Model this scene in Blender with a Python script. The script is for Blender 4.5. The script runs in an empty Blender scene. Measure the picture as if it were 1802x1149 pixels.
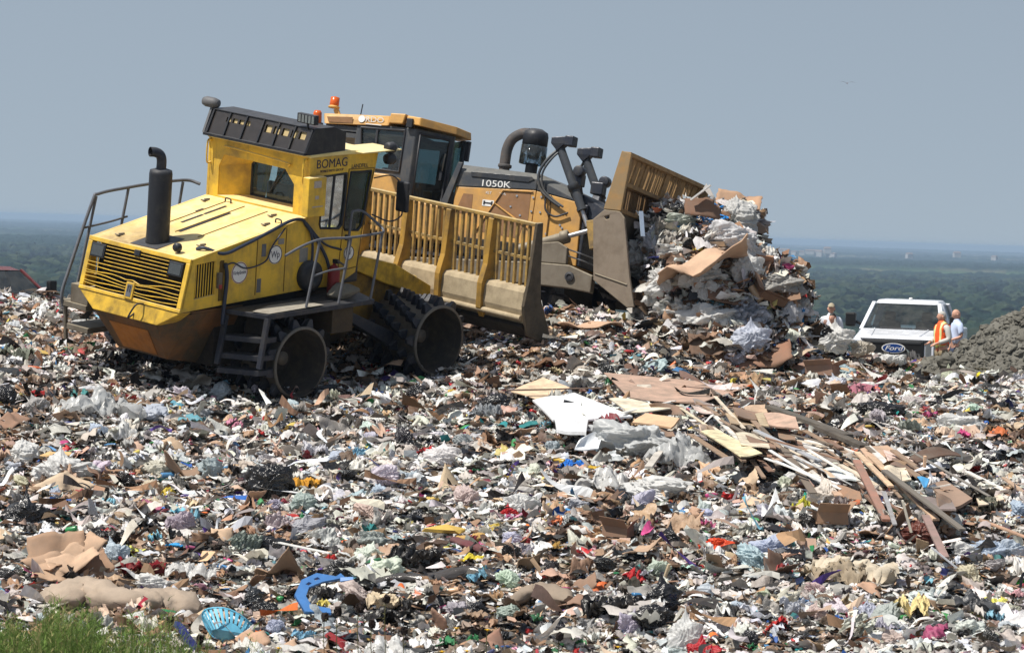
import bpy, bmesh, math, random
import numpy as np
from mathutils import Vector, Matrix, Euler
from mathutils.geometry import tessellate_polygon
R = math.radians
random.seed(7)
rng = np.random.default_rng(11)
sc = bpy.context.scene
COL = sc.collection

# ---------------------------------------------------------------- camera
F, CX, CY = 6844.0, 901.0, 574.5            # focal length in photo pixels, photo centre (1802 x 1149)
pitch, roll = math.atan(169.5 / F), R(1.907)
FW = np.array([0, math.cos(pitch), -math.sin(pitch)])
_r = np.array([1., 0, 0]); _u = np.cross(_r, FW)
RT = math.cos(roll) * _r + math.sin(roll) * _u
UP = -math.sin(roll) * _r + math.cos(roll) * _u
cam_d = bpy.data.cameras.new("camera")
cam_d.sensor_width = 36.0
cam_d.lens = 36.0 * F / 1802.0
cam_d.clip_start, cam_d.clip_end = 1.0, 60000.0
cam_d.dof.use_dof = True
cam_d.dof.focus_distance = 67.0
cam_d.dof.aperture_fstop = 7.1
cam = bpy.data.objects.new("camera", cam_d)
COL.objects.link(cam)
cam.matrix_world = Matrix(((RT[0], UP[0], -FW[0], 0), (RT[1], UP[1], -FW[1], 0), (RT[2], UP[2], -FW[2], 0), (0, 0, 0, 1)))
sc.camera = cam

# ---------------------------------------------------------------- sky, sun, exposure
SUN_EL, SUN_AZ = R(60), R(-120)             # azimuth measured from +Y towards +X
w = bpy.data.worlds.new("World"); sc.world = w; w.use_nodes = True
nt = w.node_tree; nt.nodes.clear()
sky = nt.nodes.new('ShaderNodeTexSky'); sky.sky_type = 'NISHITA'; sky.sun_disc = False
sky.sun_elevation = SUN_EL; sky.sun_rotation = SUN_AZ
sky.altitude = 100; sky.air_density = 1.5; sky.dust_density = 0.5; sky.ozone_density = 2.0
stc = nt.nodes.new('ShaderNodeTexCoord'); smp = nt.nodes.new('ShaderNodeMapping'); smp.inputs['Location'].default_value = (0, 0, .27)   # hazy lower sky
nt.links.new(stc.outputs['Generated'], smp.inputs[0]); nt.links.new(smp.outputs[0], sky.inputs[0])
hs = nt.nodes.new('ShaderNodeHueSaturation'); hs.inputs['Saturation'].default_value = 0.58; hs.inputs['Hue'].default_value = 0.494; hs.inputs['Value'].default_value = 1.0
bg = nt.nodes.new('ShaderNodeBackground'); bg.inputs['Strength'].default_value = 0.089
ow = nt.nodes.new('ShaderNodeOutputWorld')
nt.links.new(sky.outputs[0], hs.inputs['Color']); nt.links.new(hs.outputs[0], bg.inputs['Color']); nt.links.new(bg.outputs[0], ow.inputs['Surface'])
sd = bpy.data.lights.new("sun", 'SUN'); sd.energy = 5.0; sd.angle = R(0.53); sd.color = (1.0, 0.945, 0.86)
sun = bpy.data.objects.new("sun", sd); COL.objects.link(sun)
to_sun = Vector((math.sin(SUN_AZ) * math.cos(SUN_EL), math.cos(SUN_AZ) * math.cos(SUN_EL), math.sin(SUN_EL)))
sun.rotation_euler = to_sun.to_track_quat('Z', 'Y').to_euler()
sc.view_settings.view_transform = 'Standard'; sc.view_settings.look = 'None'
sc.view_settings.exposure = 0.24; sc.view_settings.gamma = 1.0; sc.view_settings.use_curve_mapping = False
sc.cycles.max_bounces = 6; sc.cycles.transparent_max_bounces = 12
sc.cycles.volume_bounces = 0

# ---------------------------------------------------------------- helpers
def ray(u, v): return RT * ((u - CX) / F) + UP * ((CY - v) / F) + FW
def at(u, v, D): return ray(u, v) * D
def lin(r, g, b):
    f = lambda c: (c / 255 / 12.92) if c / 255 <= .04045 else ((c / 255 + .055) / 1.055) ** 2.4
    return (f(r), f(g), f(b))

class Pose:
    """a vehicle's frame: x forward, y left, z up"""
    def __init__(s, th, sf, sr, uv, D, local):
        a, c = math.cos(R(th)), math.sin(R(th))
        f = np.array([a, sf * a, -c]); f /= np.linalg.norm(f)
        r = np.array([1, -sr, (f[0] - sr * f[1]) / (-f[2])])
        if r[2] < 0: r = -r
        r /= np.linalg.norm(r); u = np.cross(r, f)
        C = np.stack([RT, UP, -FW])
        f, r, u = C.T @ f, C.T @ r, C.T @ u
        s.M = np.stack([f, -r, u], 1); s.o = at(*uv, D) - s.M @ np.array(local, float)
    def w(s, *p): return s.o + s.M @ np.array(p, float)
    def matrix(s):
        m = Matrix.Identity(4)
        for i in range(3):
            for j in range(3): m[i][j] = s.M[i, j]
            m[i][3] = s.o[i]
        return m

def tag(o, label=None, cat=None, group=None, kind=None):
    if label: o['label'] = label
    if cat: o['category'] = cat
    if group: o['group'] = group
    if kind: o['kind'] = kind
    return o
def empty(name, label, cat, loc=(0, 0, 0), rz=0, group=None, matrix=None):
    o = bpy.data.objects.new(name, None); COL.objects.link(o); o.empty_display_size = .2
    if matrix is not None:
        l, q, s_ = matrix.decompose(); o.location = l; o.rotation_euler = q.to_euler()
    else:
        o.location = loc; o.rotation_euler = (0, 0, rz)
    return tag(o, label, cat, group)

class MB:
    """collects shapes and links them as one mesh object"""
    def __init__(s): s.v, s.f, s.sm = [], [], []
    def add(s, vs, fs, smooth=False, M=None):
        n = len(s.v)
        for p in vs:
            s.v.append(tuple(M @ Vector(p)) if M is not None else tuple(p))
        for f in fs: s.f.append(tuple(i + n for i in f)); s.sm.append(smooth)
        return s
    def box(s, x0, x1, y0, y1, z0, z1, M=None):
        vs = [(x, y, z) for x in (x0, x1) for y in (y0, y1) for z in (z0, z1)]
        return s.add(vs, [(0, 1, 3, 2), (4, 6, 7, 5), (0, 4, 5, 1), (2, 3, 7, 6), (0, 2, 6, 4), (1, 5, 7, 3)], False, M)
    def hull(s, pts, M=None):
        bm = bmesh.new()
        for p in pts: bm.verts.new(p)
        g = bmesh.ops.convex_hull(bm, input=bm.verts)
        bmesh.ops.delete(bm, geom=[e for e in g['geom_interior'] if isinstance(e, bmesh.types.BMVert)], context='VERTS')
        bmesh.ops.dissolve_limit(bm, angle_limit=R(2), verts=bm.verts, edges=bm.edges)
        bm.verts.index_update()
        s.add([v.co.copy() for v in bm.verts], [[v.index for v in f.verts] for f in bm.faces], False, M); bm.free(); return s
    def prism(s, poly, a0, a1, axis='y', holes=()):
        """polygon (in xz for y, yz for x, xy for z) extruded along axis"""
        def P(p, a): return {'y': (p[0], a, p[1]), 'x': (a, p[0], p[1]), 'z': (p[0], p[1], a)}[axis]
        loops = [list(poly)] + [list(h) for h in holes]
        tris = tessellate_polygon([[Vector((p[0], p[1], 0)) for p in L] for L in loops])
        flat = [p for L in loops for p in L]; n = len(flat)
        vs = [P(p, a0) for p in flat] + [P(p, a1) for p in flat]
        fs = []
        if len(loops) == 1: fs += [tuple(range(n)), tuple(range(2 * n - 1, n - 1, -1))]
        else:
            for t in tris: fs.append(tuple(t)); fs.append(tuple(i + n for i in reversed(t)))
        k = 0
        for L in loops:
            m = len(L)
            for i in range(m): fs.append((k + i, k + (i + 1) % m, n + k + (i + 1) % m, n + k + i))
            k += m
        return s.add(vs, fs)
    def beam(s, p, q, w, h=None, up=(0, 0, 1)):
        p, q = Vector(p), Vector(q); h = h or w; d = (q - p).normalized(); up = Vector(up)
        if abs(d.dot(up)) > .98: up = Vector((1, 0, 0))
        a = d.cross(up).normalized() * w / 2; b = a.cross(d).normalized() * h / 2
        vs = [p - a - b, p + a - b, p + a + b, p - a + b, q - a - b, q + a - b, q + a + b, q - a + b]
        return s.add(vs, [(3, 2, 1, 0), (4, 5, 6, 7), (0, 1, 5, 4), (1, 2, 6, 5), (2, 3, 7, 6), (3, 0, 4, 7)])
    def tube(s, pts, r, n=10, caps=True, smooth=True):
        pts = [Vector(p) for p in pts]; rs = r if isinstance(r, (list, tuple)) else [r] * len(pts)
        d0 = (pts[1] - pts[0]).normalized(); a = d0.orthogonal().normalized(); vs = []
        for i, p in enumerate(pts):
            t = ((pts[min(i + 1, len(pts) - 1)] - p).normalized() if i < len(pts) - 1 else Vector()) + ((p - pts[max(i - 1, 0)]).normalized() if i else Vector())
            t.normalize(); a = (a - t * a.dot(t)).normalized(); b = t.cross(a)
            for k in range(n):
                g = 2 * math.pi * k / n; vs.append(p + (a * math.cos(g) + b * math.sin(g)) * rs[i])
        fs = [(i * n + k, i * n + (k + 1) % n, (i + 1) * n + (k + 1) % n, (i + 1) * n + k) for i in range(len(pts) - 1) for k in range(n)]
        s.add(vs, fs, smooth)
        if caps: s.add(vs[:n], [tuple(range(n - 1, -1, -1))]); s.add(vs[-n:], [tuple(range(n))])
        return s
    def lathe(s, prof, o=(0, 0, 0), ax=(0, 0, 1), n=24, smooth=True, close=False, cap=True):
        """profile of (radius, distance along the axis)"""
        o = Vector(o); ax = Vector(ax).normalized(); a = ax.orthogonal().normalized(); b = ax.cross(a); vs = []
        for r, t in prof:
            for k in range(n):
                g = 2 * math.pi * k / n; vs.append(o + ax * t + (a * math.cos(g) + b * math.sin(g)) * r)
        m = len(prof); fs = []
        for i in range(m if close else m - 1):
            j = (i + 1) % m
            for k in range(n): fs.append((i * n + k, i * n + (k + 1) % n, j * n + (k + 1) % n, j * n + k))
        s.add(vs, fs, smooth)
        if not close and cap:
            if prof[0][0] > .001: s.add(vs[:n], [tuple(range(n - 1, -1, -1))])
            if prof[-1][0] > .001: s.add(vs[-n:], [tuple(range(n))])
        return s
    def build(s, name, mat, parent=None, bevel=0, label=None, auto=False):
        me = bpy.data.meshes.new(name); me.from_pydata(s.v, [], s.f); me.update()
        bm = bmesh.new(); bm.from_mesh(me); bmesh.ops.recalc_face_normals(bm, faces=bm.faces); bm.to_mesh(me); bm.free()
        me.polygons.foreach_set('use_smooth', s.sm)
        me.materials.append(mat)
        o = bpy.data.objects.new(name, me); COL.objects.link(o)
        if parent: o.parent = parent
        if bevel:
            b = o.modifiers.new('bevel', 'BEVEL'); b.width = bevel; b.segments = 2; b.limit_method = 'ANGLE'; b.angle_limit = R(35)
        if any(s.sm) and not bevel:
            pass
        if label: o['label'] = label
        return o
def arc(pts, n=6):
    """smooth polyline through points (Catmull-Rom)"""
    P = [Vector(p) for p in pts]; P = [2 * P[0] - P[1]] + P + [2 * P[-1] - P[-2]]; out = []
    for i in range(1, len(P) - 2):
        for k in range(n):
            t = k / n; a, b, c, d = P[i - 1:i + 3]
            out.append(.5 * ((2 * b) + (c - a) * t + (2 * a - 5 * b + 4 * c - d) * t * t + (3 * b - a - 3 * c + d) * t ** 3))
    out.append(P[-2]); return out
def text(name, s, size, loc, rot, mat, parent, align='CENTER', sx=1.0, shear=0):
    cu = bpy.data.curves.new(name, 'FONT'); cu.body = s; cu.size = size; cu.align_x = align; cu.align_y = 'CENTER'; cu.extrude = .002; cu.shear = shear
    t_ = bpy.data.objects.new(name, cu); COL.objects.link(t_); bpy.context.view_layer.update()
    me = bpy.data.meshes.new_from_object(t_.evaluated_get(bpy.context.evaluated_depsgraph_get())); bpy.data.objects.remove(t_); me.materials.clear(); me.materials.append(mat)
    o = bpy.data.objects.new(name, me); COL.objects.link(o); o.location = loc; o.rotation_euler = rot; o.scale = (sx, 1, 1); o.parent = parent
    return o
def copy_part(src, parent, M=None):
    o = src.copy(); COL.objects.link(o); o.parent = parent
    if M is not None: o.matrix_local = M
    for ch in src.children: copy_part(ch, o)
    return o

# ---------------------------------------------------------------- materials
def new_mat(name):
    m = bpy.data.materials.new(name); m.use_nodes = True; n = m.node_tree.nodes; n.clear()
    out = n.new('ShaderNodeOutputMaterial'); b = n.new('ShaderNodeBsdfPrincipled'); m.node_tree.links.new(b.outputs[0], out.inputs[0])
    return m, m.node_tree, b, out
def mixrgb(nt, fac, a, b, mode='MIX'):
    x = nt.nodes.new('ShaderNodeMix'); x.data_type = 'RGBA'; x.blend_type = mode
    for i, val in ((0, fac), (6, a), (7, b)):
        if hasattr(val, 'is_linked') or hasattr(val, 'links'): nt.links.new(val, x.inputs[i])
        elif i == 0: x.inputs[0].default_value = val
        else: x.inputs[i].default_value = (*val, 1)
    return x.outputs[2]
def noise(nt, scale, detail=5, rough=.6, vec=None, stretch=None):
    t = nt.nodes.new('ShaderNodeTexNoise'); t.inputs['Scale'].default_value = scale; t.inputs['Detail'].default_value = detail; t.inputs['Roughness'].default_value = rough
    c = nt.nodes.new('ShaderNodeTexCoord'); v = c.outputs['Object']
    if stretch:
        mp = nt.nodes.new('ShaderNodeMapping'); mp.inputs['Scale'].default_value = stretch; nt.links.new(v, mp.inputs[0]); v = mp.outputs[0]
    nt.links.new(v, t.inputs['Vector']); return t.outputs['Fac']
def ramp(nt, val, lo, hi, a=0., b=1.):
    r = nt.nodes.new('ShaderNodeMapRange'); r.inputs[1].default_value = lo; r.inputs[2].default_value = hi; r.inputs[3].default_value = a; r.inputs[4].default_value = b
    nt.links.new(val, r.inputs[0]); return r.outputs[0]
def mul(nt, a, b, op='MULTIPLY'):
    m = nt.nodes.new('ShaderNodeMath'); m.operation = op; m.use_clamp = True
    for i, x in enumerate((a, b)):
        if isinstance(x, (int, float)): m.inputs[i].default_value = x
        else: nt.links.new(x, m.inputs[i])
    return m.outputs[0]
def bump(nt, b, h, strength, dist):
    n = nt.nodes.new('ShaderNodeBump'); n.inputs['Strength'].default_value = strength; n.inputs['Distance'].default_value = dist
    nt.links.new(h, n.inputs['Height']); nt.links.new(n.outputs[0], b.inputs['Normal'])
def worn(name, col, dirt, amt=.5, scale=2.0, rough=.5, metal=0., dust=None, dust_amt=.6, fine=None, streak=True, bmp=.15, spec=.4):
    """paint or metal with grime patches, streaks, fine chips and dust lying on upward faces"""
    m, nt, b, out = new_mat(name)
    n1 = ramp(nt, noise(nt, scale, 8, .65), .62 - amt * .35, .78 - amt * .1)
    c = mixrgb(nt, mul(nt, n1, min(1, amt * 1.3)), col, dirt)
    if streak:
        n2 = ramp(nt, noise(nt, 1.0, 4, .6, stretch=(9, 9, .9)), .55, .8, 0, .55 * amt + .1); c = mixrgb(nt, n2, c, dirt)
    n3 = ramp(nt, noise(nt, scale * 14, 3, .7), .64, .74, 0, .6 * amt); c = mixrgb(nt, n3, c, fine or tuple(x * .5 for x in dirt))
    if dust:
        g = nt.nodes.new('ShaderNodeNewGeometry'); sp = nt.nodes.new('ShaderNodeSeparateXYZ'); nt.links.new(g.outputs['Normal'], sp.inputs[0])
        up = ramp(nt, sp.outputs[2], .25, .9); n4 = ramp(nt, noise(nt, scale * 1.7, 6, .7), .2, .65, .3, 1)
        c = mixrgb(nt, mul(nt, mul(nt, up, n4), dust_amt), c, dust)
    nt.links.new(c, b.inputs['Base Color']); b.inputs['Metallic'].default_value = metal
    b.inputs['Specular IOR Level'].default_value = spec
    rr = ramp(nt, noise(nt, scale * 3, 4), .3, .7, max(.05, rough - .12), min(1, rough + .15)); nt.links.new(rr, b.inputs['Roughness'])
    if bmp: bump(nt, b, noise(nt, scale * 9, 5, .7), bmp, .01)
    return m
def plain(name, col, rough=.6, metal=0, spec=.4, var=.12, scale=8, bmp=0):
    m, nt, b, out = new_mat(name)
    c = mixrgb(nt, noise(nt, scale, 5), tuple(min(1, x * (1 - var * 1.6)) for x in col), tuple(min(1, x * (1 + var * 1.6)) for x in col))
    nt.links.new(c, b.inputs['Base Color']); b.inputs['Roughness'].default_value = rough; b.inputs['Metallic'].default_value = metal
    b.inputs['Specular IOR Level'].default_value = spec
    if bmp: bump(nt, b, noise(nt, scale * 4, 5, .7), bmp, .01)
    return m
def glass(name, tint=(.45, .62, .62), dark=.0, gloss=.12):
    m, nt, b, out = new_mat(name); nt.nodes.remove(b)
    t = nt.nodes.new('ShaderNodeBsdfTransparent'); t.inputs[0].default_value = (*tint, 1)
    g = nt.nodes.new('ShaderNodeBsdfGlossy'); g.inputs['Roughness'].default_value = .04; g.inputs[0].default_value = (.85, .95, 1, 1)
    d = nt.nodes.new('ShaderNodeBsdfDiffuse'); d.inputs[0].default_value = (.34, .33, .29, 1)
    mx = nt.nodes.new('ShaderNodeMixShader'); fr = nt.nodes.new('ShaderNodeFresnel'); fr.inputs[0].default_value = 1.5
    nt.links.new(mul(nt, fr.outputs[0], gloss * 8), mx.inputs[0]); nt.links.new(t.outputs[0], mx.inputs[1]); nt.links.new(g.outputs[0], mx.inputs[2])
    m2 = nt.nodes.new('ShaderNodeMixShader'); nt.links.new(ramp(nt, noise(nt, 3, 6, .7), .35, .75, .02, .16), m2.inputs[0])
    nt.links.new(mx.outputs[0], m2.inputs[1]); nt.links.new(d.outputs[0], m2.inputs[2]); nt.links.new(m2.outputs[0], out.inputs[0])
    return m
def objcol(name, rough=.5, translucent=0., spec=.4, var=.25, scale=5, bmp=0., bscale=20, coat=0, sat=1.):
    """colour taken from the object, with blotches"""
    m, nt, b, out = new_mat(name)
    oi = nt.nodes.new('ShaderNodeObjectInfo')
    hsv = nt.nodes.new('ShaderNodeHueSaturation'); hsv.inputs['Saturation'].default_value = sat; nt.links.new(oi.outputs['Color'], hsv.inputs['Color'])
    c = mixrgb(nt, ramp(nt, noise(nt, scale, 6, .65), .35, .7, 0, var), hsv.outputs[0], (.16, .14, .115))
    nt.links.new(c, b.inputs['Base Color']); b.inputs['Roughness'].default_value = rough; b.inputs['Specular IOR Level'].default_value = spec
    b.inputs['Coat Weight'].default_value = coat; b.inputs['Coat Roughness'].default_value = .25
    if bmp: bump(nt, b, noise(nt, bscale, 4, .65), bmp, .02)
    if translucent:
        t = nt.nodes.new('ShaderNodeBsdfTranslucent'); nt.links.new(c, t.inputs[0]); mx = nt.nodes.new('ShaderNodeMixShader'); mx.inputs[0].default_value = translucent
        nt.links.new(b.outputs[0], mx.inputs[1]); nt.links.new(t.outputs[0], mx.inputs[2]); nt.links.new(mx.outputs[0], out.inputs[0])
    return m
def attrcol(name, rough=.5, translucent=0., spec=.4, var=.3, scale=9, bmp=.0):
    """colour stored per piece"""
    m, nt, b, out = new_mat(name)
    a = nt.nodes.new('ShaderNodeAttribute'); a.attribute_name = 'col'
    c = mixrgb(nt, ramp(nt, noise(nt, scale, 5, .7), .42, .75, 0, var), a.outputs['Color'], (.13, .11, .085))
    nt.links.new(c, b.inputs['Base Color']); b.inputs['Roughness'].default_value = rough; b.inputs['Specular IOR Level'].default_value = spec
    if bmp: bump(nt, b, noise(nt, 26, 4, .65), bmp, .02)
    if translucent:
        t = nt.nodes.new('ShaderNodeBsdfTranslucent'); nt.links.new(c, t.inputs[0]); mx = nt.nodes.new('ShaderNodeMixShader'); mx.inputs[0].default_value = translucent
        nt.links.new(b.outputs[0], mx.inputs[1]); nt.links.new(t.outputs[0], mx.inputs[2]); nt.links.new(mx.outputs[0], out.inputs[0])
    return m
DUST = lin(196, 178, 142); MUD = lin(70, 60, 46)
YEL = worn('yellow_paint', lin(224, 182, 58), lin(128, 106, 66), .6, 2.2, .5, dust=lin(236, 212, 156), dust_amt=1.0)
YELD = worn('dirty_yellow_paint', lin(206, 166, 50), lin(62, 54, 40), .62, 3.2, .6, dust=DUST, dust_amt=.7, fine=lin(40, 34, 26))
RUST = worn('rusty_orange_steel', lin(72, 62, 46), lin(150, 92, 36), .5, 1.1, .8, fine=lin(40, 34, 26))
ORA = worn('orange_yellow_paint', lin(204, 154, 80), lin(156, 124, 86), .65, 2.4, .5, dust=lin(214, 176, 112), dust_amt=.5)
MESHB = worn('brown_screen', lin(140, 104, 72), lin(112, 84, 60), .5, 5, .8, dust=None)
CHAR = worn('charcoal_paint', lin(58, 62, 68), lin(110, 104, 92), .4, 3, .5, dust=lin(134, 132, 124), dust_amt=.6)
BLK = worn('black_paint', lin(30, 32, 38), lin(88, 82, 72), .3, 3, .5, dust=lin(96, 96, 98), dust_amt=.5)
STEEL = worn('bare_dusty_steel', lin(116, 108, 96), lin(84, 74, 60), .55, 3, .65, .25, dust=lin(178, 166, 142), dust_amt=.6)
DSTEEL = worn('dark_worn_steel', lin(50, 54, 64), lin(92, 88, 82), .45, 5, .45, .5, dust=lin(112, 108, 102), dust_amt=.35)
DRUMS = worn('drum_steel', lin(96, 92, 86), lin(128, 116, 100), .6, 4, .6, .2, dust=lin(150, 140, 124), dust_amt=.4)
INNER = worn('dark_grime', lin(34, 31, 28), lin(60, 52, 42), .5, 4, .9)
DUSTY = worn('caked_dust', lin(176, 160, 132), lin(126, 112, 90), .6, 4, .95, bmp=.5)
RACKY = worn('rack_yellow', lin(178, 144, 76), lin(98, 84, 64), .8, 5, .6, dust=lin(206, 186, 140), dust_amt=.7)
WOODY = worn('rusty_slats', lin(150, 120, 80), lin(92, 72, 52), .55, 6, .8, dust=None)
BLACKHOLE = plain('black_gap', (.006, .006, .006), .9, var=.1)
GLASS = glass('cab_glass'); GLASSD = glass('dark_cab_glass', (.12, .19, .21), gloss=.1)
CHROME = plain('bright_rod', (.42, .43, .45), .42, .8, var=.15)
HOSE = plain('hose_rubber', lin(42, 50, 66), .5, var=.2)
GREYT = plain('grey_tube_paint', lin(92, 94, 100), .5, var=.25, scale=12)
WHITE_INK = plain('white_ink', (.72, .72, .70), .5, var=.05); NAVY_INK = plain('navy_ink', lin(38, 36, 62), .5, var=.1); BLACK_INK = plain('black_ink', (.03, .03, .035), .5)
AMBER, _nt, _b, _o = new_mat('amber_lens'); _b.inputs['Base Color'].default_value = (.75, .13, .01, 1); _b.inputs['Roughness'].default_value = .25; _b.inputs['Transmission Weight'].default_value = .25
LENS = plain('front_pane', lin(120, 126, 130), .12, .3, .8, var=.2, scale=30)
# ---------------------------------------------------------------- ground
CP = Pose(48, .15, .24, (530, 639), 67, (0, -1.97, 0))          # compactor frame
DZ = Pose(-22, -.12, .30, (1045, 480), 73, (2.6, -2.1, 1.0))    # bulldozer frame
def vnoise(x, y, seed):
    ix = np.floor(x).astype(np.int64); iy = np.floor(y).astype(np.int64); fx = x - ix; fy = y - iy
    fx = fx * fx * (3 - 2 * fx); fy = fy * fy * (3 - 2 * fy)
    def h(a, b):
        n = (a * 374761393 + b * 668265263 + seed * 1274126177) & 0x7fffffff
        n = ((n ^ (n >> 13)) * 1103515245) & 0x7fffffff; n = ((n ^ (n >> 15)) * 12345701) & 0x7fffffff
        return ((n >> 7) & 0xffff) / 65535.0
    return (h(ix, iy) * (1 - fx) + h(ix + 1, iy) * fx) * (1 - fy) + (h(ix, iy + 1) * (1 - fx) + h(ix + 1, iy + 1) * fx) * fy
def fbm(x, y, seed, octs=4, g=.5):
    t = 0; a = 1.; s = 0
    for k in range(octs): t = t + a * vnoise(x * 2 ** k, y * 2 ** k, seed + 17 * k); s += a; a *= g
    return t / s
ctrl = [at(*c) for c in (
    (0, 1149, 46), (450, 1149, 46), (900, 1149, 46), (1350, 1149, 46), (1802, 1149, 46), (0, 1000, 51), (900, 1000, 51), (1802, 1000, 51.5),
    (0, 850, 57), (900, 850, 57.5), (1802, 850, 58.5), (0, 690, 63.5), (300, 725, 64), (1000, 690, 67.5), (1300, 700, 67), (1802, 722, 67),
    (0, 592, 70.5), (0, 546, 75), (70, 556, 74), (1050, 580, 74.5), (1250, 640, 72), (1450, 626, 77), (1590, 706, 74.5), (1700, 690, 74), (1802, 680, 74), (900, 612, 71))]
ctrl += [CP.w(0, 1.4, -.58), CP.w(3.5, 1.4, -.55), CP.w(3.5, -1.6, -.72), CP.w(0, -1.7, -.76), CP.w(4.9, -2.4, .08), CP.w(-2, 0, -.55), CP.w(1.7, 0, -.6),
         DZ.w(-3.6, 1.4, 0), DZ.w(-3.6, -1.4, 0), DZ.w(0, -1.4, 0.05), DZ.w(0, 1.4, 0), DZ.w(3, -2, .25), DZ.w(4.5, 2, .2)]
ctrl += [np.array(p, float) for p in ((-13, 88, -3.0), (-5, 88, -2.8), (3, 88, -3.1), (12, 86, -3.3), (-14, 108, -3.6), (0, 108, -3.6), (15, 108, -3.6), (-17, 75, -1.9), (16, 75, -3),
                                      (-15, 48, -5), (15, 48, -5), (-8, 38, -5.7), (8, 38, -5.7), (0, 32, -6))]
ctrl = np.array(ctrl)
def _tps(c):
    n = len(c); d = np.hypot(c[:, None, 0] - c[None, :, 0], c[:, None, 1] - c[None, :, 1])
    K = d ** 2 * np.log(d + 1e-9) + np.eye(n) * 2.0
    P = np.c_[np.ones(n), c[:, :2]]; A = np.zeros((n + 3, n + 3)); A[:n, :n] = K; A[:n, n:] = P; A[n:, :n] = P.T
    return np.linalg.solve(A, np.r_[c[:, 2], 0, 0, 0])
_w = _tps(ctrl)
GX0, GY0, GS = -24.0, 30.0, .125; GNX, GNY = 385, 681
gx = GX0 + GS * np.arange(GNX); gy = GY0 + GS * np.arange(GNY); XX, YY = np.meshgrid(gx, gy)
ZZ = np.full(XX.shape, 0.) + _w[-3] + _w[-2] * XX + _w[-1] * YY
for i, c in enumerate(ctrl):
    d2 = (XX - c[0]) ** 2 + (YY - c[1]) ** 2; ZZ += _w[i] * .5 * d2 * np.log(d2 + 1e-9)
calm = np.clip((YY - 78) / 6, 0, 1)
ZB = ZZ.copy()
ZZ += (1 - .75 * calm) * ((fbm(XX / 2.6, YY / 2.6, 3, 2) - .5) * .5 + (fbm(XX / .9, YY / .9, 5, 3) - .5) * .34)
def bil(A, x, y):
    u = np.clip((np.asarray(x) - GX0) / GS, 0, GNX - 1.001); v = np.clip((np.asarray(y) - GY0) / GS, 0, GNY - 1.001)
    i = u.astype(int); j = v.astype(int); fu = u - i; fv = v - j
    return (A[j, i] * (1 - fu) + A[j, i + 1] * fu) * (1 - fv) + (A[j + 1, i] * (1 - fu) + A[j + 1, i + 1] * fu) * fv
def gz(x, y): return bil(ZZ, x, y)
def gpx(u, v, base=True):
    """where the photo's pixel (u, v) meets the trash slope"""
    r = ray(u, v); D = np.linspace(38, 100, 2500); P = r[None, :] * D[:, None]
    s = P[:, 2] - bil(ZB if base else ZZ, P[:, 0], P[:, 1]); k = np.argmax(s < 0)
    return P[k if s[k] < 0 else -1]

def np_mesh(name, V, Fq, mat, col=None, smooth=False, tri=None):
    """mesh from arrays; faces of four (or three) corners"""
    me = bpy.data.meshes.new(name); Fq = np.asarray(Fq); k = Fq.shape[1]
    me.vertices.add(len(V)); me.vertices.foreach_set('co', np.asarray(V, np.float32).ravel())
    me.loops.add(Fq.size); me.loops.foreach_set('vertex_index', Fq.astype(np.int32).ravel())
    me.polygons.add(len(Fq)); me.polygons.foreach_set('loop_start', np.arange(0, Fq.size, k, dtype=np.int32))
    try: me.polygons.foreach_set('loop_total', np.full(len(Fq), k, np.int32))
    except Exception: pass
    me.polygons.foreach_set('use_smooth', np.full(len(Fq), smooth))
    if col is not None:
        a = me.attributes.new('col', 'FLOAT_COLOR', 'POINT'); a.data.foreach_set('color', np.c_[col, np.ones(len(col))].astype(np.float32).ravel())
    me.update(calc_edges=True); me.validate(); me.materials.append(mat)
    o = bpy.data.objects.new(name, me); COL.objects.link(o); return o
def grid_faces(nx, ny):
    i = np.arange(nx * ny).reshape(ny, nx)
    return np.stack([i[:-1, :-1], i[:-1, 1:], i[1:, 1:], i[1:, :-1]], -1).reshape(-1, 4)

gm, nt_, b_, o_ = new_mat('crushed_trash_soil')
vo = nt_.nodes.new('ShaderNodeTexVoronoi'); vo.inputs['Scale'].default_value = 13; vo.inputs['Randomness'].default_value = 1
tc_ = nt_.nodes.new('ShaderNodeTexCoord'); nt_.links.new(tc_.outputs['Object'], vo.inputs['Vector'])
cr = nt_.nodes.new('ShaderNodeValToRGB'); cr.color_ramp.interpolation = 'CONSTANT'; els = cr.color_ramp.elements
stops = [(0, lin(60, 50, 40)), (.25, lin(120, 98, 74)), (.42, lin(30, 28, 28)), (.56, lin(160, 154, 146)), (.70, lin(84, 66, 48)), (.84, lin(206, 202, 196)), (.95, lin(76, 88, 104))]
els[0].position = 0; els[0].color = (*stops[0][1], 1); els[1].position = stops[1][0]; els[1].color = (*stops[1][1], 1)
for p_, c_ in stops[2:]: e_ = els.new(p_); e_.color = (*c_, 1)
sx_ = nt_.nodes.new('ShaderNodeSeparateColor'); nt_.links.new(vo.outputs['Color'], sx_.inputs[0]); nt_.links.new(sx_.outputs[0], cr.inputs[0])
nt_.links.new(mixrgb(nt_, ramp(nt_, noise(nt_, 1.2, 6), .4, .6, .0, .6), cr.outputs[0], lin(66, 55, 43)), b_.inputs['Base Color']); b_.inputs['Roughness'].default_value = .9
bump(nt_, b_, vo.outputs['Distance'], .8, .06)
ground = np_mesh('ground', np.c_[XX.ravel(), YY.ravel(), ZZ.ravel()], grid_faces(GNX, GNY), gm, smooth=True); tag(ground, kind='structure')

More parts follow.
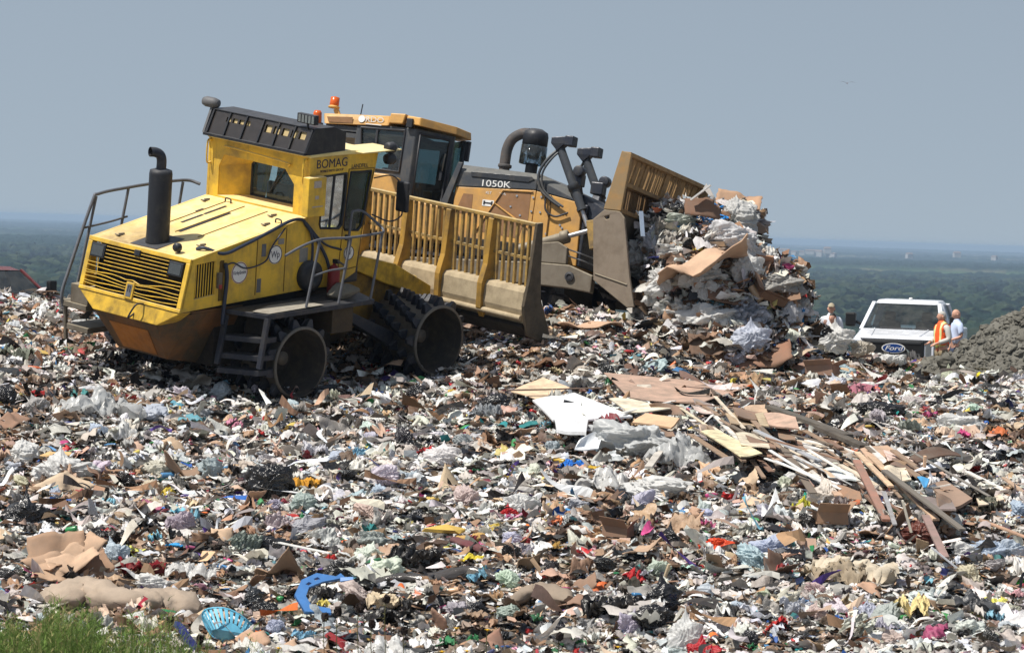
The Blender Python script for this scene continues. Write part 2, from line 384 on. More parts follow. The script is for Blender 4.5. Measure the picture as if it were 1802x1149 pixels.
# the plain far below, with its woods and fields
th1 = np.r_[np.linspace(-180, -13, 40), np.linspace(-12.5, 12.5, 620), np.linspace(13, 180, 40)[:-1]]; th1 = np.unique(th1)
rad = np.r_[[60, 90, 115, 140, 180, 230, 300, 400, 560, 800, 1100], np.geomspace(1400, 9000, 330), np.geomspace(9300, 30000, 60)]
TH, RR = np.meshgrid(np.radians(np.r_[th1, th1[:1] + 360]), rad); PX = RR * np.sin(TH); PY = 60 + RR * np.cos(TH)
drop = np.clip((RR - 75) / 420, 0, 1); drop = drop * drop * (3 - 2 * drop)
base = -6 - 44 * drop + 22 * np.clip((fbm(PX / 2600, PY / 2600, 41, 3) - .5), -1, 1) * np.clip((RR - 700) / 1500, 0, 1) 
wood = np.clip((fbm(PX / 420 + 7, PY / 900, 51, 3) - .36) * 9, 0, 1) * np.clip((RR - 300) / 300, 0, 1)
near_w = np.clip((5200 - RR) / 400, 0, 1)
crown = (1 - near_w) * (.25 + .75 * vnoise(PX / 13, PY / 13, 61) + .5 * vnoise(PX / 6, PY / 6, 63)) * 9
PZ = base + wood * crown
tone = .5 * fbm(PX / 60, PY / 90, 71, 3) + .5 * fbm(PX / 35, PY / 240, 72, 3); sp = vnoise(PX / 14, PY / 14, 73); fl = vnoise(PX / 260, PY / 520, 75)
woodc = np.array(lin(30, 46, 40))[None, None] * (.5 + .9 * tone[..., None]) * (.7 + .6 * sp[..., None])
fieldc = np.where(fl[..., None] > .62, np.array(lin(112, 108, 84)), np.where(fl[..., None] > .35, np.array(lin(72, 92, 58)), np.array(lin(56, 76, 50))))
plc = woodc * wood[..., None] + fieldc * (1 - wood[..., None])
plain_o = np_mesh('plain', np.c_[PX.ravel(), PY.ravel(), PZ.ravel()], grid_faces(PX.shape[1], PX.shape[0]), attrcol('plain_cover', .95, spec=.05, var=.0), plc.reshape(-1, 3)); tag(plain_o, kind='structure')

def bilp(rr, tt, A):       # value of a plain grid at distance rr and bearing tt
    i = np.clip(np.searchsorted(rad, rr) - 1, 0, len(rad) - 2); f = (rr - rad[i]) / (rad[i + 1] - rad[i]); ta = np.degrees(tt); j = np.clip(np.searchsorted(th1, ta) - 1, 0, len(th1) - 2)
    return A[i, j] * (1 - f) + A[i + 1, j] * f
gt = np.random.default_rng(31); nT = 42000; tr_ = np.sqrt(gt.uniform(1700 ** 2, 5400 ** 2, nT)); tt_ = gt.uniform(-R(9.5), R(9.5), nT); kk_ = bilp(tr_, tt_, wood) > gt.uniform(.3, .9, nT); tr_, tt_ = tr_[kk_], tt_[kk_]
tz_ = bilp(tr_, tt_, base); ts_ = np.exp(gt.normal(math.log(11), .32, len(tr_))).clip(6, 19)
WOODS_AT = np.c_[tr_ * np.sin(tt_), 60 + tr_ * np.cos(tt_), tz_ + ts_ * .22]

# haze: one even box of air round everything
hz = MB().box(-9000, 9000, -80, 30500, -75, 3.6).build('haze', plain('haze_air', (1, 1, 1)))
hm = bpy.data.materials.new('haze_volume'); hm.use_nodes = True; hn = hm.node_tree; hn.nodes.clear()
hv = hn.nodes.new('ShaderNodeVolumePrincipled'); ho = hn.nodes.new('ShaderNodeOutputMaterial'); hn.links.new(hv.outputs[0], ho.inputs['Volume'])
hv.inputs['Color'].default_value = (.50, .675, .88, 1); hv.inputs['Density'].default_value = 8.5e-5; hv.inputs['Anisotropy'].default_value = .1
hz.data.materials.clear(); hz.data.materials.append(hm); tag(hz, 'pale blue summer haze over the plain', kind='stuff')

# ---------------------------------------------------------------- litter: thousands of small pieces, nobody could count them
def facets(n, seed, k=14, soft=.35, ridges=.12):
    """crumpled lump: radii for unit directions n"""
    g = np.random.default_rng(seed); p = g.normal(size=(k, 3)); p /= np.linalg.norm(p, axis=1)[:, None]; p *= g.uniform(.75, 1.3, (k, 1))
    r = 1 / np.maximum((n @ p.T).max(1), .35)
    for j in range(7):
        d = g.normal(size=3) * (2 + 1.6 * j); q = g.normal(size=3) * 1.5
        r = r + ridges / (1 + .25 * j) * (np.abs(np.sin(n @ d + 1.6 * np.sin(n @ q * 2) + g.uniform(0, 6))) - .6)
    return r
def ico(sub):
    bm = bmesh.new(); bmesh.ops.create_icosphere(bm, subdivisions=sub, radius=1); bm.verts.index_update()
    V = np.array([v.co[:] for v in bm.verts]); Fc = np.array([[v.index for v in f.verts] for f in bm.faces]); bm.free(); return V, Fc
I2, F2 = ico(2); I3, F3 = ico(3); I4, F4 = ico(4); I5, F5 = ico(5)
def blob_proto(seed, V=I2, flat=.6, k=12, ridges=.16):
    g = np.random.default_rng(seed); r = facets(V, seed, k, ridges=ridges); P = V * r[:, None] * np.array([1, g.uniform(.6, 1), flat * g.uniform(.7, 1.2)])
    return P * .5
def sheet_proto(seed, nx, ny, fold=.22, asp=1., waves=6, torn=.18):
    g = np.random.default_rng(seed); u, v = np.meshgrid(np.linspace(-.5, .5, nx), np.linspace(-.5, .5, ny) * asp)
    edge = np.maximum(np.abs(u) * 2, np.abs(v) * 2 / asp)
    ang = np.arctan2(v, u); x = u * (1 + torn * np.sin(3 * ang + g.uniform(0, 6)) * edge); y = v * (1 + torn * np.sin(4 * ang + g.uniform(0, 6)) * edge)
    z = np.zeros_like(x)
    for j in range(waves):
        d = g.normal(size=2) * (3 + 2.5 * j); z += fold / (1 + .5 * j) * (np.abs(np.sin(d[0] * u + d[1] * v + 1.2 * np.sin(4 * u * g.normal() + 3 * v * g.normal()) + g.uniform(0, 6))) - .5)
    cl = g.uniform(-.6, .6); z += cl * u * u - .35 * g.uniform(0, 1) * edge ** 2 * fold * 3
    x += g.normal(size=x.shape) * .015; y += g.normal(size=y.shape) * .015
    return np.c_[x.ravel(), y.ravel(), z.ravel()], grid_faces(nx, ny)
def fold_proto(seed):
    """torn stiff card with one or two folds"""
    g = np.random.default_rng(seed); asp = g.uniform(.35, 1); nx = 4
    xs = np.array([-.5, g.uniform(-.3, -.05), g.uniform(.05, .3), .5]); fa = g.normal(0, .5, 2); V = []
    for j, yv in enumerate((-.5 * asp, .5 * asp)):
        z = 0; px = xs[0]; a = 0; X = xs[0]
        for i in range(4):
            if i: X = X + math.cos(a) * (xs[i] - xs[i - 1]); z = z + math.sin(a) * (xs[i] - xs[i - 1])
            if 0 < i < 3: a += fa[i - 1]
            V.append((X + g.normal() * .04, yv + g.normal() * .07 + g.normal() * .02 * i, z + g.normal() * .03))
    return np.array(V), grid_faces(4, 2)
def strip_proto(seed):
    g = np.random.default_rng(seed); n = 9; t = np.linspace(-.5, .5, n); wd = g.uniform(.03, .1)
    c = np.c_[t, .12 * np.sin(t * g.uniform(2, 7) + g.uniform(0, 6)), .12 * np.sin(t * g.uniform(2, 8) + g.uniform(0, 6))]
    nrm = np.c_[.1 * np.sin(t * 5), np.cos(t * g.uniform(0, 4)), np.sin(t * g.uniform(0, 4))] * wd
    V = np.empty((2, n, 3)); V[0] = c - nrm; V[1] = c + nrm
    return V.reshape(-1, 3), grid_faces(n, 2)
def bottle_proto(seed, can=False):
    prof = [(.02, -.5), (.14, -.5), (.15, -.46), (.15, .1), (.14, .22), (.05, .4), (.05, .5), (.01, .5)] if not can else [(.02, -.3), (.17, -.3), (.18, -.26), (.18, .26), (.16, .3), (.02, .3)]
    V = []
    g = np.random.default_rng(seed); n = 10; sq = g.uniform(.5, 1)
    for r, t in prof:
        for k in range(n): a = 2 * math.pi * k / n; V.append((t + g.normal() * .01, r * math.cos(a), r * math.sin(a) * sq))
    i = np.arange(len(prof) * n).reshape(len(prof), n); f = np.stack([i[:-1], np.roll(i, -1, 1)[:-1], np.roll(i, -1, 1)[1:], i[1:]], -1).reshape(-1, 4)
    return np.array(V), f
def rotmats(n, tilt, g):
    """random turn about z, then a lean of about tilt radians"""
    a = g.uniform(0, 2 * np.pi, n); b = np.abs(g.normal(0, tilt, n)); c = g.uniform(0, 2 * np.pi, n)
    def Rz(t): z = np.zeros((len(t), 3, 3)); z[:, 0, 0] = np.cos(t); z[:, 0, 1] = -np.sin(t); z[:, 1, 0] = np.sin(t); z[:, 1, 1] = np.cos(t); z[:, 2, 2] = 1; return z
    def Rx(t): z = np.zeros((len(t), 3, 3)); z[:, 1, 1] = np.cos(t); z[:, 1, 2] = -np.sin(t); z[:, 2, 1] = np.sin(t); z[:, 2, 2] = np.cos(t); z[:, 0, 0] = 1; return z
    return Rz(c) @ Rx(b) @ Rz(a)
def scatter(name, protos, pos, size, cols, tilt, mat, g, smooth=False, label=None, col2=None):
    n = len(pos); which = g.integers(0, len(protos), n); M = rotmats(n, tilt, g); Vs, Fs, Cs = [], [], []; off = 0
    for k, (V, Fc) in enumerate(protos):
        idx = np.where(which == k)[0]
        if not len(idx): continue
        P = np.einsum('nij,vj->nvi', M[idx], V) * size[idx][:, None, None] + pos[idx][:, None, :]
        m = len(V); Vs.append(P.reshape(-1, 3)); Fs.append((Fc[None] + (off + m * np.arange(len(idx)))[:, None, None]).reshape(-1, Fc.shape[1])); off += m * len(idx)
        cc = np.repeat(cols[idx][:, None, :], m, 1)
        if col2 is not None:      # printed pieces: a band of a second colour
            band = (V[:, 0] > -.12) & (V[:, 0] < .22); cc[:, band, :] = col2[idx][:, None, :]
        Cs.append(cc.reshape(-1, 3))
    o = np_mesh(name, np.concatenate(Vs), np.concatenate(Fs), mat, np.concatenate(Cs), smooth); return tag(o, label, kind='stuff')
WHITES = [lin(*c) for c in ((238, 236, 230), (226, 223, 216), (214, 211, 204), (232, 226, 214), (204, 197, 186), (240, 238, 236), (186, 180, 172), (212, 216, 222), (160, 152, 144))]
BROWNS = [lin(*c) for c in ((190, 152, 120), (174, 136, 102), (150, 114, 84), (204, 168, 134), (122, 92, 66), (90, 66, 48), (164, 128, 102), (132, 108, 90), (212, 184, 156), (196, 160, 140))]
DARKS = [lin(*c) for c in ((24, 24, 27), (36, 36, 40), (52, 50, 50), (66, 58, 50), (44, 50, 60), (74, 72, 72))]
BRIGHT = [lin(*c) for c in ((190, 28, 36), (206, 60, 60), (20, 88, 170), (60, 140, 200), (120, 190, 215), (24, 120, 70), (70, 160, 90), (214, 180, 40), (226, 208, 90), (230, 110, 30), (200, 70, 130), (220, 160, 180), (30, 130, 130), (90, 60, 150), (140, 30, 50), (40, 50, 120))]
def palette(g, n, pw, pb, pd, pc, pos=None):
    out = np.empty((n, 3)); k = g.choice(4, n, p=np.array([pw, pb, pd, pc]) / (pw + pb + pd + pc))
    if pos is not None:      # loads tipped side by side: whiter, browner and darker patches
        t = fbm(pos[:, 0] / 1.6 + 3, pos[:, 1] / 3.2, 131, 3) + g.normal(0, .06, n); d = fbm(pos[:, 0] / 1.3 + 9, pos[:, 1] / 2.6, 137, 3) + g.normal(0, .05, n)
        q_ = g.uniform(0, 1, n); k = np.where((t < .42) & (q_ < .6), 0, k); k = np.where((t > .58) & (q_ < .55), 1, k); k = np.where((d > .66) & (q_ > .5), 2, k)
    for i, P in enumerate((WHITES, BROWNS, DARKS, BRIGHT)):
        m = np.where(k == i)[0]; P = np.array(P); out[m] = P[g.integers(0, len(P), len(m))]
    grey = g.uniform(.0, .3, (n, 1)); out = out * (1 - grey) + grey * out.mean(1, keepdims=True) * .9
    return np.clip(out * g.uniform(.62, 1.15, (n, 1)) * g.uniform(.95, 1.05, (n, 3)), .004, .85)
def field(n, g, y0=42.5, y1=79, bury=.0):
    """random spots on the slope that the camera could see from here or a step aside"""
    y = np.sqrt(g.uniform(y0 ** 2, y1 ** 2, n)); x = g.uniform(-1, 1, n) * (y * .1317 * 1.12 + .6)
    return np.c_[x, y, gz(x, y) + bury]
tcol = np.array([lin(38, 52, 42), lin(28, 42, 38), lin(46, 58, 44), lin(26, 36, 36), lin(54, 64, 50)])[gt.integers(0, 5, len(ts_))] * gt.uniform(.7, 1.25, (len(ts_), 1))
scatter('woods', [(I3 * (.5 + .05 * np.sin(I3 @ np.random.default_rng(s).normal(size=(3, 6)) * 4).sum(1))[:, None] * np.array([1, 1, .8]), F3) for s in range(12)], WOODS_AT, ts_, tcol, .2, attrcol('tree_crowns', .95, 0, .05, 0), gt, label='far woods on the hazy plain')
FILM = attrcol('film_litter', .38, .18, .5, .2, bmp=.6); CARD = attrcol('card_litter', .85, 0, .2, .35); WAD = attrcol('wad_litter', .55, .08, .4, .4, bmp=.6); SHINY = attrcol('hard_litter', .3, 0, .5, .2)
g = np.random.default_rng(101)
g0 = np.random.default_rng(8)
def litter(kind, n, area, g, prefix, szs, lift, lab):
    pos = area(n, g); n = len(pos); sz = np.exp(g.normal(math.log(szs[0]), szs[1], n)).clip(szs[2], szs[3]); pos[:, 2] += sz * lift * g.uniform(-.4, 1, n)
    if kind == 'film':
        return scatter(prefix, [sheet_proto(s, 10, 8, .14, g0.uniform(.45, 1), 6, .26) for s in range(36)], pos, sz, palette(g, n, 73, 9, 12, 6, pos), .42, FILM, g, smooth=True, label=lab)
    if kind == 'card':
        c = palette(g, n, 14, 74, 9, 4, pos); return scatter(prefix, [fold_proto(s) for s in range(40)], pos, sz, c, .42, CARD, g, label=lab)
    if kind == 'wad':
        return scatter(prefix, [sheet_proto(s + 200, 11, 9, .42, g0.uniform(.5, .9), 8, .3) for s in range(30)], pos, sz, palette(g, n, 52, 24, 17, 7, pos), .7, WAD, g, smooth=True, label=lab)
    if kind == 'print':
        return scatter(prefix, [fold_proto(s + 60) for s in range(20)] , pos, sz, palette(g, n, 55, 8, 7, 30), .55, SHINY, g, label=lab, col2=palette(g, n, 50, 5, 10, 45))
    if kind == 'strip':
        return scatter(prefix, [strip_proto(s) for s in range(24)], pos, sz, palette(g, n, 50, 27, 18, 6), .35, CARD, g, label=lab)
    if kind == 'bottle':
        return scatter(prefix, [bottle_proto(s, s % 3 == 0) for s in range(9)], pos, sz, palette(g, n, 45, 8, 6, 41), .6, SHINY, g, smooth=True, label=lab)
litter('film', 29000, field, g, 'plastic_film_litter', (.145, .48, .06, .6), .28, 'torn scraps of pale plastic film all over the slope')
litter('film', 9000, lambda n, g: field(n, g, 42.5, 60), g, 'small_film_litter', (.09, .35, .05, .25), .4, 'small torn scraps of plastic film on the near slope')
litter('card', 25000, field, g, 'cardboard_litter', (.092, .5, .04, .45), .35, 'torn scraps of brown cardboard all over the slope')
litter('wad', 11000, field, g, 'crumpled_litter', (.13, .42, .05, .4), .3, 'crumpled paper and rags all over the slope')
litter('print', 19000, field, g, 'packaging_litter', (.07, .4, .035, .2), .5, 'torn printed packaging all over the slope')
litter('strip', 10000, field, g, 'strip_litter', (.26, .5, .1, .9), .4, 'thin strips and ribbons of trash all over the slope')
litter('bottle', 2000, field, g, 'bottle_litter', (.16, .25, .1, .28), .4, 'squashed bottles and cans all over the slope')
# ---------------------------------------------------------------- the landfill compactor
HW = 1.27
K = empty('trash_compactor', 'yellow landfill compactor with black light box on its cab and cleated steel drums', 'compactor', matrix=CP.matrix())
def lerp(a, b, t): return a + (b - a) * t
def gpt(y, t):     # point on the sloping grille plane, t = 0 at the hood edge, 1 at the bottom
    return (lerp(-2.06, -2.27, t), y, lerp(1.87, .97, t))
m = MB()           # hood: two side walls, top and inner block
side = [(-2.06, 1.87), (.66, 2.39), (.66, 1.1), (-1.25, 1.02), (-2.27, .97)]
vent = [(-1.95, 1.77), (-1.50, 1.80), (-1.49, 1.22), (-1.96, 1.18)]
for s in (-1, 1): m.prism(side, s * HW, s * (HW - .05), 'y', holes=[vent])
m.prism([(-2.06, 1.87), (.66, 2.39), (.66, 2.33), (-2.06, 1.81)], -HW + .052, HW - .052, 'y')
HOODY = YEL.copy(); HOODY.name = 'hood_paint_with_soot'; nh = HOODY.node_tree; bh = [x for x in nh.nodes if x.type == 'BSDF_PRINCIPLED'][0]; src = bh.inputs['Base Color'].links[0].from_socket
tch = nh.nodes.new('ShaderNodeTexCoord'); vd = nh.nodes.new('ShaderNodeVectorMath'); vd.operation = 'DISTANCE'; vd.inputs[1].default_value = (-1.85, .45, 1.95); nh.links.new(tch.outputs['Object'], vd.inputs[0])
fc = mul(nh, ramp(nh, vd.outputs['Value'], .25, 1.25, 1, 0), ramp(nh, noise(nh, 4, 7, .7), .3, .6, .35, 1)); nh.links.new(mixrgb(nh, mul(nh, fc, .9), src, lin(142, 118, 84)), bh.inputs['Base Color'])
hood = m.build('hood', HOODY, K, .012)
m = MB().prism([(-1.86, 1.80), (.6, 2.3), (.6, .9), (-2.0, .9)], -HW + .1, HW - .1, 'y'); m.build('hood_dark_core', BLACKHOLE, hood)  # near-black filler: the shade behind the grille is put into its colour
m = MB()           # grooves and folds along the top: raised battens and black slots
for y in (.62, .12, -.45): 
    for x0, x1 in ((-1.15, .5),): m.beam((x0, y, 2.05 + (x0 + 1.15) * .191 + .003), (x1, y, 2.05 + (x1 + 1.15) * .191 + .003), .012, .01)
m.build('hood_seam', SEAM_OCHRE := plain('seam_ochre', lin(120, 92, 40), .8), hood)  # thin ochre strips marking the seams
def ztop(x): return 1.87 + (x + 2.06) * .1912
m = MB()
for x0, x1, y in ((-.72, -.22, .42), (-.18, .34, .42), (-1.1, .1, .06), (-.15, 0.02, .66)):
    m.beam((x0, y, ztop(x0) + .004), (x1, y, ztop(x1) + .004), .055, .012)
m.build('vent_slot', BLACK_INK, hood)
m = MB()
for s in (-1, 1):
    m.prism([(-1.4, 1.78), (-1.38, 1.80), (-1.3, 1.8), (-1.3, 1.1), (-1.4, 1.1)], s * HW, s * (HW + .008), 'y')
    for x in (-.52, .17): m.box(x - .008, x + .008, s * (HW + .001) - .004, s * (HW + .001) + .004, 1.12, ztop(x) - .02)
m.build('panel_seam', plain('seam_dark', lin(92, 70, 24), .8), hood)
for x, y in ((-1.78, .82), (-1.45, -.86), (.38, .98), (.36, -.72), (-.05, -.98)):   # latches
    b = MB(); z = ztop(x)
    b.box(x - .07, x + .07, y - .035, y + .035, z + .002, z + .02); b.box(x - .03, x + .09, y - .018, y + .018, z + .02, z + .042); b.tube([(x - .07, y - .05, z + .02), (x - .07, y + .05, z + .02)], .014, 6)
    b.build('latch', STEEL, hood, .004)
for x, y in ((.5, .55), (.12, -1.1)):
    MB().tube(arc([(x, y - .08, ztop(x)), (x, y - .07, ztop(x) + .07), (x + .02, y + .07, ztop(x) + .07), (x + .02, y + .08, ztop(x))], 4), .014, 8).build('grab_handle', BLACK_INK, hood)
m = MB(); fr = .09  # grille frame and slats
pl = lambda y0, y1, t0, t1, d0, d1: [tuple(Vector(gpt(y, t)) + Vector((-.975, 0, .22)) * d) for d in (d0, d1) for y in (y0, y1) for t in (t0, t1)]
m.hull(pl(-HW, HW, -.01, .075, -.05, .02)); m.hull(pl(-HW, HW, .93, 1.0, -.05, .02)); m.hull(pl(-HW, -HW + .1, .077, .928, -.05, .02)); m.hull(pl(HW - .1, HW, .077, .928, -.05, .02))
grille = m.build('grille_frame', YEL, K, .01)
m = MB(); q = random.Random(3)
for i in range(12):
    t = .12 + i * .068; y0, y1 = (HW - .1), -(HW - .1)
    if i < 5: y0, y1 = (.78, -.78)
    ph = q.uniform(0, 6); am = 0 if i < 5 else q.uniform(.0, .022)
    if i == 7: am = .03
    pts = []
    for k in range(15):
        y = lerp(y0, y1, k / 14); dt = am * (1 - abs(k / 7 - 1) ** 2) * 1.6 + am * math.sin(k * .8 + ph)
        if i >= 7 and abs(y + .02) < .12: dt *= .4
        pts.append(gpt(y, t + dt))
    for a, b in zip(pts[:-1], pts[1:]): m.beam(a, b, .06, .012, up=(.35, 0, 1))
m.build('grille_slats', YEL, grille)
m = MB().hull(pl(-.1, .1, .66, .97, .01, .05)); m.build('badge_plate', YELD, grille, .008)
m = MB().hull(pl(-.06, .06, .70, .93, .051, .056)); m.build('badge', GREYT, grille)
m = MB()
for y in (-.025, .025): m.hull(pl(y - .009, y + .009, .74, .84, .0565, .062))
m.hull(pl(-.034, .034, .725, .742, .0565, .062)); m.build('badge_mark', BLACK_INK, grille)
for s in (-1, 1):
    b = MB().hull(pl(s * .8, s * 1.14, .1, .36, -.03, .045)); h = b.build('headlight', BLK, K, .012)
    MB().hull(pl(s * .83, s * 1.11, .13, .33, .046, .052)).build('lens', plain('dark_lens', lin(58, 60, 58), .15, 0, .8, .3, 30) if s < 0 else bpy.data.materials['dark_lens'], h)
MB().hull(pl(-.07, .07, .05, .16, .02, .06)).build('latch_handle', BLK, K, .01)
MB().tube(arc([gpt(-.2, 1.2), tuple(Vector(gpt(-.22, 1.24)) + Vector((-.16, 0, -.02))), tuple(Vector(gpt(-.36, 1.05)) + Vector((-.16, 0, 0.05))), gpt(-.38, .99)], 5), .016, 8).build('tow_hook', BLACK_INK, K)
b = MB().lathe([(.02, 0), (.075, 0), (.08, .03), (.08, .07), (.06, .1), (.0, .1)], (-1.9, -.78, 1.99), (-1, 0, .1), 16); b.beam((-1.9, -.78, 1.88), (-1.9, -.78, 1.96), .04); b.build('work_lamp', BLK, K)
# counterweight and belly
m = MB().hull([(-2.27, s * HW, .965) for s in (-1, 1)] + [(-2.36, s * .80, .69) for s in (-1, 1)] + [(-2.0, s * HW, .965) for s in (-1, 1)] + [(-2.0, s * .9, .69) for s in (-1, 1)])
m.build('counterweight', YELD, K, .015)
m = MB().hull([(-2.34, s * .79, .685) for s in (-1, 1)] + [(-1.9, s * .62, .02) for s in (-1, 1)] + [(-1.0, s * .62, -.15) for s in (-1, 1)] + [(-1.95, s * .93, .685) for s in (-1, 1)] + [(-1.9, s * 1.2, .96) for s in (-1, 1)] + [(-.7, s * 1.2, .96) for s in (-1, 1)] + [(-.7, s * .62, -.15) for s in (-1, 1)])
m.build('belly_guard', RUST, K, .02)
pb = [(lerp(-2.34, -1.9, t) - .012, s_ * lerp(.5, .42, t), lerp(.685, .02, t) - .008) for t in (.22, .92) for s_ in (-1, 1)]; MB().hull(pb + [(x + .01, y, z + .007) for x, y, z in pb]).build('belly_plate', worn('orange_rust', lin(168, 104, 40), lin(84, 62, 40), .55, 3, .8), K, .003)
m = MB().box(-1.2, 1.7, -1.0, 1.0, -.12, 1.0).box(-.3, .3, -1.05, 1.05, -.2, .3); m.build('chassis', INNER, K, .02)
# exhaust stack
m = MB().box(-2.0, -1.34, -.33, .33, 1.95, 1.955, Matrix.Translation((-1.67, 0, 1.945)) @ Matrix.Rotation(-.19, 4, 'Y') @ Matrix.Translation((1.67, 0, -1.945)))
m.lathe([(.21, 1.93), (.205, 2.02), (.2, 2.1), (.2, 3.12), (.19, 3.18), (.1, 3.21), (.0, 3.215)], (-1.67, 0, 0), n=28)
ex = m.build('exhaust_stack', BLK, K)
m = MB(); pa = arc([(-1.67, 0, 3.19), (-1.67, 0, 3.36), (-1.7, 0.02, 3.45), (-1.78, .05, 3.49), (-1.87, .08, 3.5)], 5); m.tube(pa, .085, 16, caps=False); m.tube(pa, .072, 16, caps=False); m.build('exhaust_pipe', DSTEEL, ex)
# cab
CX0, CX1, CT = .66, 2.3, 3.42
win1 = [(1.03, 3.07), (1.58, 3.09), (1.57, 2.6), (1.52, 2.18), (1.45, 2.12), (1.0, 2.16), (.97, 2.24)]
win2 = [(1.68, 3.10), (2.2, 3.09), (2.1, 2.5), (2.02, 2.12), (1.94, 2.05), (1.62, 2.08), (1.58, 2.14)]
m = MB()
wall = [(CX0, 3.42), (2.36, 3.42), (2.3, 3.1), (2.04, 1.98), (1.95, 1.3), (1.5, 1.1), (CX0, 1.1)]
for s in (-1, 1): m.prism(wall, s * HW, s * (HW - .06), 'y', holes=[win1, win2])
# rear wall with the deep window bay
bay = [(.98, 2.42), (.98, 2.95), (.86, 3.16), (-.66, 3.14), (-.9, 2.9), (-.9, 2.42)]
rw = [(-.38 - .02, 2.44), (.62, 2.44), (.62, 3.04), (.56, 3.1), (-.3, 3.1)]
m.prism([(-HW + .062, 3.42), (HW - .062, 3.42), (HW - .062, 1.2), (-HW + .062, 1.2)], CX0 + .002, CX0 + .05, 'x', holes=[bay])
bayw = [(.62, 2.44), (.62, 3.0), (.55, 3.07), (-.52, 3.05), (-.62, 2.94), (-.62, 2.44)]
cab = m.build('cab', YEL, K, .012)
m = MB(); X1 = 1.15
n = len(bay)
for i in range(n):   # walls of the bay lead in to the window
    a, b = bay[i], bay[(i + 1) % n]; c, d = bayw[i], bayw[(i + 1) % n]
    m.add([(CX0 + .03, *a), (CX0 + .03, *b), (X1, *d), (X1, *c)], [(0, 1, 2, 3)])
m.build('window_bay', YEL, cab)
m = MB(); 
loop = [(X1 - .01, *p) for p in bayw]
m.tube(loop + loop[:2], .022, 8); rwf = m.build('rear_window', BLK, cab)
MB().add([(X1, *p) for p in bayw], [tuple(range(6))]).build('pane', GLASS, rwf)
m = MB().tube([(X1 - .02, -.2, 3.02), (X1 - .03, .02, 2.72)], .012, 6); m.beam((X1 - .03, -.05, 2.9), (X1 - .03, .14, 2.55), .02); m.build('wiper', BLACK_INK, rwf)
for wv, nm in ((win1, 'side_window'), (win2, 'cab_door')):
    for s in (-1, 1):
        f = MB(); lp = [(p[0], s * (HW + .004), p[1]) for p in wv]; f.tube(lp + lp[:2], .022, 6); fo = f.build(nm, BLK, cab)
        if nm == 'cab_door':
            f2 = MB()
            for a, b in (((1.63, 3.16), (1.5, 1.35)), ((2.27, 3.14), (2.04, 2.0)), ((2.04, 2.0), (1.98, 1.4)), ((1.63, 3.16), (2.27, 3.14)), ((1.5, 1.35), (1.98, 1.4))):
                f2.beam((a[0], s * (HW + .008), a[1]), (b[0], s * (HW + .008), b[1]), .012, .012)
            f2.build('door_seam', SEAM_OCHRE, fo); MB().box(1.62, 1.66, s * (HW + .03) - .02, s * (HW + .03) + .02, 1.9, 2.0).build('handle', BLK, fo, .005)
        MB().add([(p[0], s * (HW - .02), p[1]) for p in wv], [tuple(range(len(wv)))]).build('pane', GLASS, fo)
        if nm == 'side_window': MB().beam((1.3, s * (HW - .01), 3.08), (1.24, s * (HW - .01), 2.14), .025).build('window_bar', BLACK_INK, fo)
m = MB().prism([(2.22, 2.1), (2.38, 3.3), (2.40, 3.3), (2.24, 2.1)], -1.15, 1.15, 'y'); m.build('windscreen', GLASS, cab)
m = MB().box(CX0, 2.1, -1.2, 1.2, 1.1, 1.7).box(1.2, 1.6, -.3, .3, 1.7, 2.15).box(1.18, 1.3, -.3, .3, 2.1, 2.75).box(1.6, 2.1, -1.1, -.5, 1.7, 2.2).box(1.18, 1.5, .6, 1.1, 1.7, 2.5); m.box(2.1, 2.2, -.9, .9, 1.5, 2.12)
seat = m.build('seat', BLACK_INK, cab, .04)
m = MB().tube([(1.95, 0, 2.15), (1.8, 0, 2.4)], .03, 8)
cp = [(1.8 + .05 * math.sin(a), .2 * math.cos(a), 2.42 + .2 * math.sin(a) * .6) for a in [k * math.pi / 8 for k in range(17)]]; m.tube(cp, .018, 6, caps=False); m.build('steering_wheel', BLACK_INK, cab)
# roof, visor
m = MB().prism([(CX0 - .02, 3.422), (CX0 - .02, 3.47), (1.6, 3.50), (2.42, 3.44), (2.42, 3.40), (1.6, 3.424)], -HW - .02, HW + .02, 'y'); roof = m.build('cab_roof', worn('dusty_cream_roof', lin(226, 206, 140), lin(170, 146, 92), .35, 2, .6, dust=lin(224, 208, 168), dust_amt=.7), K, .012)
m = MB().box(1.75, 2.72, -HW - .22, -HW + .5, 3.455, 3.475, Matrix.Translation((0, 0, 0))); m.build('visor', roof.data.materials[0], roof, .006)
for y, z in ((-HW - .12, 3.5), (-HW - .12, 3.3)): 
    MB().lathe([(.02, 0), (.09, 0), (.1, .05), (.1, .14), (.06, .2), (0, .2)], (2.44, y, z), (1, -.1, 0), 14).build('front_lamp', BLK, roof)
# light box on the roof
m = MB(); P0 = [(.50, 3.47), (1.5, 3.50), (1.5, 3.82), (1.2, 3.93), (.72, 3.93)]
for s, y in ((1, 1.25), (-1, -1.28)): m.prism(P0, y, y - s * .03, 'y')
m.prism([(.70, 3.932), (1.2, 3.932), (1.5, 3.822), (1.5, 3.80), (1.2, 3.91), (.70, 3.91)], -1.28, 1.25, 'y'); m.box(.48, .56, -1.28, 1.25, 3.472, 3.52)
m.prism([(1.47, 3.5), (1.5, 3.5), (1.5, 3.81), (1.47, 3.81)], -1.25, 1.22, 'y')
lb = m.build('light_box', BLK, K, .006)
slp = lambda z: .52 + (z - 3.5) * .44
m = MB(); 
fy = [1.2, .78, .36, -.06, -.44, -.84, -1.25]
holes = []
for y0 in (.86, .70, .54, .38): holes.append([(y0, 3.83), (y0 - .12, 3.83), (y0 - .12, 3.75), (y0, 3.75)])
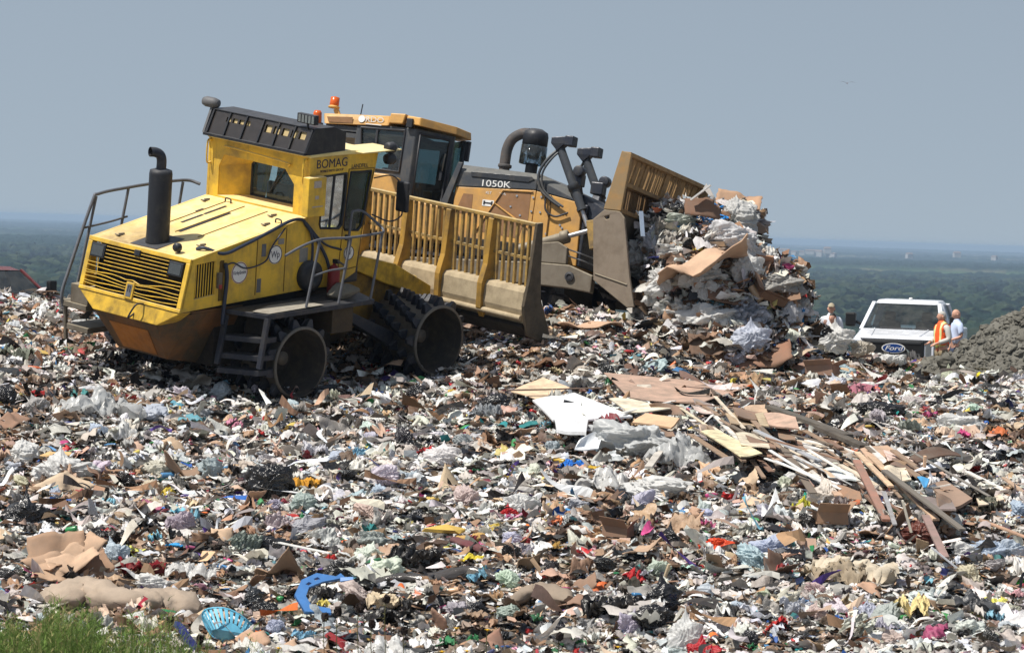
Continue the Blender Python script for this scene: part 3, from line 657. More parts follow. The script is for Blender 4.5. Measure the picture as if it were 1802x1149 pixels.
for y0 in (-.12, -.33, -.54, -.76, -.96): holes.append([(y0, 3.84), (y0 - .16, 3.84), (y0 - .16, 3.71), (y0, 3.71)])
SH = Matrix.Shear('XY', 4, (0, 0)); 
mm = MB().prism([(1.22, 3.52), (1.22, 3.905), (-1.25, 3.905), (-1.25, 3.52)], 0, .015, 'x', holes=holes)
mm.v = [(x + slp(z) + .02, y, z) for x, y, z in mm.v]; mm.build('smoked_panel', plain('smoked_plastic', lin(52, 48, 46), .3, 0, .5, .3), lb)
for y in fy: MB().beam((slp(3.52), y, 3.52), (slp(3.91), y, 3.91), .03, .03).build('panel_rib', BLK, lb)
for h in holes: MB().add([(slp(z) + .06, y, z) for y, z in h], [(0, 1, 2, 3)]).build('front_pane', plain('backlit_pane', lin(176, 156, 112), .4, var=.25, scale=12) if 'backlit_pane' not in bpy.data.materials else bpy.data.materials['backlit_pane'], lb)  # opaque cream panes, coloured as light showing through the slots
b = MB(); b.lathe([(.02, -.16), (.07, -.15), (.095, -.05), (.095, .1), (.07, .17), (.0, .18)], (.74, 1.33, 4.02), (-.2, 1, .05), 16); b.beam((.56, 1.3, 3.5), (.74, 1.3, 3.95), .05); b.build('roof_lamp', plain('grey_lamp', lin(92, 92, 94), .6), K)
b = MB().box(.64, .74, -1.34, -.9, 4.0, 4.17); b.beam((.7, -1.12, 3.9), (.7, -1.12, 4.02), .04); rl = b.build('roof_lamp', BLK, K, .015)
m = MB(); [m.box(.63, .645, y, y + .055, 4.02, 4.15) for y in (-1.32, -1.24, -1.16, -1.08, -1.0)]; m.build('lens', LENS, rl)
b = MB().lathe([(.11, 0), (.11, .06), (.09, .07), (0, .07)], (1.3, -.75, 3.86), n=16); bc = b.build('beacon', BLK, K)
MB().lathe([(.075, .0), (.08, .03), (.075, .17), (.055, .21), (0, .215)], (1.3, -.75, 3.93), n=18).build('beacon_lens', AMBER, bc)
# grab rails on the cab rear
YT = YEL
MB().tube(arc([(CX0 - .0, .72, 3.3), (CX0 - .07, .7, 3.33), (CX0 - .07, -.72, 3.27), (CX0 - .0, -.74, 3.2)], 6), .016, 8).build('grab_rail', YT, cab)
for s in (-1, 1): MB().tube(arc([(CX0, s * 1.19, 3.38), (CX0 - .09, s * 1.2, 3.36), (CX0 - .09, s * 1.2, 3.0), (CX0, s * 1.19, 2.98)], 5), .016, 8).build('grab_rail', YT, cab)
MB().box(.5, .93, -HW - .16, -HW, 2.41, 3.1).build('junction_box', YEL, cab, .015)
m = MB(); m.box(.62, .8, -HW - .165, -HW - .161, 2.92, 3.04).box(.66, .75, -HW - .165, -HW - .161, 2.72, 2.78).box(.6, .86, -HW - .165, -HW - .161, 2.58, 2.6); m.build('warning_sticker', plain('sticker', lin(170, 160, 150), .6, var=.3, scale=40), cab)
RX = (math.pi / 2, 0, 0)
text('brand_lettering', 'BOMAG', .22, (1.2, -HW - .004, 3.29), RX, NAVY_INK, cab, sx=1.0)
text('company_lettering', 'MOBILE PARTS GROUP', .06, (1.2, -HW - .004, 3.165), RX, NAVY_INK, cab, sx=.95)
text('side_lettering', 'LANDFILL', .1, (1.9, -HW - .004, 3.2), RX, NAVY_INK, cab, sx=.95)
for (x, z, r_, s_, sz) in ((-.92, 1.55, .19, 'KirbySmith', .085), (-.08, 1.79, .165, 'Wp', .17), (1.75, 1.66, .13, 'W', .13)):
    d = MB().lathe([(0, 0), (r_, 0), (r_, .006), (0, .006)], (x, -HW - .002, z), (0, -1, 0), 28, smooth=False).build('decal', WHITE_INK, hood if x < 1 else cab)
    rr = [(x + r_ * .93 * math.cos(a), -HW - .009, z + r_ * .93 * math.sin(a)) for a in [k * math.pi / 16 for k in range(33)]]
    MB().tube(rr, .007, 6, caps=False).build('decal_ring', plain('decal_red', lin(120, 40, 60), .5) if r_ > .18 else NAVY_INK, d)
    text('decal_lettering', s_, sz, (x, -HW - .0095, z), RX, NAVY_INK, d, sx=.8)
for x, z0, z1 in ((-.36, 1.78, 2.0), (-.44, 1.16, 1.4)): MB().box(x - .05, x + .05, -HW - .006, -HW + .002, z0, z1).build('side_vent', GREYT, hood)
for s in (-1, 1):
    m = MB()
    for i in range(8): x = -1.93 + i * .06; m.beam((x, s * (HW - .02), 1.2), (x + .005, s * (HW - .02), 1.78), .016, .012, up=(0, 1, 0))
    m.build('side_louvre', YEL, hood)
for x, z in ((.1, 1.95), (.05, 2.05)): pass
m = MB().box(-.02, .12, -HW - .006, -HW, 1.96, 2.06).box(.52, .72, -HW - .006, -HW, 1.6, 1.85); m.build('data_plate', plain('grey_plate', lin(130, 128, 124), .5, var=.2, scale=20), hood)
# hoses and cables along the side
def hose(pts, r, name='hose', mat=HOSE, par=K): return MB().tube(arc(pts, 5), r, 8).build(name, mat, par)
hose([(-1.65, -.95, ztop(-1.65) + .02), (-1.6, -1.1, ztop(-1.6) + .05), (-1.35, -1.3, 1.92), (-.9, -1.3, 2.02), (-.3, -1.3, 2.2), (.2, -1.31, 2.36), (.5, -1.3, 2.36), (.62, -1.3, 2.25), (.9, -1.32, 1.95), (1.15, -1.33, 1.6), (1.3, -1.33, 1.2)], .03)
hose([(.55, -1.31, 2.33), (.72, -1.33, 2.1), (.78, -1.33, 1.7), (.7, -1.33, 1.2)], .024); hose([(.6, -1.31, 2.3), (1.05, -1.33, 1.9), (1.5, -1.33, 1.75)], .02)
hose([(-1.3, -1.31, 1.75), (-1.25, -1.31, 1.5), (-1.28, -1.31, 1.05), (-1.3, -1.31, .7)], .035, 'drain_hose')
hose([(-1.28, -1.31, 1.72), (-1.1, -1.31, 1.74), (-.8, -1.31, 1.62), (-.35, -1.31, 1.7), (-.2, -1.31, 1.95), (.1, -1.31, 2.25)], .014, 'cable')
b = MB().box(-1.47, -1.38, -HW - .07, -HW - .01, 1.33, 1.6); b.build('battery_switch', STEEL, hood, .01); MB().box(-1.46, -1.40, -HW - .09, -HW - .071, 1.33, 1.4).build('switch_knob', plain('faded_red', lin(150, 50, 50), .5), hood)
b = MB().lathe([(.03, 0), (.25, 0), (.27, .03), (.27, .18), (.22, .22), (.1, .24), (.08, .2), (0, .2)], (.75, -1.2, 1.35), (0, -1, 0), 26); b.build('air_intake', BLK, K)
m = MB().lathe([(.02, 0), (.1, 0), (.11, .03), (.11, .42), (.06, .5), (.03, .52), (.03, .58), (0, .58)], (1.25, -1.42, 1.0), n=16); fx = m.build('fire_extinguisher', worn('dusty_red', lin(120, 24, 26), lin(80, 60, 50), .4, 4, .5), K)
MB().box(1.22, 1.28, -1.52, -1.40, 1.55, 1.62).build('valve', BLK, fx)
# decks, steps and fenders on both sides
for s in (-1, 1):
    m = MB().hull([(-1.22, s * 1.29, .95), (-.86, s * 1.97, .93), (1.75, s * 1.97, .95), (1.9, s * 1.29, 1.0), (-1.22, s * 1.29, .87), (-.86, s * 1.97, .84), (1.75, s * 1.97, .87), (1.9, s * 1.29, .9)])
    dk = m.build('deck', DSTEEL, K, .01)
    MB().hull([(-1.0, s * 1.72, .955), (-.84, s * 1.95, .945), (.5, s * 1.95, .975), (.4, s * 1.5, .975), (-.4, s * 1.5, .966), (-1.0, s * 1.72, .965)]).build('grip_plate', worn('grip_plate_steel', lin(150, 144, 132), lin(110, 102, 90), .5, 8, .8, bmp=.6), dk)
    st = MB().beam((-.86, s * 1.95, .86), (-1.0, s * 1.95, 0.0), .1, .06).build('step_post', DSTEEL, K, .006); MB().beam((-1.24, s * 1.33, .86), (-1.4, s * 1.33, .02), .1, .06).build('step_post', DSTEEL, K, .006)
    for t in (.38, .72, 1.0):
        x0, x1 = lerp(-.86, -1.0, t), lerp(-1.24, -1.4, t); z = lerp(.86, -.04, t)
        MB().hull([(x0, s * 1.95, z), (x0 + .3, s * 1.95, z), (x1, s * 1.33, z), (x1 + .3, s * 1.33, z), (x0, s * 1.95, z - .09), (x1, s * 1.33, z - .09), (x0 + .3, s * 1.95, z - .09), (x1 + .3, s * 1.33, z - .09)]).build('step', DSTEEL, st, .006)
    MB().hull([(-.7, s * 1.36, .86), (-.85, s * 1.36, .0), (-.75, s * 1.36, .86), (-.9, s * 1.36, .0), (-.7, s * 1.9, .86), (-.8, s * 1.9, .5)]).build('fender', INNER, st)
    MB().box(.78, 1.3, s * 1.3, s * 1.9, .42, .86).build('tool_box', worn('brown_box', lin(70, 58, 42), lin(40, 36, 30), .5, 4, .8), dk, .012)
    m = MB().prism([(1.75, .45), (1.78, .62), (3.1, .05), (3.12, -.2), (3.0, -.2)], s * 1.22, s * 1.42, 'y'); m.build('side_beam', DSTEEL, K, .012)
    # hand rails
    T = .024; Y = s * 1.93
    if s < 0:
        m = MB().tube(arc([(-.5, Y, 1.92), (-.1, Y, 2.05), (.35, Y, 2.13), (1.1, Y, 2.1), (1.9, Y, 2.12)], 5) + arc([(1.9, Y, 2.12), (1.97, Y + .1, 2.18), (1.9, -1.45, 2.4), (1.75, -1.36, 2.42), (1.68, -1.35, 2.3), (1.62, -1.35, 1.4)], 5), T, 8)
        for a, b in (((.08, Y, .96), (.33, Y, 2.12)), ((.88, Y, .96), (1.1, Y, 2.1)), ((1.68, Y, .96), (1.88, Y, 2.11))): m.tube([a, b], T, 8)
        m.tube(arc([(.22, Y, 1.5), (.6, Y, 1.56), (1.0, Y, 1.58), (1.25, -1.5, 1.6)], 4), .018, 8)
    else:
        m = MB().tube(arc([(-2.02, Y, .5), (-2.06, Y, .75), (-1.9, Y, 1.2), (-1.45, Y, 2.3), (-1.3, Y, 2.44), (-.6, Y, 2.5), (0.1, Y, 2.53), (.7, Y - .1, 2.55), (.85, Y - .3, 2.5)], 5), .03, 8)
        for a, b in (((-1.75, Y, .7), (-1.36, Y, 2.4)), ((-.86, Y, 1.2), (-.6, Y, 2.5)), ((.5, Y, 1.2), (.62, Y - .1, 2.52))): m.tube([a, b], .026, 8)
        m.tube(arc([(-1.6, Y, 1.86), (-1.0, Y, 1.92), (-.6, Y, 1.98)], 4), .02, 8)
        m2 = MB().box(-2.05, -1.0, 1.31, 2.0, .52, .62).box(-2.02, -1.8, 1.31, 1.75, .62, .95).box(-1.95, -1.1, 1.35, 1.9, .1, .2); m2.beam((-1.95, 1.95, .55), (-1.9, 1.95, -.1), .06); m2.build('rear_step', STEEL, K, .01)
    m.build('handrail', GREYT, K)
# drums with cleats: one built, the others copied
INNERD = worn('drum_inside_shade', lin(52, 48, 44), lin(84, 74, 60), .5, 4, .9)  # shade of the hollow drum painted as a darker base, mottled with grime
def drum(y_in, y_out, seed):
    s = 1 if y_out > y_in else -1; m = MB(); W = abs(y_out - y_in)
    prof = [(.60, 0), (.615, .0), (.615, W - .05), (.635, W - .04), (.635, W), (.59, W)]
    prof.insert(0, (0, 0)); m.lathe(prof, (0, y_in, 0), (0, s, 0), 48, cap=False); d = m.build('drum', DRUMS, K)
    c = MB()
    for r in range(6):
        for k in range(12):
            a = 2 * math.pi * (k + (r % 2) * .5) / 12 + .12 * r; yc = y_in + s * (W * (.08 + .168 * r))
            Mx = Matrix.Rotation(a, 4, 'Y') @ Matrix.Translation((0, yc, .61))
            pts = [(x * .1, y * .06, 0) for x in (-1, 1) for y in (-1, 1)] + [(x * .075, y * .04, .07) for x in (-1, 1) for y in (-1, 1)] + [(x * .035, y * .03, .165) for x in (-1, 1) for y in (-1, 1)]
            c.hull(pts, Mx)
    c.build('cleats', DSTEEL, d, .012)
    MB().lathe([(.592, W), (.57, W - .06), (.545, W - .7), (.2, W - .74), (.0, W - .74)], (0, y_in, 0), (0, s, 0), 40, cap=False).build('drum_inside', INNERD, d)
    MB().lathe([(.2, 0), (.2, .12), (.13, .16), (.12, .3), (.0, .31)], (0, y_in + s * (W - .735), 0), (0, s, 0), 18).build('hub', DRUMS, d)
    return d
dr = drum(-.75, -1.97, 1); dr.location = (0, 0, 0)
dl = drum(.75, 1.97, 2)
for src, yaw in ((dr, .25), (dl, .6)):
    o = copy_part(src, K); o.location = (3.5, 0, .03); o.rotation_euler = (0, yaw, 0)
MB().tube([(0, -1.5, 0), (0, 1.5, 0)], .2, 12).tube([(3.5, -1.5, .03), (3.5, 1.5, .03)], .2, 12).build('axle', INNER, K)
# front frame and lift arms
m = MB().prism([(1.7, .9), (2.3, 1.15), (3.9, .95), (4.4, .7), (4.4, .3), (2.2, .0), (1.7, .1)], -.55, .55, 'y'); m.build('front_frame', worn('greasy_yellow', lin(150, 116, 44), lin(50, 46, 38), .7, 3, .7, dust=DUST, dust_amt=.6), K, .02)
for y in (-.6, .6):
    MB().prism([(2.5, 1.2), (2.7, 1.42), (3.6, 1.2), (4.6, .7), (4.6, .45), (3.4, .85)], y - .08, y + .08, 'y').build('lift_arm', YELD, K, .015)
    MB().tube([(2.6, y * .6, 1.35), (3.5, y * .6, 1.1)], .08, 12).tube([(3.5, y * .6, 1.1), (4.5, y * .6, .8)], .045, 10).build('lift_cylinder', YELD, K)
# blade with trash rack
BX, yA, yB = 4.9, -2.87, 2.25
bl = MB()
bl.prism([(BX + .05, 1.02), (BX - .12, 1.0), (BX - .17, .93), (BX - .2, .62), (BX - .17, .5), (BX - .1, .34), (BX + .15, .08), (BX + .25, .05), (BX + .05, .4), (BX, .8)], yA + .05, yB, 'y')
blade = bl.build('blade', DUSTY, K, .01)
MB().tube([(BX - .2, yA + .06, .47), (BX - .2, yB, .47)], .05, 10).build('blade_pipe', DUSTY, blade)
MB().prism([(BX - .13, .36), (BX + .14, .07), (BX + .16, .05), (BX - .16, .3)], yA + .06, yB, 'y').build('cutting_edge', INNER, blade)
rk = MB().box(BX - .04, BX + .06, yA, yB, 2.13, 2.19); rack = rk.build('rack_rail', RACKY, blade, .008)
m = MB(); 
posts = [-1.82, -.77, .28, 1.33]
y = yA + .17
while y < yB:
    if min(abs(y - p) for p in posts) > .1: m.box(BX - .01, BX + .05, y - .022, y + .022, 1.0, 2.13)
    y += .148
m.build('rack_bars', RACKY, blade)
MB().box(BX - .0, BX + .045, yA + .05, yB, 1.5, 1.55).build('rack_crossbar', RACKY, blade)
for p in posts:
    MB().prism([(BX - .06, 2.12), (BX + .07, 2.12), (BX + .07, .2), (BX - .14, .3), (BX - .26, .5), (BX - .26, .95), (BX - .14, 1.3)], p - .06, p + .06, 'y').build('rack_post', worn('post_yellow', lin(176, 136, 56), lin(84, 70, 50), .65, 3, .7, dust=DUST), blade, .01)
MB().prism([(BX - .03, 2.2), (BX + .12, 2.2), (BX + .15, 1.3), (BX + .2, .8), (BX + .55, .03), (BX + .3, -.02), (BX - .1, .15), (BX - .25, .7), (BX - .14, 1.2)], yA - .05, yA + .02, 'y').build('end_plate', worn('dusty_dark_steel', lin(84, 74, 60), lin(54, 48, 40), .6, 4, .8, dust=DUST), blade, .01)
# mirror
b = MB().box(2.62, 2.7, -1.78, -1.5, 2.38, 2.92); mr = b.build('side_mirror', BLK, K, .03)
MB().tube(arc([(2.3, -1.25, 2.3), (2.5, -1.5, 2.2), (2.66, -1.62, 2.3), (2.66, -1.64, 2.45)], 5), .014, 8).tube(arc([(2.3, -1.25, 2.95), (2.5, -1.5, 3.02), (2.66, -1.62, 2.85)], 4), .012, 8).build('mirror_arm', BLACK_INK, mr)
# sack on the deck
V = blob_proto(5, I4, .5, 10, .1) * np.array([.34, .24, .26]); sk = np_mesh('sack', V, F4, plain('sack_cloth', lin(110, 104, 92), .95, var=.3, bmp=.4), smooth=True)
sk.matrix_world = CP.matrix() @ Matrix.Translation((1.15, -1.66, 1.03)); tag(sk, 'grey cloth sack lying on the deck of the yellow compactor', 'sack')
# ---------------------------------------------------------------- the bulldozer
B = empty('bulldozer', 'orange yellow crawler bulldozer with charcoal hood raising a slatted blade into the trash heap', 'bulldozer', matrix=DZ.matrix())
CW = .95
# tracks
for s in (-1, 1):
    m = MB(); path = []
    for k in range(13): a = math.pi / 2 + math.pi * k / 12; path.append((-2.9 + .52 * math.cos(a), .56 + .52 * math.sin(a)))
    for k in range(13): a = -math.pi / 2 + math.pi * k / 12; path.append((1.2 + .48 * math.cos(a), .52 + .48 * math.sin(a)))
    P = path + [path[0]]; L = 0; pts = []
    for (a, b) in zip(P[:-1], P[1:]):
        d = math.dist(a, b)
        while L < d: t = L / d; pts.append((lerp(a[0], b[0], t), lerp(a[1], b[1], t), math.atan2(b[1] - a[1], b[0] - a[0]))); L += .2
        L -= d
    for x, z, a in pts:
        Mx = Matrix.Translation((x, s * 1.45, z)) @ Matrix.Rotation(-a, 4, 'Y')
        m.box(-.095, .095, -.3, .3, -.03, .03, Mx); m.box(-.09, -.06, -.3, .3, -.1, -.03, Mx)
    tr = m.build('track', DSTEEL, B)
    MB().box(-2.7, 1.0, s * 1.3 - .05, s * 1.6 + .05, .3, .75).build('track_frame', STEEL, tr, .04)
    for x, r in ((-2.9, .42), (1.2, .4)): MB().lathe([(0, 0), (r, 0), (r, .12), (0, .12)], (x, s * 1.4, .56), (0, s, 0), 20, smooth=False).build('track_wheel', DSTEEL, tr, .02)
m = MB().box(-3.6, 1.5, -.95, .95, .5, 1.5); m.build('chassis', INNER, B, .03)
# rear fender and body below the cab
m = MB()
for s in (-1, 1): m.prism([(-4.0, 1.5), (-4.0, 2.4), (-3.6, 2.52), (-2.1, 2.5), (-1.9, 2.1), (-1.0, 2.0), (-1.0, 1.3)], s * .96, s * 1.5, 'y')
m.box(-4.0, -2.4, -.95, .95, 1.4, 2.3); fd = m.build('rear_fender', ORA, B, .03)
text('unit_number', '147', .18, (-3.05, -1.505, 2.36), RX, plain('brown_ink', lin(150, 110, 90), .6), fd)
# engine hood
m = MB().hull([(-1.0, s * .62, 2.93) for s in (-1, 1)] + [(.68, s * .62, 2.90) for s in (-1, 1)] + [(-1.0, s * .78, 2.78) for s in (-1, 1)] + [(.68, s * .78, 2.78) for s in (-1, 1)] + [(-1.0, s * .78, 2.48) for s in (-1, 1)] + [(.68, s * .78, 2.57) for s in (-1, 1)])
hd = m.build('engine_hood', CHAR, B, .02)
m = MB()
for s in (-1, 1): m.prism([(-.72, 2.80), (.55, 2.82), (.62, 2.77), (.5, 2.70), (-.7, 2.70)], s * .78, s * .80, 'y')
m.build('hood_trim', worn('charcoal_trim', lin(44, 47, 52), lin(110, 104, 92), .3, 3, .4), hd, .008)
m = MB().hull([(.69, s * .62, 2.895) for s in (-1, 1)] + [(.69, s * .78, 2.775) for s in (-1, 1)] + [(.69, s * .78, 2.56) for s in (-1, 1)] + [(1.55, s * .6, 2.6) for s in (-1, 1)] + [(1.62, s * .7, 2.42) for s in (-1, 1)])
m.build('hood_nose', CHAR, B, .02)
m = MB()
for s in (-1, 1):
    m.prism([(-1.0, 2.475), (.675, 2.565), (.675, 1.3), (-1.0, 1.3)], s * .70, s * .77, 'y')
sp = m.build('side_panel', ORA, B, .012)
m = MB().hull([(.685, s * .77, 2.555) for s in (-1, 1)] + [(1.62, s * .7, 2.415) for s in (-1, 1)] + [(.685, s * .77, 1.2) for s in (-1, 1)] + [(1.68, s * .7, 1.2) for s in (-1, 1)])
m.build('radiator_housing', ORA, B, .015)
m = MB().box(1.66, 1.74, -.66, .66, 1.2, 2.4); m.build('radiator_guard', DSTEEL, B, .02)
scr = [[(-.82, 2.36), (-.62, 2.36), (-.6, 2.0), (-.95, 1.95)], [(.02, 2.47), (.58, 2.5), (.6, 1.86), (-.13, 2.25)], [(-.16, 2.2), (.5, 1.84), (.45, 1.6), (-.42, 1.66)]]
m = MB()
for q in scr: m.prism(q, -.776, -.771, 'y')
m.build('side_screen', MESHB, sp, .004)
m = MB()
for a, b in (((.0, 2.5), (-.45, 1.66)), ((-.13, 2.23), (.6, 1.82)), ((0, 2.5), (.62, 2.53))): m.beam((a[0], -.78, a[1]), (b[0], -.78, b[1]), .018, .045, up=(0, 1, 0))
m.build('panel_rib', ORA, sp, .004)
m = MB()
for x, z in ((.64, 2.42), (.64, 2.15), (.64, 1.9), (.3, 2.42), (.2, 2.2), (.42, 2.05), (.8, 2.45), (.82, 2.15), (1.02, 2.4), (1.25, 1.95), (1.3, 1.9), (1.2, 1.75), (1.0, 1.75)):
    m.lathe([(0, 0), (.022, 0), (.022, .014), (0, .014)], (x, -.775 + max(0, x - .68) * .074, z), (0, -1, 0), 8, smooth=False)
m.build('bolts', CHROME, sp)
m = MB().beam((1.0, -.765, 2.5), (1.02, -.765, 1.3), .012, .02); m.build('panel_seam', plain('seam_brown', lin(96, 68, 30), .8), sp)
MB().box(-.4, -.16, -.778, -.772, 2.16, 2.28).build('tie_down_plate', WHITE_INK, sp)
m = MB()
for x in (-.36, -.2): m.box(x - .018, x + .018, -.781, -.778, 2.18, 2.26)
m.box(-.36, -.2, -.781, -.778, 2.205, 2.235); m.build('plate_mark', BLACK_INK, sp)
text('model_number', '1050K', .18, (-.18, -.785, 2.6), (math.pi / 2, -.03, 0), WHITE_INK, hd, sx=1.35)
text('small_lettering', 'XLT', .07, (-.3, -.775, 2.42), RX, WHITE_INK, sp); text('small_lettering', 'WHL', .06, (.0, -.775, 2.43), RX, WHITE_INK, sp)
# cab
m = MB()
pw = [(-3.1, 3.42), (-2.16, 3.44), (-2.16, 2.62), (-2.98, 2.64)]
DA, DB_ = Vector((-1.93, .95, 0)), Vector((-1.39, .31, 0)); DL = (DB_ - DA).length
def dpt(t, z, s, o=0.): p = DA.lerp(DB_, t / DL); n = Vector((.64, .54, 0)).normalized() * o; return (p.x + n.x, s * (p.y + n.y), z)
dw = [(.1, 3.42), (DL - .07, 3.40), (DL - .07, 2.3), (DL - .1, 2.05), (.12, 2.0)]
for s in (-1, 1):
    m.prism([(-3.2, 3.5), (-1.93, 3.5), (-1.93, 1.7), (-2.0, 1.7), (-2.2, 2.5), (-3.2, 2.5)], s * CW, s * (CW - .07), 'y', holes=[pw])
    d = MB().prism([(0, 3.5), (DL, 3.5), (DL, 1.7), (0, 1.7)], 0, -.06, 'y', holes=[dw]); m.add([dpt(x, z, s, y) for x, y, z in d.v], d.f)
    m.beam((-1.39, s * .30, 1.7), (-1.39, s * .30, 3.5), .05, .05)
m.box(-2.2, -1.5, -.6, .6, 1.5, 1.75).box(-3.2, -3.12, -.88, .88, 2.4, 2.7).box(-1.42, -1.38, -.27, .27, 1.7, 2.45)
cb = m.build('cab', CHAR, B, .012)
for s in (-1, 1):
    lp = [(p[0], s * (CW + .006), p[1]) for p in pw]; fo = MB().tube(lp + lp[:2], .028, 6).build('side_window', BLACK_INK, cb)
    MB().add([(p[0], s * (CW - .02), p[1]) for p in pw], [tuple(range(4))]).build('pane', GLASS, fo); MB().beam((-2.75, s * CW, 3.42), (-2.72, s * CW, 2.64), .04).build('window_bar', BLACK_INK, fo)
    lp = [dpt(p[0], p[1], s, .006) for p in dw]; fo = MB().tube(lp + lp[:2], .028, 6).build('cab_door', BLACK_INK, cb)
    MB().add([dpt(p[0], p[1], s, -.02) for p in dw], [tuple(range(5))]).build('pane', GLASSD, fo)
    MB().tube(arc([dpt(.68, 2.75, s, .02), dpt(.66, 2.85, s, .06), dpt(.67, 3.0, s, .05), dpt(.7, 3.12, s, .02)], 4), .016, 8).build('door_handle', STEEL, fo)
    MB().box(-.03, .03, -.03, .03, -.1, .1, Matrix.Translation(dpt(.66, 2.68, s, .03))).build('door_latch', BLK, fo, .01)
MB().add([(-1.4, -.27, 3.42), (-1.4, .27, 3.42), (-1.4, .27, 2.5), (-1.4, -.27, 2.5)], [(0, 1, 2, 3)]).build('windscreen', GLASS, cb)
MB().add([(-3.18, -.85, 3.42), (-3.18, .85, 3.42), (-3.16, .85, 2.7), (-3.16, -.85, 2.7)], [(0, 1, 2, 3)]).build('rear_window', GLASS, cb)
m = MB().hull([(x, -.80 + y, z) for y in (-.04, .04) for x, z in ((-1.0, 2.95), (-.9, 2.95), (-1.3, 1.95), (-1.14, 1.95))]).build('front_pillar', CHAR, cb, .01)
m = MB().box(-2.75, -2.3, -.3, .3, 2.0, 2.35).box(-2.85, -2.65, -.32, .32, 2.2, 2.75).box(-1.7, -1.5, -.3, .3, 1.8, 2.4); m.build('seat', BLACK_INK, cb, .05)
m = MB().hull([(x, s * y, z) for x, y, z in ((-3.98, .9, 3.63), (-2.5, .96, 3.70), (-3.9, .98, 3.42), (-2.5, 1.0, 3.50)) for s in (-1, 1)]); rf = m.build('cab_roof', ORA, B, .03)
m = MB().hull([(x, s * y, z) for x, y, z in ((-2.49, 1.02, 3.75), (-2.16, 1.03, 3.76), (-2.5, 1.03, 3.55), (-2.2, 1.04, 3.56)) for s in (-1, 1)]); m.build('roof_corner', ORA, rf, .02)
m = MB().hull([(x, s * y, z) for x, y, z in ((-2.15, .98, 3.74), (-1.85, 1.0, 3.72), (-1.32, .36, 3.68), (-2.15, 1.0, 3.58), (-1.85, 1.02, 3.56), (-1.3, .38, 3.53)) for s in (-1, 1)]); m.build('front_roof', ORA, rf, .02)
m = MB().box(-3.88, -2.0, -.92, .92, 3.32, 3.42); m.box(-3.85, -3.2, -.9, .9, 3.2, 3.3); m.build('roof_liner', CHAR, rf)
m = MB().prism([(-3.85, 3.56), (-3.3, 3.6), (-3.28, 3.48), (-3.8, 3.46)], -.995, -.985, 'y'); m.build('roof_screen', MESHB, rf)
text('dealer_lettering', 'RDO', .15, (-2.82, -1.0, 3.585), (math.pi / 2 + .1, -.03, 0), WHITE_INK, rf, sx=1.25)
e_ = MB().lathe([(0, 0), (.07, 0), (.07, .01), (0, .01)], (-3.1, -.985, 3.58), (0, -1, .1), 18, smooth=False).build('dealer_badge', WHITE_INK, rf)
MB().box(-3.0, -2.66, -1.0, -.99, 3.485, 3.5).build('lettering_underline', WHITE_INK, rf)
m = MB().lathe([(0, 0), (.11, 0), (.12, .03), (.08, .06), (0, .07)], (-4.1, -.2, 3.83), n=14); m.beam((-4.05, -.2, 3.82), (-3.9, -.2, 3.55), .05, .1); bc = m.build('beacon', ORA, B)
MB().lathe([(.085, 0), (.095, .02), (.09, .17), (.0, .19)], (-4.1, -.2, 3.88), n=16).build('beacon_lens', AMBER, bc)
MB().lathe([(.16, 0), (.15, .06), (.08, .11), (0, .12)], (-3.45, .1, 3.66), n=18).tube([(-3.55, -.1, 3.65), (-3.53, -.1, 3.98)], .012, 6).build('antenna', BLK, rf)
for y in (-1.0,): MB().box(-2.12, -1.99, y - .05, y + .03, 3.5, 3.68).build('camera', BLK, rf, .01)
MB().box(-1.36, -1.28, .28, .36, 3.1, 3.5).build('mirror_bracket', BLACK_INK, cb, .01)
# exhaust elbow and precleaner
m = MB(); pp = arc([(-.36, 0, 2.9), (-.37, 0, 3.15), (-.36, 0, 3.4), (-.28, 0, 3.6), (-.1, 0, 3.72), (.06, 0, 3.74)], 6); m.tube(pp, .105, 18, caps=False).tube(pp, .09, 18, caps=False)
m.lathe([(.12, 3.02), (.135, 3.03), (.135, 3.08), (.12, 3.09)], (-.36, 0, 0), n=18, close=True); m.build('exhaust_pipe', worn('hot_exhaust', lin(74, 72, 72), lin(110, 92, 80), .5, 6, .75), B)
m = MB().lathe([(.12, 2.88), (.12, 3.3), (.14, 3.42), (.22, 3.5), (.25, 3.52), (.25, 3.7), (.23, 3.78), (.12, 3.84), (0, 3.85)], (.2, 0, 0), n=28); pc = m.build('precleaner', BLK, B)
MB().lathe([(.262, 3.14), (.262, 3.5), (.252, 3.5), (.252, 3.14)], (.2, 0, 0), n=28, close=True).build('precleaner_bowl', glass('clear_bowl', (.7, .74, .76), gloss=.15), pc)
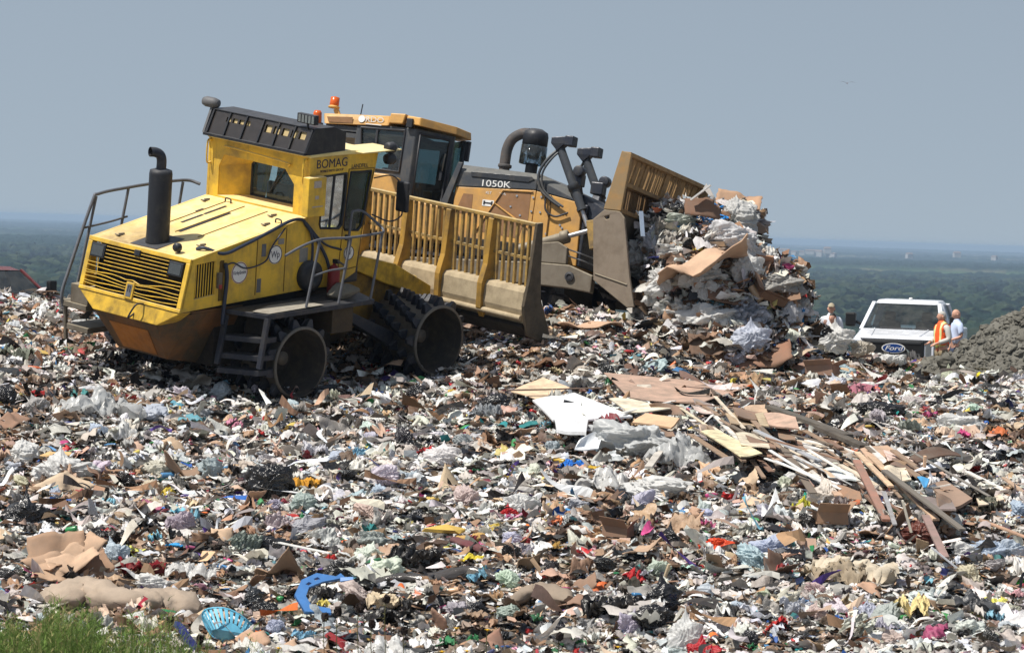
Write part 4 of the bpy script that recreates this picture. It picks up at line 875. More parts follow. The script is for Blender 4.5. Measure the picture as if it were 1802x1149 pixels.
# lift cylinders
for s in (-1, 1):
    a, b = Vector((1.02, s * .72, 3.45)), Vector((1.82, s * .72, 1.98)); d = (b - a).normalized()
    m = MB().tube([a - d * .08, a + d * 1.3], .085, 16).lathe([(.12, 0), (.12, .12), (.085, .13)], a + d * .78, d, 16).lathe([(.1, 0), (.1, .05)], a + d * 1.28, d, 16)
    lc = m.build('lift_cylinder', CHAR, B)
    MB().tube([a + d * 1.3, b], .045, 12).build('rod', CHROME, lc)
    MB().hull([(.86, s * .72 + y, z) for y in (-.12, .12) for z in (3.5, 3.62)] + [(1.16, s * .72 + y, z) for y in (-.12, .12) for z in (3.52, 3.66)] + [(1.0, s * .72 + y, 3.36) for y in (-.1, .1)]).build('cylinder_head', DSTEEL, lc, .015)
    MB().box(1.14, 1.32, s * .72 - .13, s * .72 + .13, 3.48, 3.68).build('work_lamp', DSTEEL, lc, .02)
    mb = MB().box(1.3, 1.56, s * .6 - .14, s * .6 + .1, 2.74, 2.98); mb.beam((1.42, s * .66, 2.85), (1.45, s * .45, 2.5), .16).lathe([(0, 0), (.11, 0), (.11, .2), (0, .2)], (1.5, s * .72 - .12, 3.02), (0, 1, 0), 14); mb.build('trunnion', DSTEEL, lc, .02)
    for o, r in ((0, .03), (.07, .022)):
        MB().tube(arc([(1.0 + o, s * .74, 3.4), (.86 + o, s * .84, 3.2), (.72 + o, s * .86, 2.9), (.78 + o, s * .85, 2.6), (1.0 + o, s * .82, 2.42), (1.22 + o, s * .8, 2.3)], 5), r, 8).build('hose', CHAR, lc)
    MB().tube(arc([(.9, s * .8, 2.45), (.95, s * .82, 2.2), (1.15, s * .8, 2.1), (1.4, s * .78, 2.2)], 5), .02, 8).build('hose', BLACK_INK, lc)
m = MB().hull([(1.55, s * .55, 2.62) for s in (-1, 1)] + [(2.2, s * .5, 2.3) for s in (-1, 1)] + [(1.68, s * .6, 1.9) for s in (-1, 1)] + [(2.25, s * .5, 1.9) for s in (-1, 1)]); m.build('nose_guard', DSTEEL, B, .03)
# push arms, tilt cylinder
for s in (-1, 1):
    m = MB().prism([(-2.2, .55), (-2.2, .85), (1.3, 1.08), (2.05, 1.1), (2.55, .95), (2.55, .62), (2.1, .66), (1.3, .66)], s * 1.82, s * 2.02, 'y', holes=[]); pa = m.build('push_arm', STEEL, B, .02)
    MB().prism([(1.2, 1.09), (1.2, 1.42), (1.75, 1.52), (1.95, 1.42), (1.97, 1.11)], s * 1.86, s * 1.98, 'y').build('arm_gusset', STEEL, pa, .015)
    MB().lathe([(0, 0), (.09, 0), (.09, .04), (.05, .05), (.05, .03), (0, .03)], (2.1, s * 2.02, .88), (0, s, 0), 18, smooth=False).build('arm_pin', BLACK_INK, pa)
    a, b = Vector((.9, s * 1.88, 1.28)), Vector((2.38, s * 1.75, 1.86)); d = (b - a).normalized()
    tc = MB().tube([a, a + d * 1.02], .1, 16).lathe([(.12, 0), (.13, .02), (.13, .14), (.1, .16)], a + d * .9, d, 16).build('tilt_cylinder', STEEL, B)
    MB().tube([a + d * 1.02, b], .045, 12).build('rod', CHROME, tc)
    MB().lathe([(0, 0), (.12, 0), (.12, .14), (0, .14)], b - Vector((0, .07, 0)), (0, 1, 0), 16, smooth=False).build('rod_eye', STEEL, tc, .01)
    for o in (0, .12): MB().tube(arc([(1.75, s * 1.75, 1.45 - o), (1.95, s * 1.7, 1.4 - o), (2.15, s * 1.6, 1.36 - o), (2.3, s * 1.4, 1.32 - o)], 4), .014, 6).build('hydraulic_line', CHROME, tc)
    MB().prism([(2.2, 1.98), (2.48, 2.05), (2.5, 1.5), (2.35, 1.45)], s * 1.66, s * 1.86, 'y').build('cylinder_bracket', RACKY, B, .01)
# blade: curved mouldboard, end plates and slatted rack
YB0, YB1 = -2.1, 2.5
m = MB().prism([(2.75, 2.25), (2.62, 1.9), (2.56, 1.5), (2.62, 1.1), (2.85, .75), (3.2, .5), (3.3, .5), (3.0, .85), (2.76, 1.15), (2.70, 1.5), (2.74, 1.9), (2.87, 2.24)], YB0 + .06, YB1 - .06, 'y'); bl = m.build('blade', STEEL, B)
for y0, y1 in ((YB0 - .03, YB0 + .055), (YB1 - .055, YB1 + .03)):
    MB().prism([(2.44, 2.0), (2.64, 2.2), (2.95, 2.2), (3.06, 2.08), (3.33, .98), (3.5, .45), (3.36, .42), (2.62, .86)], y0, y1, 'y', holes=[[(2.66, 2.06), (2.7, 2.1), (2.76, 2.1), (2.76, 2.04), (2.7, 2.02)]]).build('end_plate', worn('dusty_brown_steel', lin(124, 112, 98), lin(92, 80, 66), .5, 4, .75, dust=DUST), bl, .012)
    MB().tube([(2.64, y0 - .005, .98), (3.3, y0 - .005, .84)], .016, 6).build('weld_line', STEEL, bl)
    MB().prism([(2.62, 2.21), (2.82, 3.34), (3.02, 3.30), (2.97, 2.21)], y0 - .002, y1 + .002, 'y').build('rack_end', worn('worn_yellow_brown', lin(136, 114, 82), lin(168, 122, 60), .45, 5, .75), bl, .012)
m = MB().box(2.80, 2.98, YB0 + .06, YB1 - .06, 3.26, 3.34).box(2.70, 2.86, YB0 + .06, YB1 - .06, 2.72, 2.80).box(2.64, 2.9, YB0 + .06, YB1 - .06, 2.2, 2.28); rr = m.build('rack_beam', WOODY, bl, .01)
q = random.Random(5); m = MB(); y = YB0 + .1
while y < YB1 - .1:
    wd = q.choice((.05, .06, .07, .2)); 
    x = .0 + q.uniform(-.012, .012)
    m.hull([(2.84 + x, y, 3.26), (2.88 + x, y, 3.26), (2.74 + x, y, 2.8), (2.78 + x, y, 2.8), (2.84 + x, y + wd, 3.26), (2.88 + x, y + wd, 3.26), (2.74 + x, y + wd, 2.8), (2.78 + x, y + wd, 2.8)])
    y += wd + q.choice((.02, .035, .05))
m.build('rack_slats', WOODY, bl)
m = MB(); y = YB0 + .1
while y < YB1 - .1:
    wd = q.choice((.05, .06, .08)); m.hull([(2.70, y, 2.72), (2.74, y, 2.72), (2.68, y, 2.28), (2.72, y, 2.28), (2.70, y + wd, 2.72), (2.74, y + wd, 2.72), (2.68, y + wd, 2.28), (2.72, y + wd, 2.28)]); y += wd + q.choice((.02, .03, .06))
m.build('lower_slats', worn('shaded_slats', lin(110, 84, 54), lin(60, 48, 38), .6, 6, .85), bl)  # lower tier coloured darker to paint in the shade of its recess
# ---------------------------------------------------------------- people
SKIN = plain('skin', lin(198, 152, 130), .55, var=.08, scale=30)
def skin_geo(V, E, rad, root=0, sub=1):
    me = bpy.data.meshes.new('tmp'); me.from_pydata(V, E, []); o = bpy.data.objects.new('tmp', me); COL.objects.link(o)
    sk = o.modifiers.new('s', 'SKIN'); sk.use_smooth_shade = True
    for i, r in enumerate(rad): me.skin_vertices[0].data[i].radius = (r, r) if not isinstance(r, tuple) else r; me.skin_vertices[0].data[i].use_root = (i == root)
    o.modifiers.new('u', 'SUBSURF').levels = sub
    bpy.context.view_layer.update(); ev = o.evaluated_get(bpy.context.evaluated_depsgraph_get()).to_mesh()
    vs = [v.co.copy() for v in ev.vertices]; fs = [tuple(p.vertices) for p in ev.polygons]
    o.to_mesh_clear(); bpy.data.objects.remove(o); bpy.data.meshes.remove(me); return vs, fs
def arm(s, pose):
    sh = Vector((0, s * .185, 1.42))
    if pose == 'hang': el, wr = Vector((-.03, s * .25, 1.14)), Vector((.05, s * .27, .88))
    elif pose == 'face': el, wr = Vector((.12, s * .27, 1.16)), Vector((.22, s * .12, 1.46))
    elif pose == 'front': el, wr = Vector((-.02, s * .26, 1.15)), Vector((.22, s * .16, 1.06))
    return sh, el, wr
def person(label, loc, rz, h, shirt, trousers, hair, poses=('hang', 'hang'), cap=None, vest=False, sleeves=.5, look=0, nod=0, seated=False, group=None):
    P = empty('person', label, 'person', loc, rz, group); P.scale = (h / 1.75,) * 3
    V, E, Rd = [], [], []
    def add(p, r, par=None):
        V.append(tuple(p)); Rd.append(r)
        if par is not None: E.append((par, len(V) - 1))
        return len(V) - 1
    pe = add((0, 0, .96), (.15, .11)); sp = add((0, 0, 1.14), (.135, .105), pe); ch = add((0, 0, 1.32), (.15, .11), sp); nb = add((-.01, 0, 1.46), (.07, .07), ch); nk = add((.01, 0, 1.56), .058, nb)
    legs = []
    for s in (-1, 1):
        if seated: q = [((.05, s * .11, .93), .085), ((.46, s * .14, .98), .065), ((.5, s * .14, .55), .05), ((.62, s * .14, .5), .035)]
        else: q = [((0, s * .1, .88), .088), ((.02, s * .11, .5), .062), ((-.02, s * .12, .1), .042), ((.13, s * .14, .04), .038)]
        par = pe; L = []
        for p, r in q: par = add(p, r, par); L.append(p)
        legs.append(L)
    arms = []
    for s, pz in zip((-1, 1), poses):
        sh, el, wr = arm(s, pz); a = add(sh, .06, ch); b = add(el, .043, a); c = add(wr, .028, b); arms.append((sh, el, wr))
        d = (wr - el).normalized(); side = Vector((1, 0, 0)) if pz == 'hang' else Vector((0, -s, .3)).normalized(); side = (side - d * side.dot(d)).normalized(); nrm = d.cross(side)
        pm = add(wr + d * .06, .03, c)
        for k in range(4):      # four fingers of different length, slightly curled
            L = (.07, .082, .078, .06)[k]; o = side * (.028 - .019 * k)
            f0 = add(wr + d * .1 + o, .0095, pm); f1 = add(wr + d * (.1 + L * .5) + o + nrm * .006, .009, f0); add(wr + d * (.1 + L) + o + nrm * .022, .008, f1)
        t0 = add(wr + d * .05 + side * .038, .011, pm); add(wr + d * .095 + side * .055, .0095, t0)
    vs, fs = skin_geo(V, E, Rd)
    # head: skull, brow, nose, lips, chin and ears on one shape
    Hn, Hf = I4, F4; hv = []
    rot = Matrix.Rotation(look, 4, 'Z') @ Matrix.Rotation(nod, 4, 'Y')
    for n in Hn:
        x, y, z = n; rx, ry, rz_ = .098, .076, .118
        if z < 0: ry *= 1 - .25 * (-z); rx *= 1 - .08 * (-z)
        p = Vector((x * rx, y * ry, z * rz_))
        if x > .3:
            gz_ = lambda cy, cz, wy, wz, a: a * math.exp(-((y - cy) / wy) ** 2 - ((z - cz) / wz) ** 2)
            p.x += gz_(0, -.15, .13, .16, .026) + gz_(0, .0, .1, .2, .01) + gz_(0, -.52, .3, .06, .007) + gz_(0, -.62, .3, .06, .006) + gz_(0, -.9, .35, .16, .012) + gz_(.35, .22, .3, .08, .006) + gz_(-.35, .22, .3, .08, .006) - gz_(.36, .05, .17, .1, .012) - gz_(-.36, .05, .17, .1, .012)
        hv.append(Vector((.025, 0, 1.645)) + (rot @ p))
    m = MB(); m.add(vs, fs, True); m.add(hv, [tuple(f) for f in Hf], True)
    for s in (-1, 1): m.add([Vector((.025, 0, 1.645)) + rot @ Vector((-.005 + n[0] * .025, s * .078 + n[1] * .012, -.005 + n[2] * .034)) for n in I2], [tuple(f) for f in F2], True)
    body = m.build('body', SKIN, P)
    # clothing follows the body: the covered part of its surface, moved outward
    segs = [('torso', Vector(p), Vector(q), .13) for p, q in (((0, 0, .96), (0, 0, 1.14)), ((0, 0, 1.14), (0, 0, 1.32)), ((0, 0, 1.32), (-.01, 0, 1.47)))]
    segs.append(('neck', Vector((-.005, 0, 1.51)), Vector((.01, 0, 1.56)), .05))
    for sh, el, wr in arms: segs += [('torso', Vector((0, 0, 1.36)), sh * .75 + Vector((0, 0, .355)), .08), ('upper', sh, el, .055), ('fore', el, wr, .04), ('hand', wr, wr + (wr - el) * .7, .03)]
    for L in legs: segs += [('leg', Vector(L[0]), Vector(L[1]), .08), ('leg', Vector(L[1]), Vector(L[2]), .06), ('foot', Vector(L[2]) + Vector((0, 0, -.02)), Vector(L[3]), .04)]
    bm = bmesh.new(); bv_ = [bm.verts.new(v) for v in vs]
    for f in fs:
        try: bm.faces.new([bv_[i] for i in f])
        except ValueError: pass
    bm.normal_update(); kind = []
    for v in bm.verts:
        best = None
        for nm, a, b, r in segs:
            ab = b - a; t = max(0, min(1, (v.co - a).dot(ab) / ab.length_squared)); d = (v.co - a - ab * t).length - r
            if best is None or d < best[0]: best = (d, nm, t)
        kind.append(best[1:])
    bm.verts.index_update()
    def wear(name, test, off, mat):
        fo = [[v.index for v in f.verts] for f in bm.faces if all(test(kind[v.index], v.co) for v in f.verts)]
        o = MB().add([v.co + v.normal * off for v in bm.verts], fo, True).build(name, mat, P); b2 = bmesh.new(); b2.from_mesh(o.data); bmesh.ops.delete(b2, geom=[v for v in b2.verts if not v.link_faces], context='VERTS'); b2.to_mesh(o.data); b2.free()
        md = o.modifiers.new('thick', 'SOLIDIFY'); md.thickness = .008; md.offset = 1; return o
    wear('shirt', lambda k, c: (k[0] == 'torso' and c.z > .9) or (k[0] == 'upper' and k[1] < sleeves * 1.7) or (k[0] == 'fore' and sleeves > .7 and k[1] < .92), .014, shirt)
    wear('trousers', lambda k, c: k[0] == 'leg' or (k[0] == 'torso' and c.z < .99), .01, trousers)
    if vest: wear('safety_vest', lambda k, c: k[0] == 'torso' and c.z > .84 and abs(c.y) < .19, .032, vest)
    bm.free()
    m = MB()
    for L in legs: m.hull([Vector(L[2]) + Vector((x, y, z)) for x, y, z in ((-.08, -.05, -.1), (-.08, .05, -.1), (.2, .045, -.1), (.2, -.045, -.1), (-.07, -.045, .02), (-.07, .045, .02), (.05, .04, .02), (.05, -.04, .02), (.18, .03, -.05), (.18, -.03, -.05))])
    m.build('shoes', BLACK_INK, P, .01)
    if hair is not None:
        hvv = []
        for n in Hn:
            k = 1.075 + .02 * math.sin(n[0] * 9 + n[1] * 13 + n[2] * 7)
            p = Vector((n[0] * .098 * k - .006, n[1] * .078 * k, n[2] * .118 * k)); hvv.append(Vector((.025, 0, 1.645)) + rot @ p)
        keep = [tuple(f) for f in Hf if all((Hn[i][2] > .42 or Hn[i][0] < .05 - .35 * (Hn[i][2] < -.1)) and Hn[i][2] > -.55 for i in f)]
        MB().add(hvv, keep, True).build('hair', hair, P)
    if cap:
        cv = [Vector((.025, 0, 1.655)) + rot @ Vector((n[0] * .108, n[1] * .088, n[2] * .122)) for n in Hn]
        m = MB().add(cv, [tuple(f) for f in Hf if all(Hn[i][2] > .3 for i in f)], True)
        bp = [rot @ Vector(p) for p in ((.08, -.07, .04), (.08, .07, .04), (.19, .05, .03), (.2, 0, .035), (.19, -.05, .03), (.08, -.07, .052), (.08, .07, .052), (.19, .05, .042), (.2, 0, .047), (.19, -.05, .042))]
        m.hull([Vector((.025, 0, 1.655)) + p for p in bp]); m.build('cap', cap, P)
    return P
def cloth(name, *c): return plain(name, lin(*c), .85, var=.1, scale=12, bmp=.25)
WSH = cloth('white_cotton', 214, 218, 226); LBL = cloth('light_blue_cotton', 186, 200, 226); KHA = cloth('khaki_cloth', 130, 116, 92); JEAN = cloth('denim', 60, 70, 92); GRYH = plain('grey_hair', lin(176, 174, 168), .7); DKH = plain('dark_hair', lin(40, 34, 30), .6)
GSH = cloth('grey_check_shirt', 190, 190, 184)
VST, nv, bv, ov = new_mat('orange_vest'); tcv = nv.nodes.new('ShaderNodeTexCoord'); spv = nv.nodes.new('ShaderNodeSeparateXYZ'); nv.links.new(tcv.outputs['Object'], spv.inputs[0])
def band(nt, s, c, wd): 
    a = nt.nodes.new('ShaderNodeMath'); a.operation = 'COMPARE'; a.inputs[1].default_value = c; a.inputs[2].default_value = wd; nt.links.new(s, a.inputs[0]); return a.outputs[0]
absy = nv.nodes.new('ShaderNodeMath'); absy.operation = 'ABSOLUTE'; nv.links.new(spv.outputs[1], absy.inputs[0])
cv_ = mixrgb(nv, band(nv, spv.outputs[2], .98, .035), lin(236, 92, 34), lin(200, 214, 120)); cv_ = mixrgb(nv, band(nv, absy.outputs[0], .1, .025), cv_, lin(214, 224, 150)); nv.links.new(cv_, bv.inputs['Base Color']); bv.inputs['Roughness'].default_value = .6
def stand(u, v, D, **k):
    p = at(u, v, D); z = float(gz(p[0], p[1])) - .03
    h = p[2] - z
    if h > 1.86: z = p[2] - 1.8; h = 1.8
    if h < 1.62: h = 1.66; z = p[2] - h
    return (p[0], p[1], z), h
l, h = stand(1463, 535, 86); person('man in a tan cap and white short sleeved shirt facing the camera', l, R(-90), h, WSH, KHA, DKH, cap=cloth('tan_cap', 160, 150, 128), poses=('hang', 'hang'), look=-.15)
l, h = stand(1466, 552, 83); person('dark haired person with a hand raised to the face, before the tan capped man', l, R(-120), h, cloth('pale_shirt', 200, 196, 190), JEAN, DKH, poses=('face', 'hang'))
l, h = stand(1659, 549, 82); person('grey haired person in an orange safety vest beside the white pickup', l, R(-150), h, GSH, KHA, GRYH, poses=('front', 'front'), vest=VST, sleeves=.9, look=-.25)
l, h = stand(1685, 545.5, 84.5); person('bald man in a light blue shirt standing behind the person in the orange vest', l, R(-165), h, LBL, JEAN, None, poses=('hang', 'front'), nod=.35)
wp = DZ.w(-2.5, 0, 1.43); op = person('operator in a dark shirt sitting in the bulldozer cab', tuple(wp), math.atan2(DZ.M[1, 0], DZ.M[0, 0]), 1.75, cloth('dark_shirt', 52, 54, 60), JEAN, DKH, poses=('front', 'front'), seated=True, look=-.4)

# ---------------------------------------------------------------- white pickup truck and the red one beyond the crest
TRW = worn('white_truck_paint', lin(214, 218, 226), lin(178, 172, 160), .14, 1.2, .22, dust=lin(206, 198, 184), dust_amt=.25, bmp=0, spec=.5)
TRR = worn('dark_red_paint', lin(88, 24, 30), lin(90, 70, 66), .25, 1.6, .3, dust=lin(160, 120, 110), dust_amt=.3, bmp=0)
TYRE = plain('tyre_rubber', lin(34, 34, 34), .9, var=.3); BLKP = plain('black_plastic', lin(22, 23, 25), .45, var=.2)
def truck(label, loc, rz, paint, pickup=True):
    T = empty('pickup_truck' if pickup else 'red_suv', label, 'truck' if pickup else 'car', loc, rz)
    Wd = 1.0
    sec = lambda x, z0, z1, w0, w1: [(x, s * w0, z0) for s in (-1, 1)] + [(x, s * w1, z1) for s in (-1, 1)]
    m = MB()       # nose, hood, sills, bed
    m.hull(sec(-.12, .62, 1.02, .93, .93) + sec(-.3, 1.18, 1.2, .9, .86) + sec(-1.45, .6, 1.34, 1.0, .92) + sec(-.5, .62, 1.1, 1.0, .99))
    m.hull(sec(-1.46, .45, 1.32, 1.0, .97) + sec(-4.1, .45, 1.30, 1.0, .98))
    if pickup: m.hull(sec(-4.12, .5, 1.34, 1.02, 1.0) + sec(-6.1, .55, 1.34, 1.0, .99))
    else: m.hull(sec(-4.101, .45, 1.3, 1.0, .97) + sec(-5.0, .55, 1.25, .98, .96))
    body = m.build('body', paint, T, .05)
    rx = -4.0 if pickup else -4.8
    # cab: roof slab on pillars, with glass between
    A = {1: ((-1.42, .88, 1.33), (-2.2, .72, 1.9)), 2: ((rx, .92, 1.3), (rx + .25, .72, 1.92))}
    m = MB().hull([(-2.14, s * .70, 1.905) for s in (-1, 1)] + [(-2.5, s * .70, 1.99) for s in (-1, 1)] + [(rx + .5, s * .68, 2.0) for s in (-1, 1)] + [(rx + .18, s * .70, 1.92) for s in (-1, 1)] + [(-2.4, s * .76, 1.9) for s in (-1, 1)] + [(rx + .3, s * .76, 1.9) for s in (-1, 1)]); m.build('roof', paint, T, .03)
    for s in (-1, 1):
        for a, b, w_, h_ in (((-1.38, s * .93, 1.3), (-2.2, s * .755, 1.92), .09, .07), ((-2.72, s * .95, 1.3), (-2.75, s * .76, 1.92), .1, .05), ((rx + .05, s * .95, 1.28), (rx + .3, s * .75, 1.92), .16, .06)): MB().beam(a, b, w_, h_).build('pillar', paint, T, .01)
    ws = MB().add([(-1.40, -.9, 1.33), (-1.40, .9, 1.33), (-2.18, .72, 1.90), (-2.18, -.72, 1.90)], [(0, 1, 2, 3)]).build('windscreen', GLASSC, T)
    m = MB().tube([(-1.37, -.5, 1.355), (-1.36, .25, 1.36)], .012, 6).tube([(-1.37, .3, 1.355), (-1.37, .8, 1.36)], .012, 6); m.build('wipers', BLACK_INK, ws)
    for s in (-1, 1):
        for x0, x1, x2, x3 in ((-1.6, -2.67, -2.70, -2.28), (-2.8, rx + .1, rx + .28, -2.8)):
            MB().add([(x0, s * .945, 1.32), (x1, s * .945, 1.32), (x2, s * .765, 1.88), (x3, s * .765, 1.88)], [(0, 1, 2, 3)]).build('side_window', GLASSC, T)
        d = MB().prism([(-1.55, 1.28), (-2.7, 1.28), (-2.7, .55), (-1.6, .55)], s * 1.001, s * 1.012, 'y').build('door', paint, T, .004); MB().box(-2.6, -2.42, s * 1.02 - .01, s * 1.02 + .01, 1.12, 1.16).build('handle', BLKP, d)
        b = MB().box(-1.62, -1.46, s * 1.2 - .12, s * 1.2 + .12, 1.36, 1.68).beam((-1.56, s * .96, 1.42), (-1.56, s * 1.1, 1.48), .07); mr = b.build('mirror', BLKP, T, .05)
        MB().hull([(-.13, s * .94, .72), (-.13, s * .70, .72), (-.13, s * .70, 1.08), (-.13, s * .93, 1.08), (-.40, s * .985, .75), (-.40, s * .97, 1.1), (-.105, s * .74, .75), (-.105, s * .74, 1.05)]).build('headlight', LENS, T, .015)
        for x in (-1.05, -4.95 if pickup else -4.0):
            wh = MB().lathe([(.24, 0), (.4, .0), (.42, .04), (.42, .22), (.4, .26), (.24, .26)], (x, s * .72, .42), (0, s, 0), 24, close=True).build('wheel', TYRE, T)
            MB().lathe([(0, .1), (.1, .12), (.23, .2), (.25, .22), (.25, .05), (0, .05)], (x, s * .72, .42), (0, s, 0), 18).build('rim', GREYT, wh)
            MB().lathe([(.44, .262), (.5, .262), (.5, .29), (.44, .29)], (x, s * .74, .45), (0, s, 0), 20, close=True).build('wheel_arch', BLKP, T)
    gr = MB().box(-.2, -.085, -.69, .69, .74, 1.12).build('grille', BLKP, T, .03)
    for s in (-1, 1): MB().beam((-.32, s * .55, 1.215), (-1.38, s * .62, 1.345), .03, .012).build('hood_crease', paint, body)
    MB().hull([(-.26, -.8, 1.1), (-.26, .8, 1.1), (-.25, -.8, 1.14), (-.25, .8, 1.14), (-.09, .7, 1.1), (-.09, -.7, 1.1)]).build('hood_gap', BLKP, body)
    for z in (.80, 1.06): MB().box(-.083, -.07, -.62, .62, z - .025, z + .025).build('grille_bar', plain('dark_bar', lin(52, 54, 57), .35, var=.1) if 'dark_bar' not in bpy.data.materials else bpy.data.materials['dark_bar'], gr, .01)
    if pickup:
        ov_ = [(.27 * math.cos(k * math.pi / 16), .115 * math.sin(k * math.pi / 16)) for k in range(32)]
        em = MB().prism([(y, .93 + z) for y, z in ov_], -.084, -.06, 'x').build('emblem', WHITE_INK, gr); MB().prism([(y * .9, .93 + z * .84) for y, z in ov_], -.0599, -.054, 'x').build('emblem_face', plain('emblem_blue', lin(30, 62, 120), .25), em)
        text('emblem_lettering', 'Ford', .15, (-.052, 0, .93), (math.pi / 2, 0, math.pi / 2), WHITE_INK, em, sx=1.4, shear=.3)
        MB().lathe([(.0, 0), (.05, 0), (.04, .04), (0, .05)], (-2.9, 0, 2.0), n=12).build('antenna', WHITE_INK, T)
    MB().hull(sec(-.02, .4, .62, .9, .92) + sec(-.3, .4, .62, .98, 1.0)).build('bumper', BLKP if pickup else paint, T, .03)
    MB().box(-2.0, rx + .3, -.8, .8, .6, .9).box(-2.7, -2.5, .18, .68, .9, 1.5).box(-2.7, -2.5, -.68, -.18, .9, 1.5).box(-2.66, -2.56, .3, .56, 1.5, 1.72).box(-2.66, -2.56, -.56, -.3, 1.5, 1.72).box(-1.8, -1.45, -.85, .85, .9, 1.28).build('seats', BLACK_INK, T, .05)
    return T
GLASSC = glass('car_glass', (.10, .155, .18), gloss=.12)
p = at(1572, 600, 88); truck('white pickup truck with black grille and an oval emblem facing the camera', (p[0], p[1], float(gz(p[0], p[1])) - .02), math.atan2(-math.cos(R(13)), -math.sin(R(13))), TRW)
p = at(104, 500, 95); z_ = at(60, 470, 97)[2] - 2.0
truck('dark red vehicle showing only its roof and windows above the crest', (p[0], p[1], z_), R(-40), TRR, False)

# ---------------------------------------------------------------- the grey dirt mound on the right
mc = at(1835, 640, 76.5); MR = 2.75
n_ = 150; u_, v_ = np.meshgrid(np.linspace(-1, 1, n_), np.linspace(-1, 1, n_)); X = mc[0] + u_ * MR; Y = mc[1] + v_ * 2.6
r_ = np.hypot(u_, v_); Hm = np.clip(1 - r_ ** 1.15, -.05, 1) * 1.95
blk = fbm(X / .45, Y / .45, 91, 4); Hm = Hm + np.clip(Hm + .1, 0, .4) * ((blk - .5) * 1.1 + .5 * (np.floor(fbm(X / .35, Y / .35, 95, 2) * 6) / 6 - .5))
DIRT = worn('grey_dirt', lin(106, 104, 97), lin(82, 80, 73), .6, 3, .95, streak=False, bmp=.8, fine=lin(60, 56, 50))
mound = np_mesh('dirt_mound', np.c_[X.ravel(), Y.ravel(), (np.minimum(bil(ZB, X, Y), -1.9) - .25 + Hm).ravel()], grid_faces(n_, n_), DIRT); tag(mound, kind='structure')
gq = np.random.default_rng(77); k = 5500; a_ = gq.uniform(0, 2 * np.pi, k); rr_ = np.sqrt(gq.uniform(0, 1, k)) * .97
px_ = mc[0] + np.cos(a_) * rr_ * MR; py_ = mc[1] + np.sin(a_) * rr_ * 2.6
ui = ((px_ - mc[0]) / MR + 1) / 2 * (n_ - 1); vi = ((py_ - mc[1]) / 2.6 + 1) / 2 * (n_ - 1); hz_ = np.array([mound.data.vertices[int(round(b)) * n_ + int(round(a))].co.z for a, b in zip(ui, vi)])
cl = scatter('dirt_clods', [(I3 * (.5 + .04 * np.sin(I3 @ np.random.default_rng(s).normal(size=(3, 6)) * 3).sum(1))[:, None] * np.array([1, .8, .6]) + np.random.default_rng(s).normal(size=I3.shape) * .02, F3) for s in range(10)], np.c_[px_, py_, hz_], np.exp(gq.normal(math.log(.06), .65, k)).clip(.025, .42), np.array(lin(106, 104, 97))[None] * gq.uniform(.8, 1.15, (k, 1)), .7, attrcol('clod_dirt', .95, 0, .1, .2, bmp=.4), gq, label='grey clods of dirt on the mound at the right')

# ---------------------------------------------------------------- far houses on the plain
HWALL = plain('far_house_wall', (.42, .41, .4), .8, var=.1); HROOF = plain('far_house_roof', (.22, .17, .15), .9)
hp = [(1372, 444), (1383, 443), (1396, 446), (1411, 446), (1425, 444), (1440, 447), (1456, 442), (1463, 450), (1348, 440), (1600, 451), (1684, 449), (1750, 455), (1640, 472), (1602, 513), (1592, 515), (1579, 515), (1612, 516), (1436, 514), (1428, 516), (1450, 515), (1752, 507), (1740, 508), (1666, 517)]
h0 = None
for i, (u, v) in enumerate(hp):
    D = min(46 * F / max(6, (v - (375 + u * .0333))), 9000); p = at(u, v, D); s_ = D / 3000 * (.36 if i != 12 else .45)
    if h0 is None:
        h0 = MB().hull([(x, y, z) for x in (-9, 9) for y in (-6, 6) for z in (-6, 6)]).build('far_house', HWALL); MB().hull([(x, y, 6.01) for x in (-9.5, 9.5) for y in (-6.5, 6.5)] + [(x, 0, 9) for x in (-8, 8)]).build('roof', HROOF, h0); o = h0
    else:
        o = h0.copy(); COL.objects.link(o); c = h0.children[0].copy(); COL.objects.link(c); c.parent = o
    o.location = (p[0], p[1], p[2]); o.rotation_euler = (0, 0, random.uniform(-.6, .6)); o.scale = (s_ * random.uniform(.6, 1.2), s_, s_ * random.uniform(.6, 1))
    tag(o, 'small pale house among the hazy trees far out on the plain', 'house', 'far houses on the plain')
# ---------------------------------------------------------------- bigger pieces of trash, each a thing of its own
WBAG = objcol('white_bag_film', .4, .38, .5, .18, 4, bmp=.35, bscale=16); CBAG = objcol('clear_film', .28, .4, .6, .35, 5, bmp=.5, bscale=11)
BBAG = objcol('black_bag_film', .24, 0, .6, .15, 4, bmp=.35, bscale=16); CARDM = objcol('cardboard', .88, 0, .15, .4, 3, bmp=.15, bscale=14, sat=.78); RAG = objcol('rag_cloth', .9, 0, .1, .35, 4, bmp=.4, bscale=12); HARD = objcol('hard_plastic', .32, 0, .5, .3, 6); WOOD = objcol('lumber', .8, 0, .2, .65, 4, bmp=.35, bscale=20, sat=.75)
W_, GR, BK, CB, DB, CL = (lin(228, 228, 226), lin(168, 168, 168), lin(22, 22, 25), lin(178, 140, 104), lin(112, 84, 60), lin(206, 208, 208))
I6, F6 = ico(6)
